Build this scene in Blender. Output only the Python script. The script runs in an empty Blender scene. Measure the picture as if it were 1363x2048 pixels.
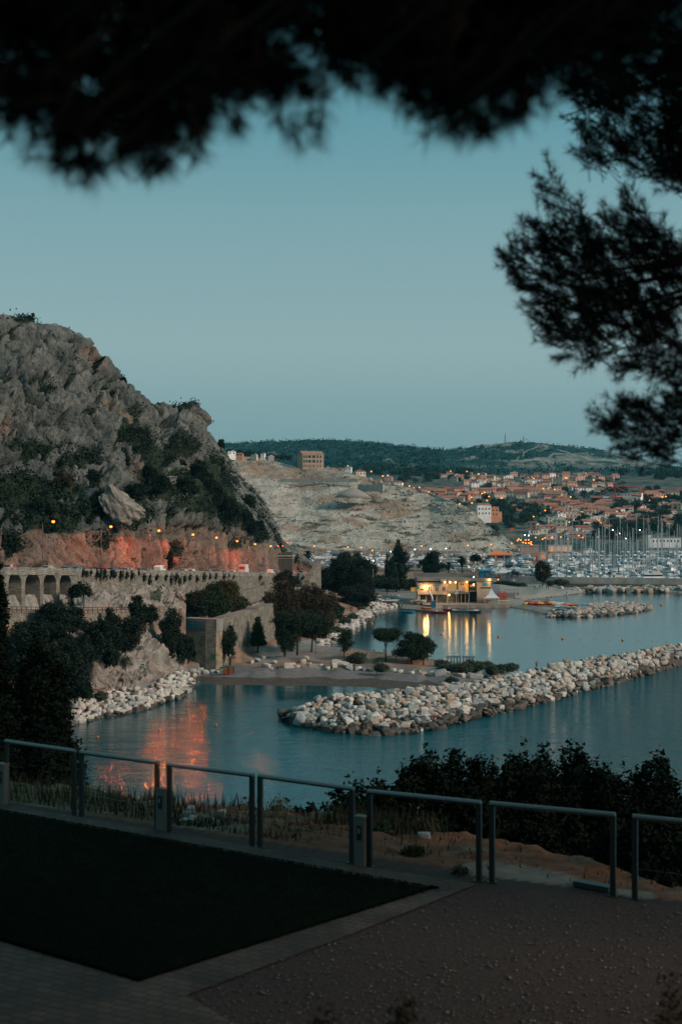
import bpy, bmesh, math, random
import numpy as np
from mathutils import Vector, Matrix
R = math.radians
sc = bpy.context.scene
# ---------------------------------------------------------------- camera, sky, glow, exposure
F = 2844.0; HC = 40.0; CX = 681.5; HY = 1000.0       # focal length and horizon measured on the photograph, eye 40 m above the sea
cd = bpy.data.cameras.new('camera'); cam = bpy.data.objects.new('camera', cd); sc.collection.objects.link(cam)
cam.location = (0, 0, HC); cam.rotation_euler = (R(90), 0, 0)
cd.sensor_fit = 'VERTICAL'; cd.sensor_height = 36; cd.sensor_width = 24; cd.lens = 50
cd.shift_y = -24.0/2048; cd.clip_start = 0.05; cd.clip_end = 20000
cd.dof.use_dof = True; cd.dof.focus_distance = 420; cd.dof.aperture_fstop = 2.2
sc.camera = cam
wd = bpy.data.worlds.new('World'); sc.world = wd; wd.use_nodes = True
wn = wd.node_tree; wn.nodes.clear()
def wnode(t, **k):
    n = wn.nodes.new(t)
    for a, b in k.items(): setattr(n, a, b)
    return n
sky = wnode('ShaderNodeTexSky', sky_type='NISHITA', sun_disc=False, sun_elevation=R(3.0), sun_rotation=R(140), altitude=40, air_density=1.0, dust_density=1.2, ozone_density=4.0)
tc = wnode('ShaderNodeTexCoord'); sp = wnode('ShaderNodeSeparateXYZ'); rp = wnode('ShaderNodeValToRGB')
wn.links.new(tc.outputs['Generated'], sp.inputs[0]); wn.links.new(sp.outputs['Z'], rp.inputs[0])
cr = rp.color_ramp
st = [(0.0,(.175,.305,.335)),(.056,(.235,.380,.400)),(.105,(.300,.440,.455)),(.19,(.225,.395,.430)),(.25,(.145,.340,.395)),(.36,(.060,.235,.290)),(.62,(.08,.30,.36)),(1,(.36,.58,.63))]
cr.elements[0].position = st[0][0]; cr.elements[0].color = st[0][1]+(1,)
cr.elements[1].position = st[-1][0]; cr.elements[1].color = st[-1][1]+(1,)
for p_, c_ in st[1:-1]:
    e = cr.elements.new(p_); e.color = c_+(1,)
skm = wnode('ShaderNodeVectorMath', operation='SCALE'); skm.inputs['Scale'].default_value = 0.10
wn.links.new(sky.outputs[0], skm.inputs[0])
mxw = wnode('ShaderNodeMix', data_type='RGBA'); mxw.inputs['Factor'].default_value = 0.93
wn.links.new(skm.outputs[0], mxw.inputs[6]); wn.links.new(rp.outputs[0], mxw.inputs[7])
bg = wnode('ShaderNodeBackground'); bg.inputs['Strength'].default_value = 1.0
wo = wnode('ShaderNodeOutputWorld')
wn.links.new(mxw.outputs[2], bg.inputs[0]); wn.links.new(bg.outputs[0], wo.inputs[0])
# the afterglow low on the right behind the camera
sl = bpy.data.lights.new('afterglow', 'SUN'); sun = bpy.data.objects.new('afterglow', sl); sc.collection.objects.link(sun)
sl.energy = 3.1; sl.angle = R(12); sl.color = (1.0, .82, .70)
sun.rotation_euler = Vector((-0.80, 0.38, -0.44)).to_track_quat('-Z', 'Y').to_euler()
sc.view_settings.view_transform = 'Standard'; sc.view_settings.look = 'None'
sc.view_settings.exposure = 0.0; sc.view_settings.gamma = 1.0; sc.view_settings.use_curve_mapping = False
cy = sc.cycles; cy.use_denoising = True; cy.max_bounces = 5; cy.diffuse_bounces = 2; cy.glossy_bounces = 3
cy.transmission_bounces = 3; cy.transparent_max_bounces = 8; cy.volume_bounces = 0; cy.sample_clamp_indirect = 3.0
cy.use_light_tree = True; cy.caustics_reflective = False; cy.caustics_refractive = False

# ---------------------------------------------------------------- helpers
def W(px, py, Y): return Vector(((px-CX)*Y/F, Y, HC+(HY-py)*Y/F))
def G(px, py, z=0.0):
    Y = (HC-z)*F/(py-HY); return W(px, py, Y)
def VY(py, z=0.0): return (HC-z)*F/(py-HY)
rnd = random.Random(7)
def tag(o, label=None, cat=None, group=None, kind=None):
    if label: o['label'] = label
    if cat: o['category'] = cat
    if group: o['group'] = group
    if kind: o['kind'] = kind
    return o
def link(o, parent=None):
    sc.collection.objects.link(o)
    if parent is not None: o.parent = parent
    return o
def empty(name, loc=(0, 0, 0), rz=0.0, label=None, cat=None, group=None, parent=None):
    o = bpy.data.objects.new(name, None); o.empty_display_size = .5; link(o, parent)
    o.location = loc; o.rotation_euler = (0, 0, rz); return tag(o, label, cat, group)
def np_mesh(name, V, Fc, mats, smooth=False, mi=None):
    me = bpy.data.meshes.new(name); V = np.asarray(V, dtype=np.float32); Fc = np.asarray(Fc, dtype=np.int32)
    n, k = Fc.shape
    me.vertices.add(len(V)); me.vertices.foreach_set('co', V.ravel())
    me.loops.add(n*k); me.loops.foreach_set('vertex_index', Fc.ravel())
    me.polygons.add(n); me.polygons.foreach_set('loop_start', np.arange(0, n*k, k, dtype=np.int32))
    try: me.polygons.foreach_set('loop_total', np.full(n, k, dtype=np.int32))
    except Exception: pass
    if mi is not None: me.polygons.foreach_set('material_index', np.asarray(mi, dtype=np.int32))
    if smooth: me.polygons.foreach_set('use_smooth', np.ones(n, dtype=bool))
    for m in (mats if isinstance(mats, (list, tuple)) else [mats]): me.materials.append(m)
    me.update(calc_edges=True); return me
def obj(name, me, parent=None, loc=None, rz=None):
    o = bpy.data.objects.new(name, me); link(o, parent)
    if loc is not None: o.location = loc
    if rz is not None: o.rotation_euler = (0, 0, rz)
    return o
def vattr(me, name, vals):
    a = me.attributes.new(name, 'FLOAT', 'POINT'); a.data.foreach_set('value', np.asarray(vals, dtype=np.float32).ravel())
def copy_tree(o, parent=None):
    c = o.copy(); sc.collection.objects.link(c); c.parent = parent
    for ch in o.children: copy_tree(ch, c)
    return c
class MB:
    """collects boxes, tubes, lathes, prisms as one mesh"""
    def __init__(s): s.v = []; s.f = []; s.m = []; s.cur = 0
    def add(s, vs, fs):
        b = len(s.v); s.v += [tuple(v) for v in vs]; s.f += [tuple(i+b for i in f) for f in fs]; s.m += [s.cur]*len(fs); return s
    def box(s, c, d, rz=0.0, taper=1.0):
        cx, cy_, cz = c; a, b, h = d[0]/2, d[1]/2, d[2]/2; co, si = math.cos(rz), math.sin(rz); vs = []
        for z, t in ((-h, 1), (h, taper)):
            for x, y in ((-a, -b), (a, -b), (a, b), (-a, b)):
                x *= t; y *= t; vs.append((cx+x*co-y*si, cy_+x*si+y*co, cz+z))
        return s.add(vs, [(0,3,2,1),(4,5,6,7),(0,1,5,4),(1,2,6,5),(2,3,7,6),(3,0,4,7)])
    def tube(s, pts, rad, n=6, cap=True):
        pts = [Vector(p) for p in pts]; rad = rad if isinstance(rad, (list, tuple)) else [rad]*len(pts)
        vs = []; up = Vector((0, 0, 1))
        for i, p in enumerate(pts):
            t = (pts[min(i+1, len(pts)-1)]-pts[max(i-1, 0)]).normalized()
            a = t.cross(up)
            if a.length < .15: a = t.cross(Vector((1, 0, 0)))
            a.normalize(); b = a.cross(t)
            for k in range(n):
                w = 2*math.pi*k/n; vs.append(p+(a*math.cos(w)+b*math.sin(w))*rad[i])
        fs = [(i*n+k, i*n+(k+1) % n, (i+1)*n+(k+1) % n, (i+1)*n+k) for i in range(len(pts)-1) for k in range(n)]
        if cap: fs += [tuple(range(n-1, -1, -1)), tuple((len(pts)-1)*n+k for k in range(n))]
        return s.add(vs, fs)
    def lathe(s, prof, c=(0, 0, 0), n=12, sx=1, sy=1):
        vs = [(c[0]+r*math.cos(2*math.pi*k/n)*sx, c[1]+r*math.sin(2*math.pi*k/n)*sy, c[2]+z) for r, z in prof for k in range(n)]
        return s.add(vs, [(i*n+k, i*n+(k+1) % n, (i+1)*n+(k+1) % n, (i+1)*n+k) for i in range(len(prof)-1) for k in range(n)]
                     + [tuple(range(n-1, -1, -1)), tuple((len(prof)-1)*n+k for k in range(n))])
    def prism(s, poly, z0, z1):
        n = len(poly); return s.add([(x, y, z0) for x, y in poly]+[(x, y, z1) for x, y in poly],
            [tuple(range(n-1, -1, -1)), tuple(range(n, 2*n))]+[(i, (i+1) % n, n+(i+1) % n, n+i) for i in range(n)])
    def mesh(s, name, mats, smooth=False):
        me = bpy.data.meshes.new(name); me.from_pydata(s.v, [], s.f)
        for m in (mats if isinstance(mats, (list, tuple)) else [mats]): me.materials.append(m)
        me.polygons.foreach_set('material_index', s.m)
        if smooth: me.polygons.foreach_set('use_smooth', [True]*len(s.f))
        me.update(); return me
    def build(s, name, mats, parent=None, loc=None, rz=None, smooth=False):
        return obj(name, s.mesh(name, mats, smooth), parent, loc, rz)

# numpy noise
def _h(i, j, k, s=0):
    i = i.astype(np.int64); j = j.astype(np.int64); k = k.astype(np.int64)
    n = (i*374761393+j*668265263+k*2147483647+s*1274126177) & 0xffffffff
    n = ((n ^ (n >> 13))*1103515245+12345) & 0xffffffff
    n = ((n ^ (n >> 15))*2246822519) & 0xffffffff
    return ((n ^ (n >> 16)) & 0xffffff)/float(0xffffff)
def vn(P, s=0):
    f = np.floor(P); t = P-f; t = t*t*t*(t*(t*6-15)+10); o = 0
    for dx in (0, 1):
        for dy in (0, 1):
            for dz in (0, 1):
                w = (t[..., 0] if dx else 1-t[..., 0])*(t[..., 1] if dy else 1-t[..., 1])*(t[..., 2] if dz else 1-t[..., 2])
                o = o+w*_h(f[..., 0]+dx, f[..., 1]+dy, f[..., 2]+dz, s)
    return o*2-1
def fbm(P, o=4, s=0, g=.5, ridged=False):
    a = 1; r = 0; n = 0
    for i in range(o):
        v = vn(P*2**i+17.3*i, s+i)
        if ridged: v = 1-2*np.abs(v)
        r = r+a*v; n += a; a *= g
    return r/n
def worley(P, s=0):
    f = np.floor(P); d1 = np.full(P.shape[:-1], 9.); d2 = d1.copy(); cid = d1*0
    for dx in (-1, 0, 1):
        for dy in (-1, 0, 1):
            for dz in (-1, 0, 1):
                c = f+np.array((dx, dy, dz)); h = [_h(c[..., 0], c[..., 1], c[..., 2], s+q) for q in range(3)]
                d = np.sqrt(sum((c[..., q]+h[q]-P[..., q])**2 for q in range(3)))
                nn = d < d1; d2 = np.where(nn, d1, np.minimum(d2, d)); cid = np.where(nn, h[0], cid); d1 = np.where(nn, d, d1)
    return d1, d2, cid
def grid_faces(nv, nu):
    i = np.arange(nv-1)[:, None]*nu+np.arange(nu-1)[None, :]
    return np.stack([i, i+1, i+nu+1, i+nu], -1).reshape(-1, 4)
def gnorm(P):
    du = np.gradient(P, axis=1); dv = np.gradient(P, axis=0); n = np.cross(du, dv)
    return n/(np.linalg.norm(n, axis=-1, keepdims=True)+1e-9)
def inpoly(X, Y, poly):
    r = np.zeros(np.shape(X), bool); n = len(poly)
    for i in range(n):
        x1, y1 = poly[i]; x2, y2 = poly[(i+1) % n]
        if y1 == y2: continue
        c = ((y1 > Y) != (y2 > Y)) & (X < (x2-x1)*(Y-y1)/(y2-y1)+x1); r ^= c
    return r
def pxy(P):   # world -> photo pixels (used only to place things where they stand)
    return CX+P[..., 0]*F/P[..., 1], HY-(P[..., 2]-HC)*F/P[..., 1]

# materials
def mat(name, col, rough=.8, metal=0.0, var=0.0, scale=1.0, bump=0.0, col2=None, emit=None, estr=0.0, bscale=None, spec=.3, detail=5):
    m = bpy.data.materials.new(name); m.use_nodes = True; t = m.node_tree; b = t.nodes['Principled BSDF']
    b.inputs['Base Color'].default_value = tuple(col)+(1,); b.inputs['Roughness'].default_value = rough
    b.inputs['Metallic'].default_value = metal; b.inputs['Specular IOR Level'].default_value = spec
    if emit: b.inputs['Emission Color'].default_value = tuple(emit)+(1,); b.inputs['Emission Strength'].default_value = estr
    if col2 or var or bump:
        co = t.nodes.new('ShaderNodeTexCoord'); nz = t.nodes.new('ShaderNodeTexNoise')
        nz.inputs['Scale'].default_value = scale; nz.inputs['Detail'].default_value = detail; nz.inputs['Roughness'].default_value = .65
        t.links.new(co.outputs['Object'], nz.inputs['Vector'])
        if col2 or var:
            c2 = col2 or tuple(min(1, c*(1+var)) for c in col); c1 = col if col2 else tuple(c*(1-var) for c in col)
            r = t.nodes.new('ShaderNodeValToRGB'); r.color_ramp.elements[0].position = .36; r.color_ramp.elements[1].position = .64
            r.color_ramp.elements[0].color = tuple(c1)+(1,); r.color_ramp.elements[1].color = tuple(c2)+(1,)
            t.links.new(nz.outputs['Fac'], r.inputs[0]); t.links.new(r.outputs[0], b.inputs['Base Color'])
        if bump:
            bp = t.nodes.new('ShaderNodeBump'); bp.inputs['Strength'].default_value = bump; bp.inputs['Distance'].default_value = .1
            n2 = t.nodes.new('ShaderNodeTexNoise'); n2.inputs['Scale'].default_value = bscale or scale*3; n2.inputs['Detail'].default_value = 4
            t.links.new(co.outputs['Object'], n2.inputs['Vector']); t.links.new(n2.outputs['Fac'], bp.inputs['Height']); t.links.new(bp.outputs[0], b.inputs['Normal'])
    return m
def layered(name, layers, base, base2, scale=.2, rough=.9, bump=.4, bscale=2.0, bdist=.3, stretch=(1, 1, 1)):
    """ground or rock: noisy base of two colours, then one noisy two-colour layer per vertex attribute"""
    m = bpy.data.materials.new(name); m.use_nodes = True; t = m.node_tree; b = t.nodes['Principled BSDF']
    b.inputs['Roughness'].default_value = rough; b.inputs['Specular IOR Level'].default_value = .2
    co = t.nodes.new('ShaderNodeTexCoord'); mp = t.nodes.new('ShaderNodeMapping'); mp.inputs['Scale'].default_value = stretch
    t.links.new(co.outputs['Object'], mp.inputs[0])
    def two(c1, c2, sc_, p=(.35, .65)):
        nz = t.nodes.new('ShaderNodeTexNoise'); nz.inputs['Scale'].default_value = sc_; nz.inputs['Detail'].default_value = 8; nz.inputs['Roughness'].default_value = .68
        t.links.new(mp.outputs[0], nz.inputs['Vector']); r = t.nodes.new('ShaderNodeValToRGB')
        r.color_ramp.elements[0].position = p[0]; r.color_ramp.elements[1].position = p[1]
        r.color_ramp.elements[0].color = tuple(c1)+(1,); r.color_ramp.elements[1].color = tuple(c2)+(1,)
        t.links.new(nz.outputs['Fac'], r.inputs[0]); return r.outputs[0]
    cur = two(base, base2, scale)
    for an, c1, c2, s2 in layers:
        at = t.nodes.new('ShaderNodeAttribute'); at.attribute_name = an
        mx = t.nodes.new('ShaderNodeMix'); mx.data_type = 'RGBA'
        t.links.new(at.outputs['Fac'], mx.inputs[0]); t.links.new(cur, mx.inputs[6]); t.links.new(two(c1, c2, s2), mx.inputs[7]); cur = mx.outputs[2]
    t.links.new(cur, b.inputs['Base Color'])
    bp = t.nodes.new('ShaderNodeBump'); bp.inputs['Strength'].default_value = bump; bp.inputs['Distance'].default_value = bdist
    n2 = t.nodes.new('ShaderNodeTexNoise'); n2.inputs['Scale'].default_value = bscale; n2.inputs['Detail'].default_value = 6; n2.inputs['Roughness'].default_value = .6
    t.links.new(mp.outputs[0], n2.inputs['Vector']); t.links.new(n2.outputs['Fac'], bp.inputs['Height']); t.links.new(bp.outputs[0], b.inputs['Normal'])
    return m
def sstep(a, b, x): t = np.clip((x-a)/(b-a), 0, 1); return t*t*(3-2*t)
# ================================================================ THE SETTING: sea, hills, cliffs, shore
def tw(xs, ys): return lambda x: np.interp(x, xs, ys)
veg1, veg2 = (.018, .030, .018), (.045, .062, .032)
# ---- sea
def water_mat():
    m = bpy.data.materials.new('sea water'); m.use_nodes = True; t = m.node_tree; b = t.nodes['Principled BSDF']
    b.inputs['Base Color'].default_value = (.0, .056, .068, 1); b.inputs['Roughness'].default_value = .03; b.inputs['IOR'].default_value = 1.33
    b.inputs['Specular IOR Level'].default_value = .5
    co = t.nodes.new('ShaderNodeTexCoord'); at = t.nodes.new('ShaderNodeAttribute'); at.attribute_name = 'chop'
    def noise(sc_, st_, det=3, rough=.6, rot=0):
        mp = t.nodes.new('ShaderNodeMapping'); mp.inputs['Scale'].default_value = st_; mp.inputs['Rotation'].default_value = (0, 0, rot)
        nz = t.nodes.new('ShaderNodeTexNoise'); nz.inputs['Scale'].default_value = sc_; nz.inputs['Detail'].default_value = det; nz.inputs['Roughness'].default_value = rough
        t.links.new(co.outputs['Object'], mp.inputs[0]); t.links.new(mp.outputs[0], nz.inputs['Vector']); return nz.outputs['Fac']
    a = noise(1.25, (.7, 1, 1), 4, .6, .35); c = noise(.16, (.6, 1, 1), 2, .5, -.2)
    ml = t.nodes.new('ShaderNodeMath'); ml.operation = 'MULTIPLY_ADD'; ml.inputs[1].default_value = 2.2
    t.links.new(c, ml.inputs[0]); t.links.new(a, ml.inputs[2])
    bp = t.nodes.new('ShaderNodeBump'); bp.inputs['Distance'].default_value = .16
    t.links.new(at.outputs['Fac'], bp.inputs['Strength']); t.links.new(ml.outputs[0], bp.inputs['Height']); t.links.new(bp.outputs[0], b.inputs['Normal'])
    return m
M_water = water_mat()
us = np.linspace(-900, 2300, 161); vs_ = np.concatenate([np.linspace(1070, 1300, 80), np.linspace(1305, 1700, 60), np.linspace(1720, 3200, 20)])
U, V = np.meshgrid(us, vs_[::-1]); Yw = HC*F/(V-HY); Pw = np.stack([(U-CX)*Yw/F, Yw, Yw*0], -1)
chop = .20+.80*sstep(1318, 1375, V+.0*U)
chop = np.where((U > 880), .20+.80*sstep(0, 60, V-np.interp(U, [880, 1000, 1100, 1363, 2300], [1400, 1350, 1330, 1292, 1200])), chop)
chop = chop*np.interp(U, [0, 480, 640, 900, 1200], [.50, .52, .9, 1.8, 3.2])*sstep(.2, .9, chop)+chop*(1-sstep(.2, .9, chop))
chop = np.where((V > 1345) & (U < 560), chop*np.clip(.3+.7*sstep(1375, 1415, V), 0, 1), chop); chop = np.where((V > 1345) & (V < 1400) & (U >= 560) & (U < 900), .25, chop)
me = np_mesh('sea', Pw.reshape(-1, 3), grid_faces(*U.shape), M_water, True); vattr(me, 'chop', chop.ravel())
tag(obj('sea', me), kind='structure')

# ---- far hills and the town slope in one sheet
ridge = tw([200, 430, 480, 560, 640, 720, 780, 830, 870, 900, 960, 1000, 1040, 1060, 1100, 1160, 1200, 1260, 1363, 1500, 1800],
           [905, 893, 888, 884, 882, 884, 890, 896, 902, 900, 894, 890, 887, 884, 889, 894, 900, 912, 936, 960, 990])
u = np.linspace(300, 1800, 700); rows = []
def rowY(py, Y): rows.append((np.full_like(u, py) if np.isscalar(py) else py, np.full_like(u, Y) if np.isscalar(Y) else Y))
TY = tw([935, 945, 965, 1000, 1040, 1075, 1105], [2500, 2300, 1950, 1600, 1380, 1250, 1150])   # depth of the town slope by picture height
rowY(1112, 1120); rowY(1105, 1150); rowY(1075, 1250); rowY(1040, 1380); rowY(1000, 1600); rowY(965, 1950); rowY(945, 2300)
rg = ridge(u); rowY(945+(rg-945)*.45, 2800); rowY(rg, 3500+300*np.sin(u/210)); rowY(rg+14, 4300)
def refine(rows, seg):
    out = []
    for (p0, y0), (p1, y1), n in zip(rows[:-1], rows[1:], seg):
        for k in range(n): f = k/n; out.append((p0+(p1-p0)*f, y0+(y1-y0)*f))
    out.append(rows[-1]); return out
rr = refine(rows, [4, 16, 20, 26, 26, 24, 50, 60, 8])
PY = np.array([a for a, b in rr]); YY = np.array([b for a, b in rr]); UU = np.broadcast_to(u, PY.shape)
P = np.stack([(UU-CX)*YY/F, YY, HC+(HY-PY)*YY/F], -1)
n1 = fbm(P/260, 4, 3); n2 = fbm(P/60, 4, 9)
top = sstep(945, 925, PY)
rel = (1-sstep(rg-2, rg+30, PY))      # keep the skyline where it is
P[..., 2] += top*(1-rel)*(n1*26+n2*8)+top*rel*(n2*2.0)+(1-top)*n2*1.2
tree_line = sstep(.05, .3, fbm(P/18, 3, 21)); P[..., 2] += top*tree_line*4.5*(UU < 1045)
px_, py_ = UU, PY
rocky = sstep(.07, .32, fbm(P*np.array((1/45, 1/80, 1/20)), 5, 31)+.34*np.exp(-((px_-1110)/90)**2-((py_-935)/22)**2)+.25*sstep(1180, 1300, px_)+.0-.2*(px_ < 880))*top
track = np.zeros_like(PY)
def seg_dist(poly):
    d = np.full(PY.shape, 99.)
    for (x1, y1), (x2, y2) in zip(poly[:-1], poly[1:]):
        L = (x2-x1)**2+(y2-y1)**2; t_ = np.clip(((px_-x1)*(x2-x1)+(py_-y1)*(y2-y1))/L, 0, 1)
        d = np.minimum(d, np.hypot(px_-x1-t_*(x2-x1), (py_-y1-t_*(y2-y1))*1.4))
    return d
for pl in ([(1033, 924), (1060, 920), (1080, 918), (1106, 912), (1146, 913), (1154, 909), (1148, 905), (1113, 897)], [(1142, 914), (1180, 921), (1228, 925)], [(1238, 928), (1262, 938), (1290, 952)], [(1030, 925), (1050, 905), (1072, 893)]):
    track = np.maximum(track, 1-sstep(.9, 2.0, seg_dist(pl)))
scrub = sstep(935, 960, PY)*.9
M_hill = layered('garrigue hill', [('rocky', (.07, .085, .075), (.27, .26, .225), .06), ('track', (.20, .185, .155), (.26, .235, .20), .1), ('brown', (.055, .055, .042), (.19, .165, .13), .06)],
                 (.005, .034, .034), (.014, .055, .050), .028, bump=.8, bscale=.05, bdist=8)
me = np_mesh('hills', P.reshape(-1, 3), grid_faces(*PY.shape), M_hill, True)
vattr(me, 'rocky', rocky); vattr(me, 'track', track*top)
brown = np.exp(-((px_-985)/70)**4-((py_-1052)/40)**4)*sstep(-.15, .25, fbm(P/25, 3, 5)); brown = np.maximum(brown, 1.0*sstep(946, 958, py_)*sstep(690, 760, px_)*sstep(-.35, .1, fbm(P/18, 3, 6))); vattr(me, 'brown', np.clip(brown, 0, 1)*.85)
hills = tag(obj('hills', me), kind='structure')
HILLP = P.reshape(-1, 3).copy(); HPY = PY.ravel().copy(); HPX = np.array(UU).ravel().copy(); HRK = rocky.ravel().copy(); HTR = (seg_dist([(1033, 924), (1060, 920), (1080, 918), (1106, 912), (1146, 913), (1180, 921), (1228, 925), (1262, 938), (1290, 952)])).ravel().copy()

# ---- pale quarried slope under the old building
qt = tw([380, 440, 480, 520, 560, 600, 650, 700, 740, 800, 860, 905, 940, 980, 1020, 1040], [896, 902, 906, 916, 925, 935, 938, 945, 958, 972, 985, 1003, 1020, 1055, 1083, 1106])
qY = tw([380, 600, 700, 860, 960, 1040], [1380, 1320, 1290, 1240, 1150, 1060])
u = np.linspace(400, 1040, 640); v = np.linspace(0, 1, 300)[:, None]
base = 1115.0; bY = tw([400, 600, 1040], [930, 990, 1035])(u); tp = qt(u); tY = qY(u)
fY = v**.8; PY = base+(tp-base)*v; YY = bY+(tY-bY)*fY
P = np.stack([(np.broadcast_to(u, PY.shape)-CX)*YY/F, YY, HC+(HY-PY)*YY/F], -1)
n = fbm(P/70, 4, 40); n2 = fbm(P*np.array((1/14, 1/14, 1/5)), 4, 44, .55)
zq = P[..., 2]+n*7+P[..., 0]*.02; stp = 6.5
ter = (np.floor(zq/stp)+sstep(.45, .95, zq/stp-np.floor(zq/stp)))*stp-zq
edge = sstep(1, .93, v+0*u)*sstep(0, .03, v+0*u)
n3 = fbm(P*np.array((1/5, 1/5, 1/1.6)), 4, 47, .6); rdg = fbm(P*np.array((1/30, 1/30, 1/12)), 4, 49, .55, True)
P[..., 2] += edge*(ter*(.8+.3*n)+n2*1.3+n3*.35+rdg*2.6+3.0*fbm(np.stack([(P[..., 0]+P[..., 2]*3)/60, P[..., 1]/200, (P[..., 2]*3-P[..., 0]*.35)/16], -1), 3, 48, .5, True)); P[..., 1] += edge*(n*8+n2*3+n3*1.6+rdg*6)
back = P[-1:].copy(); back[..., 1] += 60; back[..., 2] -= 14; P = np.concatenate([P, back], 0)
M_quarry = layered('quarry limestone', [('veg', (.035, .050, .032), (.085, .085, .055), .12), ('earth', (.22, .12, .075), (.34, .24, .17), .1)],
                   (.27, .225, .18), (.55, .48, .40), .045, bump=1.0, bscale=.4, bdist=3.0, stretch=(1, .6, 2.2))
qv = np.clip(sstep(.10, .36, fbm(P*np.array((1/12, 1/12, 1/2.6)), 5, 51, .65)+.15*fbm(P/60, 2, 50)-.02), 0, 1)*.8
qe = sstep(.28, .5, fbm(P/50, 3, 58))*.8
ztop = np.concatenate([v+0*u, np.ones((1, len(u)))], 0); qe = np.maximum(qe, .75*sstep(.70, .82, ztop)*(np.linspace(400, 1040, 640)[None, :] < 760)*sstep(-.4, .2, fbm(P/30, 3, 8)))
me = np_mesh('quarry_slope', P.reshape(-1, 3), grid_faces(*P.shape[:2]), M_quarry, False); vattr(me, 'veg', qv); vattr(me, 'earth', qe)
tag(obj('quarry_slope', me), kind='structure'); QPP = P[:-1].reshape(-1, 3).copy(); QV = qv[:-1].ravel()

# ---- the limestone cliff above the coast road
RY = tw([-300, 0, 107, 222, 318, 386, 433, 474, 510, 541, 575, 640], [210, 262, 288, 316, 337, 366, 394, 434, 465, 483, 510, 560])    # depth of the road
RP = tw([-300, 0, 100, 150, 300, 420, 560, 640], [1136, 1134, 1135, 1137, 1140, 1142, 1146, 1166])                                   # picture height of the parapet top
def edge_pt(p, lat):
    Y0, Y1 = float(RY(p)), float(RY(p+3)); a = np.array(((p-CX)*Y0/F, Y0)); b = np.array(((p+3-CX)*Y1/F, Y1)); t = (b-a)/np.linalg.norm(b-a)
    return a[0]-t[1]*lat, a[1]+t[0]*lat, HC+(HY-float(RP(p)))*Y0/F-1.0
def offset_line(lat):
    q = [edge_pt(p, lat) for p in np.arange(-260, 640, 6)]; xs = [CX+x*F/y for x, y, z in q]; ys = [y for x, y, z in q]; ps = [HY+(HC-z)*F/y for x, y, z in q]
    o = np.argsort(xs); return tw(np.array(xs)[o], np.array(ys)[o]), tw(np.array(xs)[o], np.array(ps)[o])
def road_pt(px, lat):
    lo, hi = -300., 640.
    for _ in range(40):
        m = (lo+hi)/2; x, y, z = edge_pt(m, lat)
        if CX+x*F/y < px: lo = m
        else: hi = m
    Y1 = edge_pt(m+3, lat); return x, y, z, math.atan2(Y1[1]-y, Y1[0]-x)
OY, OP = offset_line(11.0)
sil = tw([-300, -200, 0, 15, 35, 60, 85, 110, 140, 163, 168, 185, 195, 207, 225, 245, 262, 280, 300, 312, 320, 345, 370, 395, 407, 411, 425, 440, 455, 462, 475, 495, 515, 530, 545, 553, 565, 578, 600, 640],
         [590, 600, 627, 630, 636, 641, 648, 648, 658, 672, 690, 708, 722, 738, 748, 757, 775, 793, 806, 812, 809, 815, 809, 812, 826, 862, 872, 890, 908, 925, 945, 968, 985, 1005, 1035, 1060, 1080, 1092, 1112, 1140])
ct = [-300, 0, 100, 200, 300, 350, 400, 450, 500, 545, 575, 600, 640]
r2p = tw(ct, [1045, 1068, 1060, 1060, 1050, 1050, 1052, 1062, 1080, 1090, 1108, 1122, 1146]); r2Y = tw(ct, [214, 272, 293, 318, 340, 358, 382, 415, 462, 492, 514, 530, 562])
r3p = tw(ct, [990, 1000, 1003, 1008, 1003, 1010, 1015, 1030, 1060, 1078, 1102, 1119, 1144]); r3Y = tw(ct, [228, 296, 314, 336, 362, 380, 404, 432, 472, 497, 517, 532, 563])
r4p = tw(ct, [960, 962, 964, 950, 925, 925, 930, 960, 1020, 1062, 1097, 1117, 1143]); r4Y = tw(ct, [245, 322, 340, 362, 395, 415, 440, 470, 495, 508, 521, 534, 564])
sY = tw(ct, [340, 405, 428, 455, 490, 520, 545, 565, 575, 570, 560, 555, 570])
u = np.linspace(-300, 640, 860)
dO = OY(u)-RY(u)
pr = [(OP(u)+50, OY(u)-4), (OP(u)+4, OY(u)-1), (OP(u)-4, OY(u)), (r2p(u), r2Y(u)+dO), (r3p(u), r3Y(u)+dO), (r4p(u), r4Y(u)+dO),
      ((r4p(u)*.5+sil(u)*.5), (r4Y(u)+dO)*.55+(sY(u)+dO*.8)*.45), (sil(u), sY(u)+dO*.8), (sil(u)+25, sY(u)+90)]
rr = refine(pr, [6, 2, 56, 46, 40, 110, 110, 14])
PY = np.array([a for a, b in rr]); YY = np.array([b for a, b in rr]); UU = np.broadcast_to(u, PY.shape)
P = np.stack([(UU-CX)*YY/F, YY, HC+(HY-PY)*YY/F], -1); Nn = gnorm(P); Nn *= np.sign(-Nn[..., 1:2]+1e-6)
big = fbm(P*np.array((1/38, 1/38, 1/50)), 3, 60); rid = fbm(P*np.array((1/17, 1/17, 1/26)), 5, 66, .55, True)
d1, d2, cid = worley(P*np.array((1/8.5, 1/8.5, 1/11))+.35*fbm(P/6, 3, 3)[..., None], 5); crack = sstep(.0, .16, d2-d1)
d1b, d2b, cidb = worley(P*np.array((1/3.0, 1/3.0, 1/4.2))+.3*fbm(P/3, 2, 4)[..., None], 15)
fine = fbm(P/2.2, 4, 70)
idx = np.array([i for i, _ in enumerate(rr)], float)[:, None]
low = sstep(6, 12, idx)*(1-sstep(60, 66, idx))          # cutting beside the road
skyk = 1-.8*np.exp(-((idx-370)/10)**2)
gul = np.exp(-((UU-322-(PY-860)*.12)/16)**2)*sstep(820, 870, PY)*sstep(1010, 950, PY)
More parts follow.
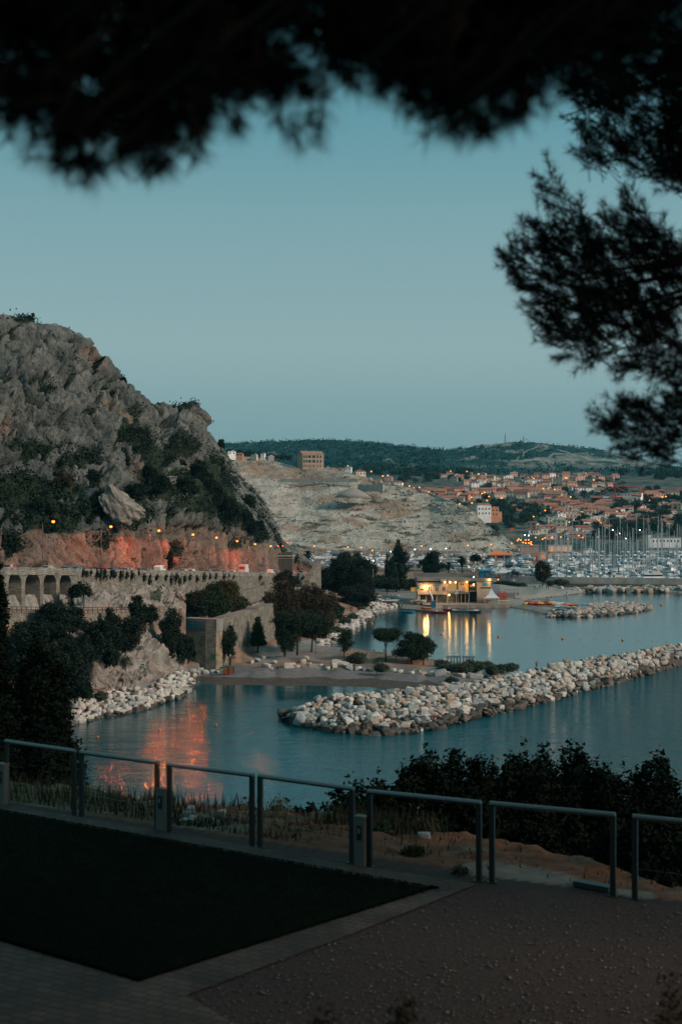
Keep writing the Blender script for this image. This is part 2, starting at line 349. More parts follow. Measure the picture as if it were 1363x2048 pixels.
cr_, sr_ = math.cos(R(34)), math.sin(R(34)); Pr = np.stack([P[..., 0]*cr_-P[..., 2]*sr_, P[..., 1], P[..., 0]*sr_+P[..., 2]*cr_], -1)+3*fbm(P/14, 3, 61)[..., None]
str_ = fbm(Pr*np.array((1/34, 1/34, 1/9)), 4, 63, .55, True); pit = sstep(.15, .55, fbm(P*np.array((1/9, 1/9, 1/14)), 3, 64))
disp = (big*6+str_*4.2+rid*2.6-pit*2.6+(cid-.5)*2.0*crack+(cidb-.5)*2.0*sstep(0, .14, d2b-d1b)+fine*1.9+fbm(P/5.5, 4, 72, .6, True)*1.7-3.4*(1-crack))*(1-low)+low*(rid*2.2+(cid-.5)*2.0*crack+fine*1.2+(cidb-.5)*1.5-.8*(1-crack))
disp = disp*np.interp(UU, [370, 430], [1, .6])*sstep(5, 14, idx)*skyk*np.clip(.35+sstep(40, 160, PY-sil(UU)+60*(UU < 420)), .25, 1)-gul*9
P = P+Nn*disp[..., None]
vg = fbm(P/11, 4, 80); vg2 = fbm(P/4, 3, 85)
bands = [(-60, 340, 1010, 70, 150), ]
vm = np.zeros_like(PY)
def blob(x, y, rx, ry, s=1.0):
    global vm
    vm = np.maximum(vm, s*np.exp(-(((UU-x)/rx)**2+((PY-y)/ry)**2)**1.5))
for b_ in [(60, 995, 130, 28), (130, 1035, 120, 22), (330, 980, 70, 45), (420, 985, 60, 55), (470, 1040, 45, 35), (300, 940, 40, 28), (270, 905, 30, 40), (355, 900, 35, 28), (60, 905, 60, 18), (150, 925, 50, 12), (390, 1030, 80, 22),
           (250, 1040, 60, 20), (20, 1085, 20, 30), (360, 820, 30, 8), (245, 880, 22, 25), (175, 830, 12, 8), (100, 780, 12, 6), (60, 640, 40, 8, .8), (240, 750, 20, 10, .8), (420, 940, 30, 30), (520, 1070, 20, 20), (280, 1000, 60, 22), (340, 1105, 12, 25), (200, 1090, 14, 20), (470, 1090, 15, 15)]: blob(*b_)
veg = sstep(.42, .62, np.maximum(vm*.85+vg*.42+vg2*.15+.03*(PY > 860), (1-crack)*(.75+1.3*vg2)*(PY > sil(UU)+10))); veg *= 1-.75*low*(vm < .5)
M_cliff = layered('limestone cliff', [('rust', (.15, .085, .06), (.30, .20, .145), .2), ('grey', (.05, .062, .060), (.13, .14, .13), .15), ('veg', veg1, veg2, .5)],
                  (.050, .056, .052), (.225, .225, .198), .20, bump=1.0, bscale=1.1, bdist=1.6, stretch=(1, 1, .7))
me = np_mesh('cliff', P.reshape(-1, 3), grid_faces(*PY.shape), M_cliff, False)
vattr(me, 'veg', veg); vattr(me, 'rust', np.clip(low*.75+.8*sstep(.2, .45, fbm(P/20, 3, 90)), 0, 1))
vattr(me, 'grey', np.clip(sstep(-.05, .3, fbm(P*np.array((1/30, 1/30, 1/45)), 4, 95))*(UU < 300)*.75*(1-low)+.5*(1-crack), 0, 1))  # grey rock tone, plus crevice shade painted into the cracks
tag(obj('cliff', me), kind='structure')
CL = dict(P=P, U=UU, PY=PY, veg=veg, N=Nn, low=low)

# ---- low shore, coves, isthmus, quays: one height field through measured points
K = []
def k3(px, py, Y): p = W(px, py, Y); K.append((px, HY+HC*F/Y, p.z))
def kz(px, py, z): Y = (HC-z)*F/(py-HY); K.append((px, HY+HC*F/Y, z))
for q in [(402, 1368), (450, 1372), (550, 1373), (650, 1374), (750, 1376), (850, 1386)]: kz(*q, 0.0)
for q in [(400, 1346), (450, 1347), (550, 1348), (650, 1349), (750, 1352), (850, 1356), (930, 1352)]: kz(*q, .9)
for q in [(400, 1336), (480, 1335), (600, 1334), (700, 1334), (800, 1338), (880, 1341), (960, 1344)]: kz(*q, 1.7)
for q in [(520, 1325), (600, 1322), (680, 1320), (760, 1322), (840, 1328), (900, 1332)]: kz(*q, 2.6)
for q in [(600, 1308), (660, 1312), (740, 1315), (810, 1320)]: kz(*q, 2.2)
for q in [(1060, 1213), (1110, 1219), (1180, 1221), (1250, 1219), (1020, 1207)]: kz(*q, 1.1)
for q in [(1000, 1203), (1030, 1196), (1060, 1190), (1110, 1185), (1160, 1180)]: kz(*q, 1.2)
for q in [(810, 1202), (860, 1203), (900, 1200), (960, 1198), (830, 1190), (900, 1185), (980, 1188)]: kz(*q, 1.5)
for q in [(1000, 1182), (1080, 1178), (1150, 1176), (1000, 1172), (1080, 1172)]: kz(*q, 2.2)
for q in [(700, 1240), (740, 1215), (780, 1202), (660, 1262), (640, 1283), (620, 1296), (560, 1302), (600, 1290), (500, 1312), (470, 1325), (400, 1328), (560, 1322)]: kz(*q, 2.5)
for x in (650, 750, 850, 950, 1000):
    for y in (1168, 1155, 1140, 1125, 1115): kz(x, y, 2.2)
for x in (1050, 1150, 1250, 1363, 1500):
    for y in (1178,): kz(x, y, 1.5)
    for y in (1166, 1150, 1130, 1115): kz(x, y, -2.5)
# the left bank: revetment, path, rock slope, lower road, foot of the upper wall
for q in [(0, 1478, 237), (60, 1465, 244)]: k3(*q)
for q in [(60, 1432, 3), (120, 1422, 3), (200, 1393, 3), (260, 1377, 3), (300, 1366, 3), (345, 1350, 2.8), (380, 1338, 2.6)]: kz(*q)
for q in [(0, 1340, 252), (0, 1222, 258), (0, 1200, 263), (100, 1330, 258), (100, 1222, 267), (150, 1340, 265), (150, 1262, 270), (150, 1223, 275), (150, 1212, 280), (200, 1345, 276), (200, 1262, 283), (200, 1224, 287), (200, 1213, 294),
          (250, 1335, 290), (250, 1265, 295), (250, 1225, 301), (250, 1210, 309), (300, 1315, 301), (300, 1262, 308), (300, 1225, 315), (300, 1208, 322), (340, 1315, 311), (340, 1262, 318), (340, 1228, 328),
          (150, 1200, 292), (200, 1200, 304), (250, 1196, 316), (300, 1193, 328), (360, 1190, 348), (420, 1188, 380)]: k3(*q)
for x, Y in [(372, 325.5), (400, 325.5), (432, 325.5), (445, 329), (480, 340), (500, 349), (530, 364), (560, 380)]: K.append((x, HY+HC*F/Y, 2.6))
for x, Y, z in [(372, 333, 11.5), (400, 333, 11.5), (425, 334, 11.5), (440, 342, 11.5), (470, 352, 11.5), (490, 362, 11.5), (520, 380, 11.2), (550, 395, 11), (400, 350, 12), (450, 370, 12), (500, 400, 12), (540, 430, 11.5), (480, 415, 12.0)]: K.append((x, HY+HC*F/Y, z))
for q in [(600, 1255, 405), (590, 1225, 430), (620, 1265, 410), (650, 1235, 445), (600, 1200, 460), (640, 1195, 490), (660, 1220, 480), (680, 1195, 500)]: k3(*q)
for x, Y, z in [(560, 482, 10), (600, 490, 8), (640, 520, 6), (560, 560, 10), (640, 600, 4), (700, 560, 2.5), (700, 650, 2.2), (560, 650, 3), (600, 800, 2.2)]: K.append((x, HY+HC*F/Y, z))
SHORE = [(-160, 1512), (0, 1486), (60, 1472), (128, 1456), (202, 1435), (277, 1423), (324, 1409), (368, 1393), (391, 1370), (399, 1354), (403, 1366), (450, 1370), (550, 1371), (650, 1372), (750, 1374), (850, 1384), (930, 1392), (1010, 1374), (1045, 1352),
 (1000, 1341), (930, 1335), (860, 1328), (800, 1318), (740, 1311), (700, 1307), (650, 1300), (640, 1297), (655, 1293), (672, 1282), (690, 1270), (705, 1262), (722, 1250), (745, 1233), (775, 1216), (800, 1209), (850, 1212), (900, 1209), (960, 1207),
 (1000, 1212), (1060, 1221), (1095, 1232), (1160, 1234), (1250, 1227), (1302, 1219), (1290, 1214), (1200, 1212), (1130, 1209), (1070, 1204), (1052, 1200), (1090, 1196), (1130, 1191), (1180, 1184), (1230, 1183), (1363, 1186), (1640, 1189),
 (1640, 1173), (1100, 1171), (985, 1168), (962, 1150), (962, 1090), (-160, 1090)]
SW = [((u_-CX)*HC/(v_-HY), HC*F/(v_-HY)) for u_, v_ in SHORE]
def shore_dist(X, Y):
    d = np.full(np.shape(X), 1e9)
    for (x1, y1), (x2, y2) in zip(SW, SW[1:]+SW[:1]):
        L = (x2-x1)**2+(y2-y1)**2; t_ = np.clip(((X-x1)*(x2-x1)+(Y-y1)*(y2-y1))/L, 0, 1)
        d = np.minimum(d, np.hypot(X-x1-t_*(x2-x1), Y-y1-t_*(y2-y1)))
    return np.where(inpoly(X, Y, SW), d, -d)
K = np.array(K); A = K[:, :2].copy(); A[:, 0] *= .6
# the vertical picture axis is stretched far off, so weight it there
def dom(a): q = a.copy(); q[..., 1] = 260*np.log(np.maximum(a[..., 1]-HY, 50)); return q
Ad = dom(A); D = np.linalg.norm(Ad[:, None]-Ad[None], axis=-1); nK = len(K)
S = np.zeros((nK+3, nK+3)); S[:nK, :nK] = D+np.eye(nK)*.6; S[:nK, nK] = 1; S[:nK, nK+1:] = Ad; S[nK, :nK] = 1; S[nK+1:, :nK] = Ad.T
wK = np.linalg.solve(S, np.concatenate([K[:, 2], np.zeros(3)]))
def land_z(uv):
    uv = np.asarray(uv, float); z = rbf_z(uv); Y = HC*F/(uv[..., 1]-HY); X = (uv[..., 0]-CX)*Y/F; d = shore_dist(X, Y)
    d = d+.7*vn(np.stack([X/4, Y/4, 0*X], -1), 3)
    cap = np.where((uv[..., 0] > 400) & (uv[..., 1] > 1340), .11, np.where(uv[..., 0] < 372, .33, .30))
    lim = np.where(uv[..., 0] < 366, np.minimum(d*.33, 2.2), d*cap)
    return np.where(d > 0, np.minimum(np.maximum(z, .35), lim), np.maximum(-2.5, d*.5))
def rbf_z(uv):
    q = uv.astype(float).copy(); q[..., 0] = q[..., 0]*.6; q = dom(q); sh = q.shape[:-1]; q = q.reshape(-1, 2); out = np.empty(len(q))
    for i in range(0, len(q), 20000):
        c = q[i:i+20000]; out[i:i+20000] = np.linalg.norm(c[:, None]-Ad[None], axis=-1)@wK[:nK]+wK[nK]+c@wK[nK+1:]
    return out.reshape(sh)
def ground(x, Y):
    return float(land_z(np.array([[CX+x*F/Y, HY+HC*F/Y]]))[0])
us = np.linspace(-120, 1560, 640); vs_ = np.concatenate([np.linspace(1095, 1180, 70), np.linspace(1181, 1380, 300), np.linspace(1382, 1540, 110)])[::-1]
U, V = np.meshgrid(us, vs_); Z = land_z(np.stack([U, V], -1)); Y = HC*F/(V-HY); P = np.stack([(U-CX)*Y/F, Y, Z], -1)
px_, py_ = U, HY+(HC-Z)*F/Y
bank = (U < 372) & (Z > 3.6)
rs = fbm(P*np.array((1/9, 1/9, 1/9)), 5, 110, .55, True); d1, d2, cid = worley(P/3.4+.3*fbm(P/3, 2, 9)[..., None], 25)
steep = np.hypot(*np.gradient(Z)) ; hillk = sstep(4.0, 6.0, Z)
P[..., 2] += hillk*(rs*2.2+(cid-.5)*2.4*sstep(0, .15, d2-d1)+fbm(P/1.4, 3, 12)*.8)+(1-hillk)*fbm(P/5, 4, 13)*.12
P[..., 1] += hillk*(cid-.5)*1.5
sandn = fbm(P/6, 3, 120)
beach = ((py_ > 1331) & (U > 392) & (U < 1000) & (Z < 1.9)).astype(float)
far_beach = ((V < 1240) & (U > 985) & (Z < 2.4))|((py_ > 1290) & (py_ < 1318) & (U > 600) & (U < 860) & (Z < 1.6))
wet = ((py_ > 1354) & (U > 392) & (Z < .75)) | (Z < .12)
path = (inpoly(px_, py_, [(262, 1402), (320, 1352), (375, 1334), (440, 1322), (470, 1330), (420, 1337), (385, 1341), (330, 1358), (300, 1380), (285, 1398)]) | inpoly(px_, py_, [(640, 1275), (690, 1240), (735, 1212), (775, 1192), (800, 1175), (830, 1175), (810, 1195), (780, 1208), (720, 1238), (670, 1262)])
        | inpoly(px_, py_, [(500, 1300), (640, 1275), (700, 1292), (660, 1315), (520, 1325)]) | ((V < 1215) & (V > 1180) & (U > 740) & (U < 1000) & (Z > 1)))
veg = sstep(.1, .4, fbm(P/7, 4, 130)+.35*(hillk > .5)*(U > 540)-.05)*((Z > 2.0)|(V < 1180))*(1-path)*(1-beach)
veg = np.maximum(veg*(1-.6*bank), sstep(.35, .6, fbm(P/3, 3, 131))*(Z > 2.5))
M_shore = layered('shore ground', [('rockc', (.12, .105, .09), (.34, .30, .26), .35), ('veg', veg1, veg2, .6), ('sand', (.115, .105, .10), (.175, .16, .15), .9), ('fsand', (.22, .20, .175), (.30, .27, .235), .5), ('path', (.15, .14, .13), (.25, .235, .21), .3), ('wet', (.05, .042, .035), (.085, .07, .055), .8)],
                  (.17, .10, .068), (.29, .19, .135), .25, bump=.6, bscale=1.6, bdist=.25)
me = np_mesh('shore_ground', P.reshape(-1, 3), grid_faces(*U.shape), M_shore, False)
for nme, val in (('rockc', hillk*(U < 660)), ('veg', veg), ('sand', beach), ('fsand', far_beach.astype(float)), ('path', path.astype(float)), ('wet', wet.astype(float))): vattr(me, nme, val)
tag(obj('shore_ground', me), kind='structure')

# the steep left bank, finely built
LN = tw([-160, 0, 60, 128, 202, 277, 324, 368, 391, 396], [1512, 1486, 1472, 1456, 1435, 1423, 1409, 1393, 1370, 1356])
LU = tw([-160, 60, 118, 162, 219, 270, 294, 320, 354, 388, 396], [1442, 1430, 1419, 1397, 1386, 1383, 1380, 1368, 1350, 1345, 1344])
LYp = tw([-120, 0, 150, 200, 250, 320, 345], [236, 256, 271, 283, 296, 317, 324])
u = np.linspace(-160, 372, 560); yu = 37.3*F/(LU(u)-HY); yn = HC*F/(LN(u)-HY); yl = LYp(u)+np.interp(u, [330, 372], [0, -1.5])
pyl = np.interp(u, [-160, 320, 345, 372], [1262, 1262, 1285, 1318]); y3 = yu+2.2+np.interp(u, [150, 300, 372], [1.0, 2.0, 1.5]); y3 = np.minimum(y3, yl-1.5)
prs = [(HY+(HC+.6)*F/(yn+.2), yn+.2), (HY+37.6*F/yu, yu), (HY+37.0*F/y3, y3), (None, None), (pyl, yl-.4), (pyl-40*np.interp(u, [300, 372], [1, .3]), yl+.8), (np.minimum(pyl-46, 1222+0*u)*0+np.interp(u, [-160, 320, 372], [1220, 1218, 1225]), yl+6), (np.interp(u, [-160, 140, 160, 300, 372], [1225, 1225, 1200, 1192, 1188]), RY(u)-1.2), (np.interp(u, [-160, 140, 160, 372], [1190, 1190, 1180, 1175]), RY(u)+3.2)]
prs[3] = (prs[2][0]*.45+prs[4][0]*.55, prs[2][1]*.6+prs[4][1]*.4)
rr = refine(prs, [12, 6, 70, 70, 30, 14, 40, 10]); PY = np.array([a for a, b in rr]); YY = np.array([b for a, b in rr]); UU = np.broadcast_to(u, PY.shape)
P = np.stack([(UU-CX)*YY/F, YY, HC+(HY-PY)*YY/F], -1); Nn = gnorm(P); Nn *= np.sign(Nn[..., 2:3]+1e-6); idx = np.arange(len(rr))[:, None]*1.0
rid = fbm(P/8, 5, 210, .58, True); d1, d2, cid = worley(P/4.5+.35*fbm(P/3, 3, 3)[..., None], 35); d1b, d2b, cidb = worley(P/1.7+.3*fbm(P/2, 2, 4)[..., None], 45)
w_ = sstep(14, 24, idx)*(1-.85*sstep(150, 158, idx)*(1-sstep(196, 206, idx)))*sstep(378, 360, UU+0*idx)
disp = (rid*1.9+(cid-.5)*2.2*sstep(0, .12, d2-d1)+(cidb-.5)*1.3*sstep(0, .12, d2b-d1b)+fbm(P/1.0, 3, 12)*.5)*w_*(1-.8*(UU < 152)*(idx > 190))
P = P+Nn*disp[..., None]*np.array((.8, .8, 1))
wk = (idx < 20); pth = np.clip(1-np.abs(idx-17)/4.0, 0, 1)*(UU > 255)
vgb = sstep(.12, .4, fbm(P/6, 4, 230)+.45*(UU < 175)*(PY > 1262)+.35*(idx > 158)*0-.12)*w_
me = np_mesh('left_bank', P.reshape(-1, 3), grid_faces(*PY.shape), M_shore, False); vattr(me, 'rockc', np.clip(w_+0*vgb, 0, 1)*(1-.6*sstep(0, .3, fbm(P/7, 3, 240))*sstep(150, 140, idx)*.5)); vattr(me, 'veg', vgb*.9); vattr(me, 'path', (pth > .3).astype(float)*np.ones_like(PY)); vattr(me, 'sand', 0*PY); vattr(me, 'fsand', 0*PY); vattr(me, 'wet', (P[..., 2] < .3).astype(float))
tag(obj('left_bank', me), kind='structure')
LB = dict(P=P, veg=vgb)

# uncountable growth and rubble of the far slopes
def clumps(Pc, sz, per, seed, flat=1.0):
    q = np.random.RandomState(seed); c = np.repeat(Pc, per, 0); z = np.repeat(sz, per)[:, None]; c = c+q.normal(size=c.shape)*z*np.array((.8, .8, .45)); c[:, 2] += z[:, 0]*.35; N = len(c)
    a = q.normal(size=(N, 3)); a /= np.linalg.norm(a, axis=1, keepdims=True); b = np.cross(a, q.normal(size=(N, 3))); b /= np.linalg.norm(b, axis=1, keepdims=True); s1 = z*.45
    return np.stack([c-a*s1, c-b*s1*.7, c+a*s1, c+b*s1*.7], 1).reshape(-1, 3), np.arange(N*4).reshape(-1, 4)
QP = None

q = np.random.RandomState(41); ok = np.where((QV > .3))[0]; i1 = np.concatenate([q.choice(ok, 1000), q.choice(len(QPP), 350)]); V, Fc = clumps(QPP[i1], q.uniform(.5, 1.7, len(i1)), 5, 1)
tag(obj('quarry_scrub', np_mesh('quarry_scrub', V, Fc, mat('quarry scrub', (.020, .032, .024), .9, col2=(.05, .06, .04), scale=.3, spec=.1))), 'low scrub dotted over the pale quarried slope', 'scrub', kind='stuff')
i2 = np.where((HPY < 948) & (HPX > 420) & (HPX < 1500) & (HRK < .35) & (HTR > 4))[0]; i2 = np.concatenate([i2[HPX[i2] < 880], i2[HPX[i2] >= 880][::3]]); i3 = i2[HPY[i2] < ridge(HPX[i2])+5]; i1 = np.concatenate([q.choice(i2, 6500), q.choice(i3, 500)]); V, Fc = clumps(HILLP[i1], q.uniform(2.0, 6.0, len(i1)), 4, 2)
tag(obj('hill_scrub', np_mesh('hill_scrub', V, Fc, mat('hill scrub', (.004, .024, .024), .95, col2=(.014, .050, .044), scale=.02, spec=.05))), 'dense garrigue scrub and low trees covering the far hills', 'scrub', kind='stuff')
# ================================================================ boulders
M_boul = [mat('boulder stone %d' % i, c, .85, var=.22, scale=1.1, bump=.5, bscale=3) for i, c in enumerate([(.40, .34, .285), (.45, .405, .355), (.32, .225, .165), (.27, .265, .255), (.48, .44, .395)])]
M_wetb = mat('sea dark boulder stone', (.075, .058, .045), .55, var=.4, scale=1.2)
def boulder_np(seed, sub=2, flat=.8):
    bm = bmesh.new(); bmesh.ops.create_icosphere(bm, subdivisions=sub, radius=1); rg_ = np.random.RandomState(seed)
    V = np.array([v.co[:] for v in bm.verts]); Fc = np.array([[v.index for v in f.verts] for f in bm.faces]); bm.free()
    for k in range(12):
        n = rg_.normal(size=3)
        if k < 6: n = np.eye(3)[k//2]*(1 if k % 2 else -1)+n*.22
        n /= np.linalg.norm(n); d = rg_.uniform(.42, .62) if k < 6 else rg_.uniform(.60, .82); q = V@n; V = V-np.outer(np.maximum(q-d, 0)*.985, n)
    V = V*(1+.05*vn(V*1.6+seed*3.1, seed)[:, None])*1.38; V *= np.array((rg_.uniform(.95, 1.45), rg_.uniform(.75, 1.1), rg_.uniform(.6, 1.0)))
    return V, Fc
B_np = [boulder_np(i, 2) for i in range(14)]; B_hi = [boulder_np(i, 3) for i in range(14)]
B_me = {}
def b_mesh(i, m):
    if (i, m) not in B_me: B_me[(i, m)] = np_mesh('boulder', B_hi[i][0], B_hi[i][1], M_wetb if m < 0 else M_boul[m], False)
    return B_me[(i, m)]
BL = []          # (x, y, z, r, shape, material, label, group, can be single)
JN = tw([560, 566, 590, 640, 700, 760, 800, 860, 930, 1000, 1100, 1150, 1220, 1260, 1310, 1363, 1640], [1434, 1437, 1452, 1462, 1470, 1471, 1468, 1464, 1444, 1428, 1405, 1388, 1370, 1360, 1345, 1330, 1262])
JC = tw([560, 585, 640, 700, 760, 850, 930, 1000, 1100, 1200, 1363, 1640], [1432, 1424, 1398, 1390, 1385, 1376, 1367, 1355, 1333, 1314, 1290, 1246])
JZ = tw([560, 585, 640, 700, 850, 930, 1000, 1100, 1640], [1.0, 2.2, 3.8, 4.3, 4.1, 3.4, 3.4, 4.3, 4.3])
def jetty_z(x, Y):
    u_ = CX+x*F/Y; yn = HC*F/(JN(u_)-HY); zc = JZ(u_); yc = (HC-zc)*F/(JC(u_)-HY)
    if u_ < 562 or Y < yn: return None, 0
    if Y <= yc: return zc*min(1, ((Y-yn)/(yc-yn))**.8*1.03), 0
    z = zc*(1-(Y-yc)/11.0); return (z if z > -.3 else None), 1
rb = random.Random(5)
y_ = 238.0
while y_ < 380:
    x_ = -16.0
    while x_ < 96:
        x, y = x_+rb.uniform(-.9, .9), y_+rb.uniform(-.8, .8); z, far = jetty_z(x, y)
        if z is not None:
            r = (.42+.58*rb.random()**1.8)*(1.12 if z < 2 else 1.0)*(1 if rb.random() < .9 else 1.3)
            wetk = z < .7+rb.uniform(-.25, .3) or (z < 1.4 and rb.random() < .45)
            BL.append((x, y, z-.05+rb.uniform(-.35, .3), r, rb.randrange(14), -1 if wetk else rb.choice((0, 0, 1, 2, 2, 3, 3, 4)), 'limestone boulder in the long breakwater heap below the beach', 'boulders of the long breakwater', not far))
        x_ += 1.12
    y_ += 1.08
y_ = 232.0
while y_ < 325:
    x_ = -70.0
    while x_ < -24:
        x, y = x_+rb.uniform(-.5, .5), y_+rb.uniform(-.5, .5); u_ = CX+x*F/y
        if u_ < 396:
            yn = HC*F/(LN(u_)-HY); yu = 37.3*F/(LU(u_)-HY)
            if yn-.6 < y < yu+.6:
                z = .1+2.75*max(0, (y-yn)/(yu-yn)); wetk = z < .3
                BL.append((x, y, z+rb.uniform(-.1, .3), .45+.6*rb.random()**1.6, rb.randrange(14), -1 if wetk else rb.choice((0, 1, 1, 3, 4, 4)), 'limestone boulder on the bank under the left rock slope', 'boulders on the left bank', True))
        x_ += 1.12
    y_ += 1.08
def scatter(poly, step, r0, r1, label, group, cols=(0, 1, 3, 4), lift=0.0, seed=1):
    q = random.Random(seed); Wp = [(G(a, b, 0).x, G(a, b, 0).y) for a, b in poly]
    xs = [p[0] for p in Wp]; ys = [p[1] for p in Wp]; y = min(ys); c = 0
    while y < max(ys):
        x = min(xs)
        while x < max(xs):
            X, Y = x+q.uniform(-.4, .4)*step, y+q.uniform(-.4, .4)*step
            if bool(inpoly(np.array([X]), np.array([Y]), Wp)[0]):
                z = max(ground(X, Y), -.2); BL.append((X, Y, z+lift, q.uniform(r0, r1), q.randrange(14), -1 if z < .15 and q.random() < .6 else q.choice(cols), label, group, True)); c += 1
            x += step
        y += step
scatter([(636, 1302), (655, 1295), (690, 1272), (722, 1252), (745, 1235), (775, 1218), (803, 1211), (795, 1203), (768, 1205), (738, 1220), (705, 1242), (675, 1262), (648, 1280), (630, 1294)], 1.7, .6, 1.15, 'pale boulder lining the far path beside the inner cove', 'boulders along the inner cove', lift=.3, seed=2)
scatter([(1093, 1234), (1160, 1236), (1250, 1229), (1304, 1219), (1285, 1213), (1200, 1216), (1130, 1223), (1098, 1229)], 1.8, .8, 1.35, 'brown-grey boulder of the short spit beside the kayaks', 'boulders of the short spit', lift=.3, cols=(0, 2, 3), seed=3)
for k in range(70):
    u_ = 1138+k*6.4+rb.uniform(-3, 3); Y = 616+rb.uniform(-3, 3); p = W(u_, 1180, Y); r = rb.uniform(1.2, 2.3)
    BL.append((p.x, Y, .9+rb.uniform(-.3, .4), r, rb.randrange(14), rb.choice((0, 0, 2, 3)), 'big boulder along the foot of the marina sea wall', 'boulders at the foot of the sea wall', True))
    BL.append((p.x+3, Y+5, 1.5+rb.uniform(-.3, .4), r*.8, rb.randrange(14), rb.choice((0, 2, 3)), 'big boulder along the foot of the marina sea wall', 'boulders at the foot of the sea wall', True))
for u_, v_, r in [(503, 1322, .7), (515, 1321, .6), (527, 1317, .6), (540, 1315, .5), (1120, 1172, 1.2), (535, 1330, 1.0), (548, 1325, .9), (565, 1331, .8), (578, 1331, 1.3), (592, 1331, .9), (606, 1326, .9), (612, 1318, .8), (620, 1327, .7), (640, 1328, .8), (655, 1332, .9), (672, 1330, 1.5), (690, 1331, 1.3), (700, 1333, 1.1), (716, 1333, 1.0),
                  (731, 1334, .9), (745, 1335, .9), (770, 1336, .6), (785, 1337, .7), (800, 1338, .7), (822, 1341, .8), (834, 1341, .9), (846, 1341, .7), (868, 1342, 1.2), (880, 1343, 1.3), (893, 1342, .8), (915, 1343, .9), (923, 1344, 1.1), (938, 1343, 1.0), (950, 1343, 1.2), (962, 1340, 1.3), (975, 1334, 1.3), (990, 1336, 1.1), (730, 1318, .8), (400, 1330, 1.2), (412, 1331, 1.0), (392, 1333, 1.2), (425, 1331, .8), (436, 1331, .7)]:
    p = G(u_, v_, 2.2 if v_ > 1250 else 2.3); BL.append((p.x, p.y, ground(p.x, p.y)+r*.25, r, rb.randrange(14), rb.choice((0, 1, 3, 4)), 'pale boulder at the top edge of the beach', 'boulders at the top of the beach', True))
BL.sort(key=lambda b: -(b[3]*(1.0 if b[8] else .01))/b[1])
SV, SF, SM, off = [], [], [], 0
for i, (x, y, z, r, s_, m_, lb, gp, ok) in enumerate(BL):
    rz = rb.uniform(0, 6.28)
    if i < 290:
        o = bpy.data.objects.new('boulder', b_mesh(s_, m_)); link(o); o.location = (x, y, z); o.scale = (r, r, r); o.rotation_euler = (rb.uniform(-.3, .3), rb.uniform(-.3, .3), rz)
        tag(o, lb, 'boulder', gp)
    else:
        V, Fc = B_np[s_]; c, s = math.cos(rz), math.sin(rz); V = V@np.array(((c, s, 0), (-s, c, 0), (0, 0, 1)))*r+np.array((x, y, z))
        SV.append(V); SF.append(Fc+off); SM.append(np.full(len(Fc), 5 if m_ < 0 else m_)); off += len(V)
o = obj('boulders', np_mesh('boulders', np.concatenate(SV), np.concatenate(SF), M_boul+[M_wetb], False, np.concatenate(SM)))
tag(o, 'the many smaller limestone boulders filling the breakwaters and banks', 'boulders', kind='stuff')
# rubble core under the breakwater
us = np.linspace(562, 1640, 300); ts = np.linspace(0, 1, 24)[:, None]
yn = HC*F/(JN(us)-HY); zc = JZ(us); yc = (HC-zc)*F/(JC(us)-HY); Yc = np.where(ts < .6, yn+(yc-yn)*ts/.6, yc+12*(ts-.6)/.4); Zc = np.where(ts < .6, zc*(ts/.6)**.8, zc*(1-(ts-.6)/.4)-.0)-.55
P = np.stack([(us-CX)*Yc/F, Yc, Zc], -1)
tag(obj('breakwater_core', np_mesh('breakwater_core', P.reshape(-1, 3), grid_faces(*Yc.shape), mat('rubble', (.07, .06, .05), .9, var=.4, scale=.8), True)), kind='structure')

q = np.random.RandomState(77); i1 = q.choice(len(QPP), 500); VV, FF, off = [], [], 0; b0 = boulder_np(5, 1)
for j in i1:
    r = q.uniform(.4, 1.5); th = q.uniform(0, 6.28); c, s_ = math.cos(th), math.sin(th); VV.append(b0[0]@np.array(((c, s_, 0), (-s_, c, 0), (0, 0, .8)))*r+QPP[j]); FF.append(b0[1]+off); off += len(b0[0])
tag(obj('quarry_rubble', np_mesh('quarry_rubble', np.concatenate(VV), np.concatenate(FF), mat('quarry rubble', (.24, .22, .19), .9, col2=(.50, .46, .40), scale=.15))), 'pale rubble scattered over the quarried slope', 'rubble', kind='stuff')
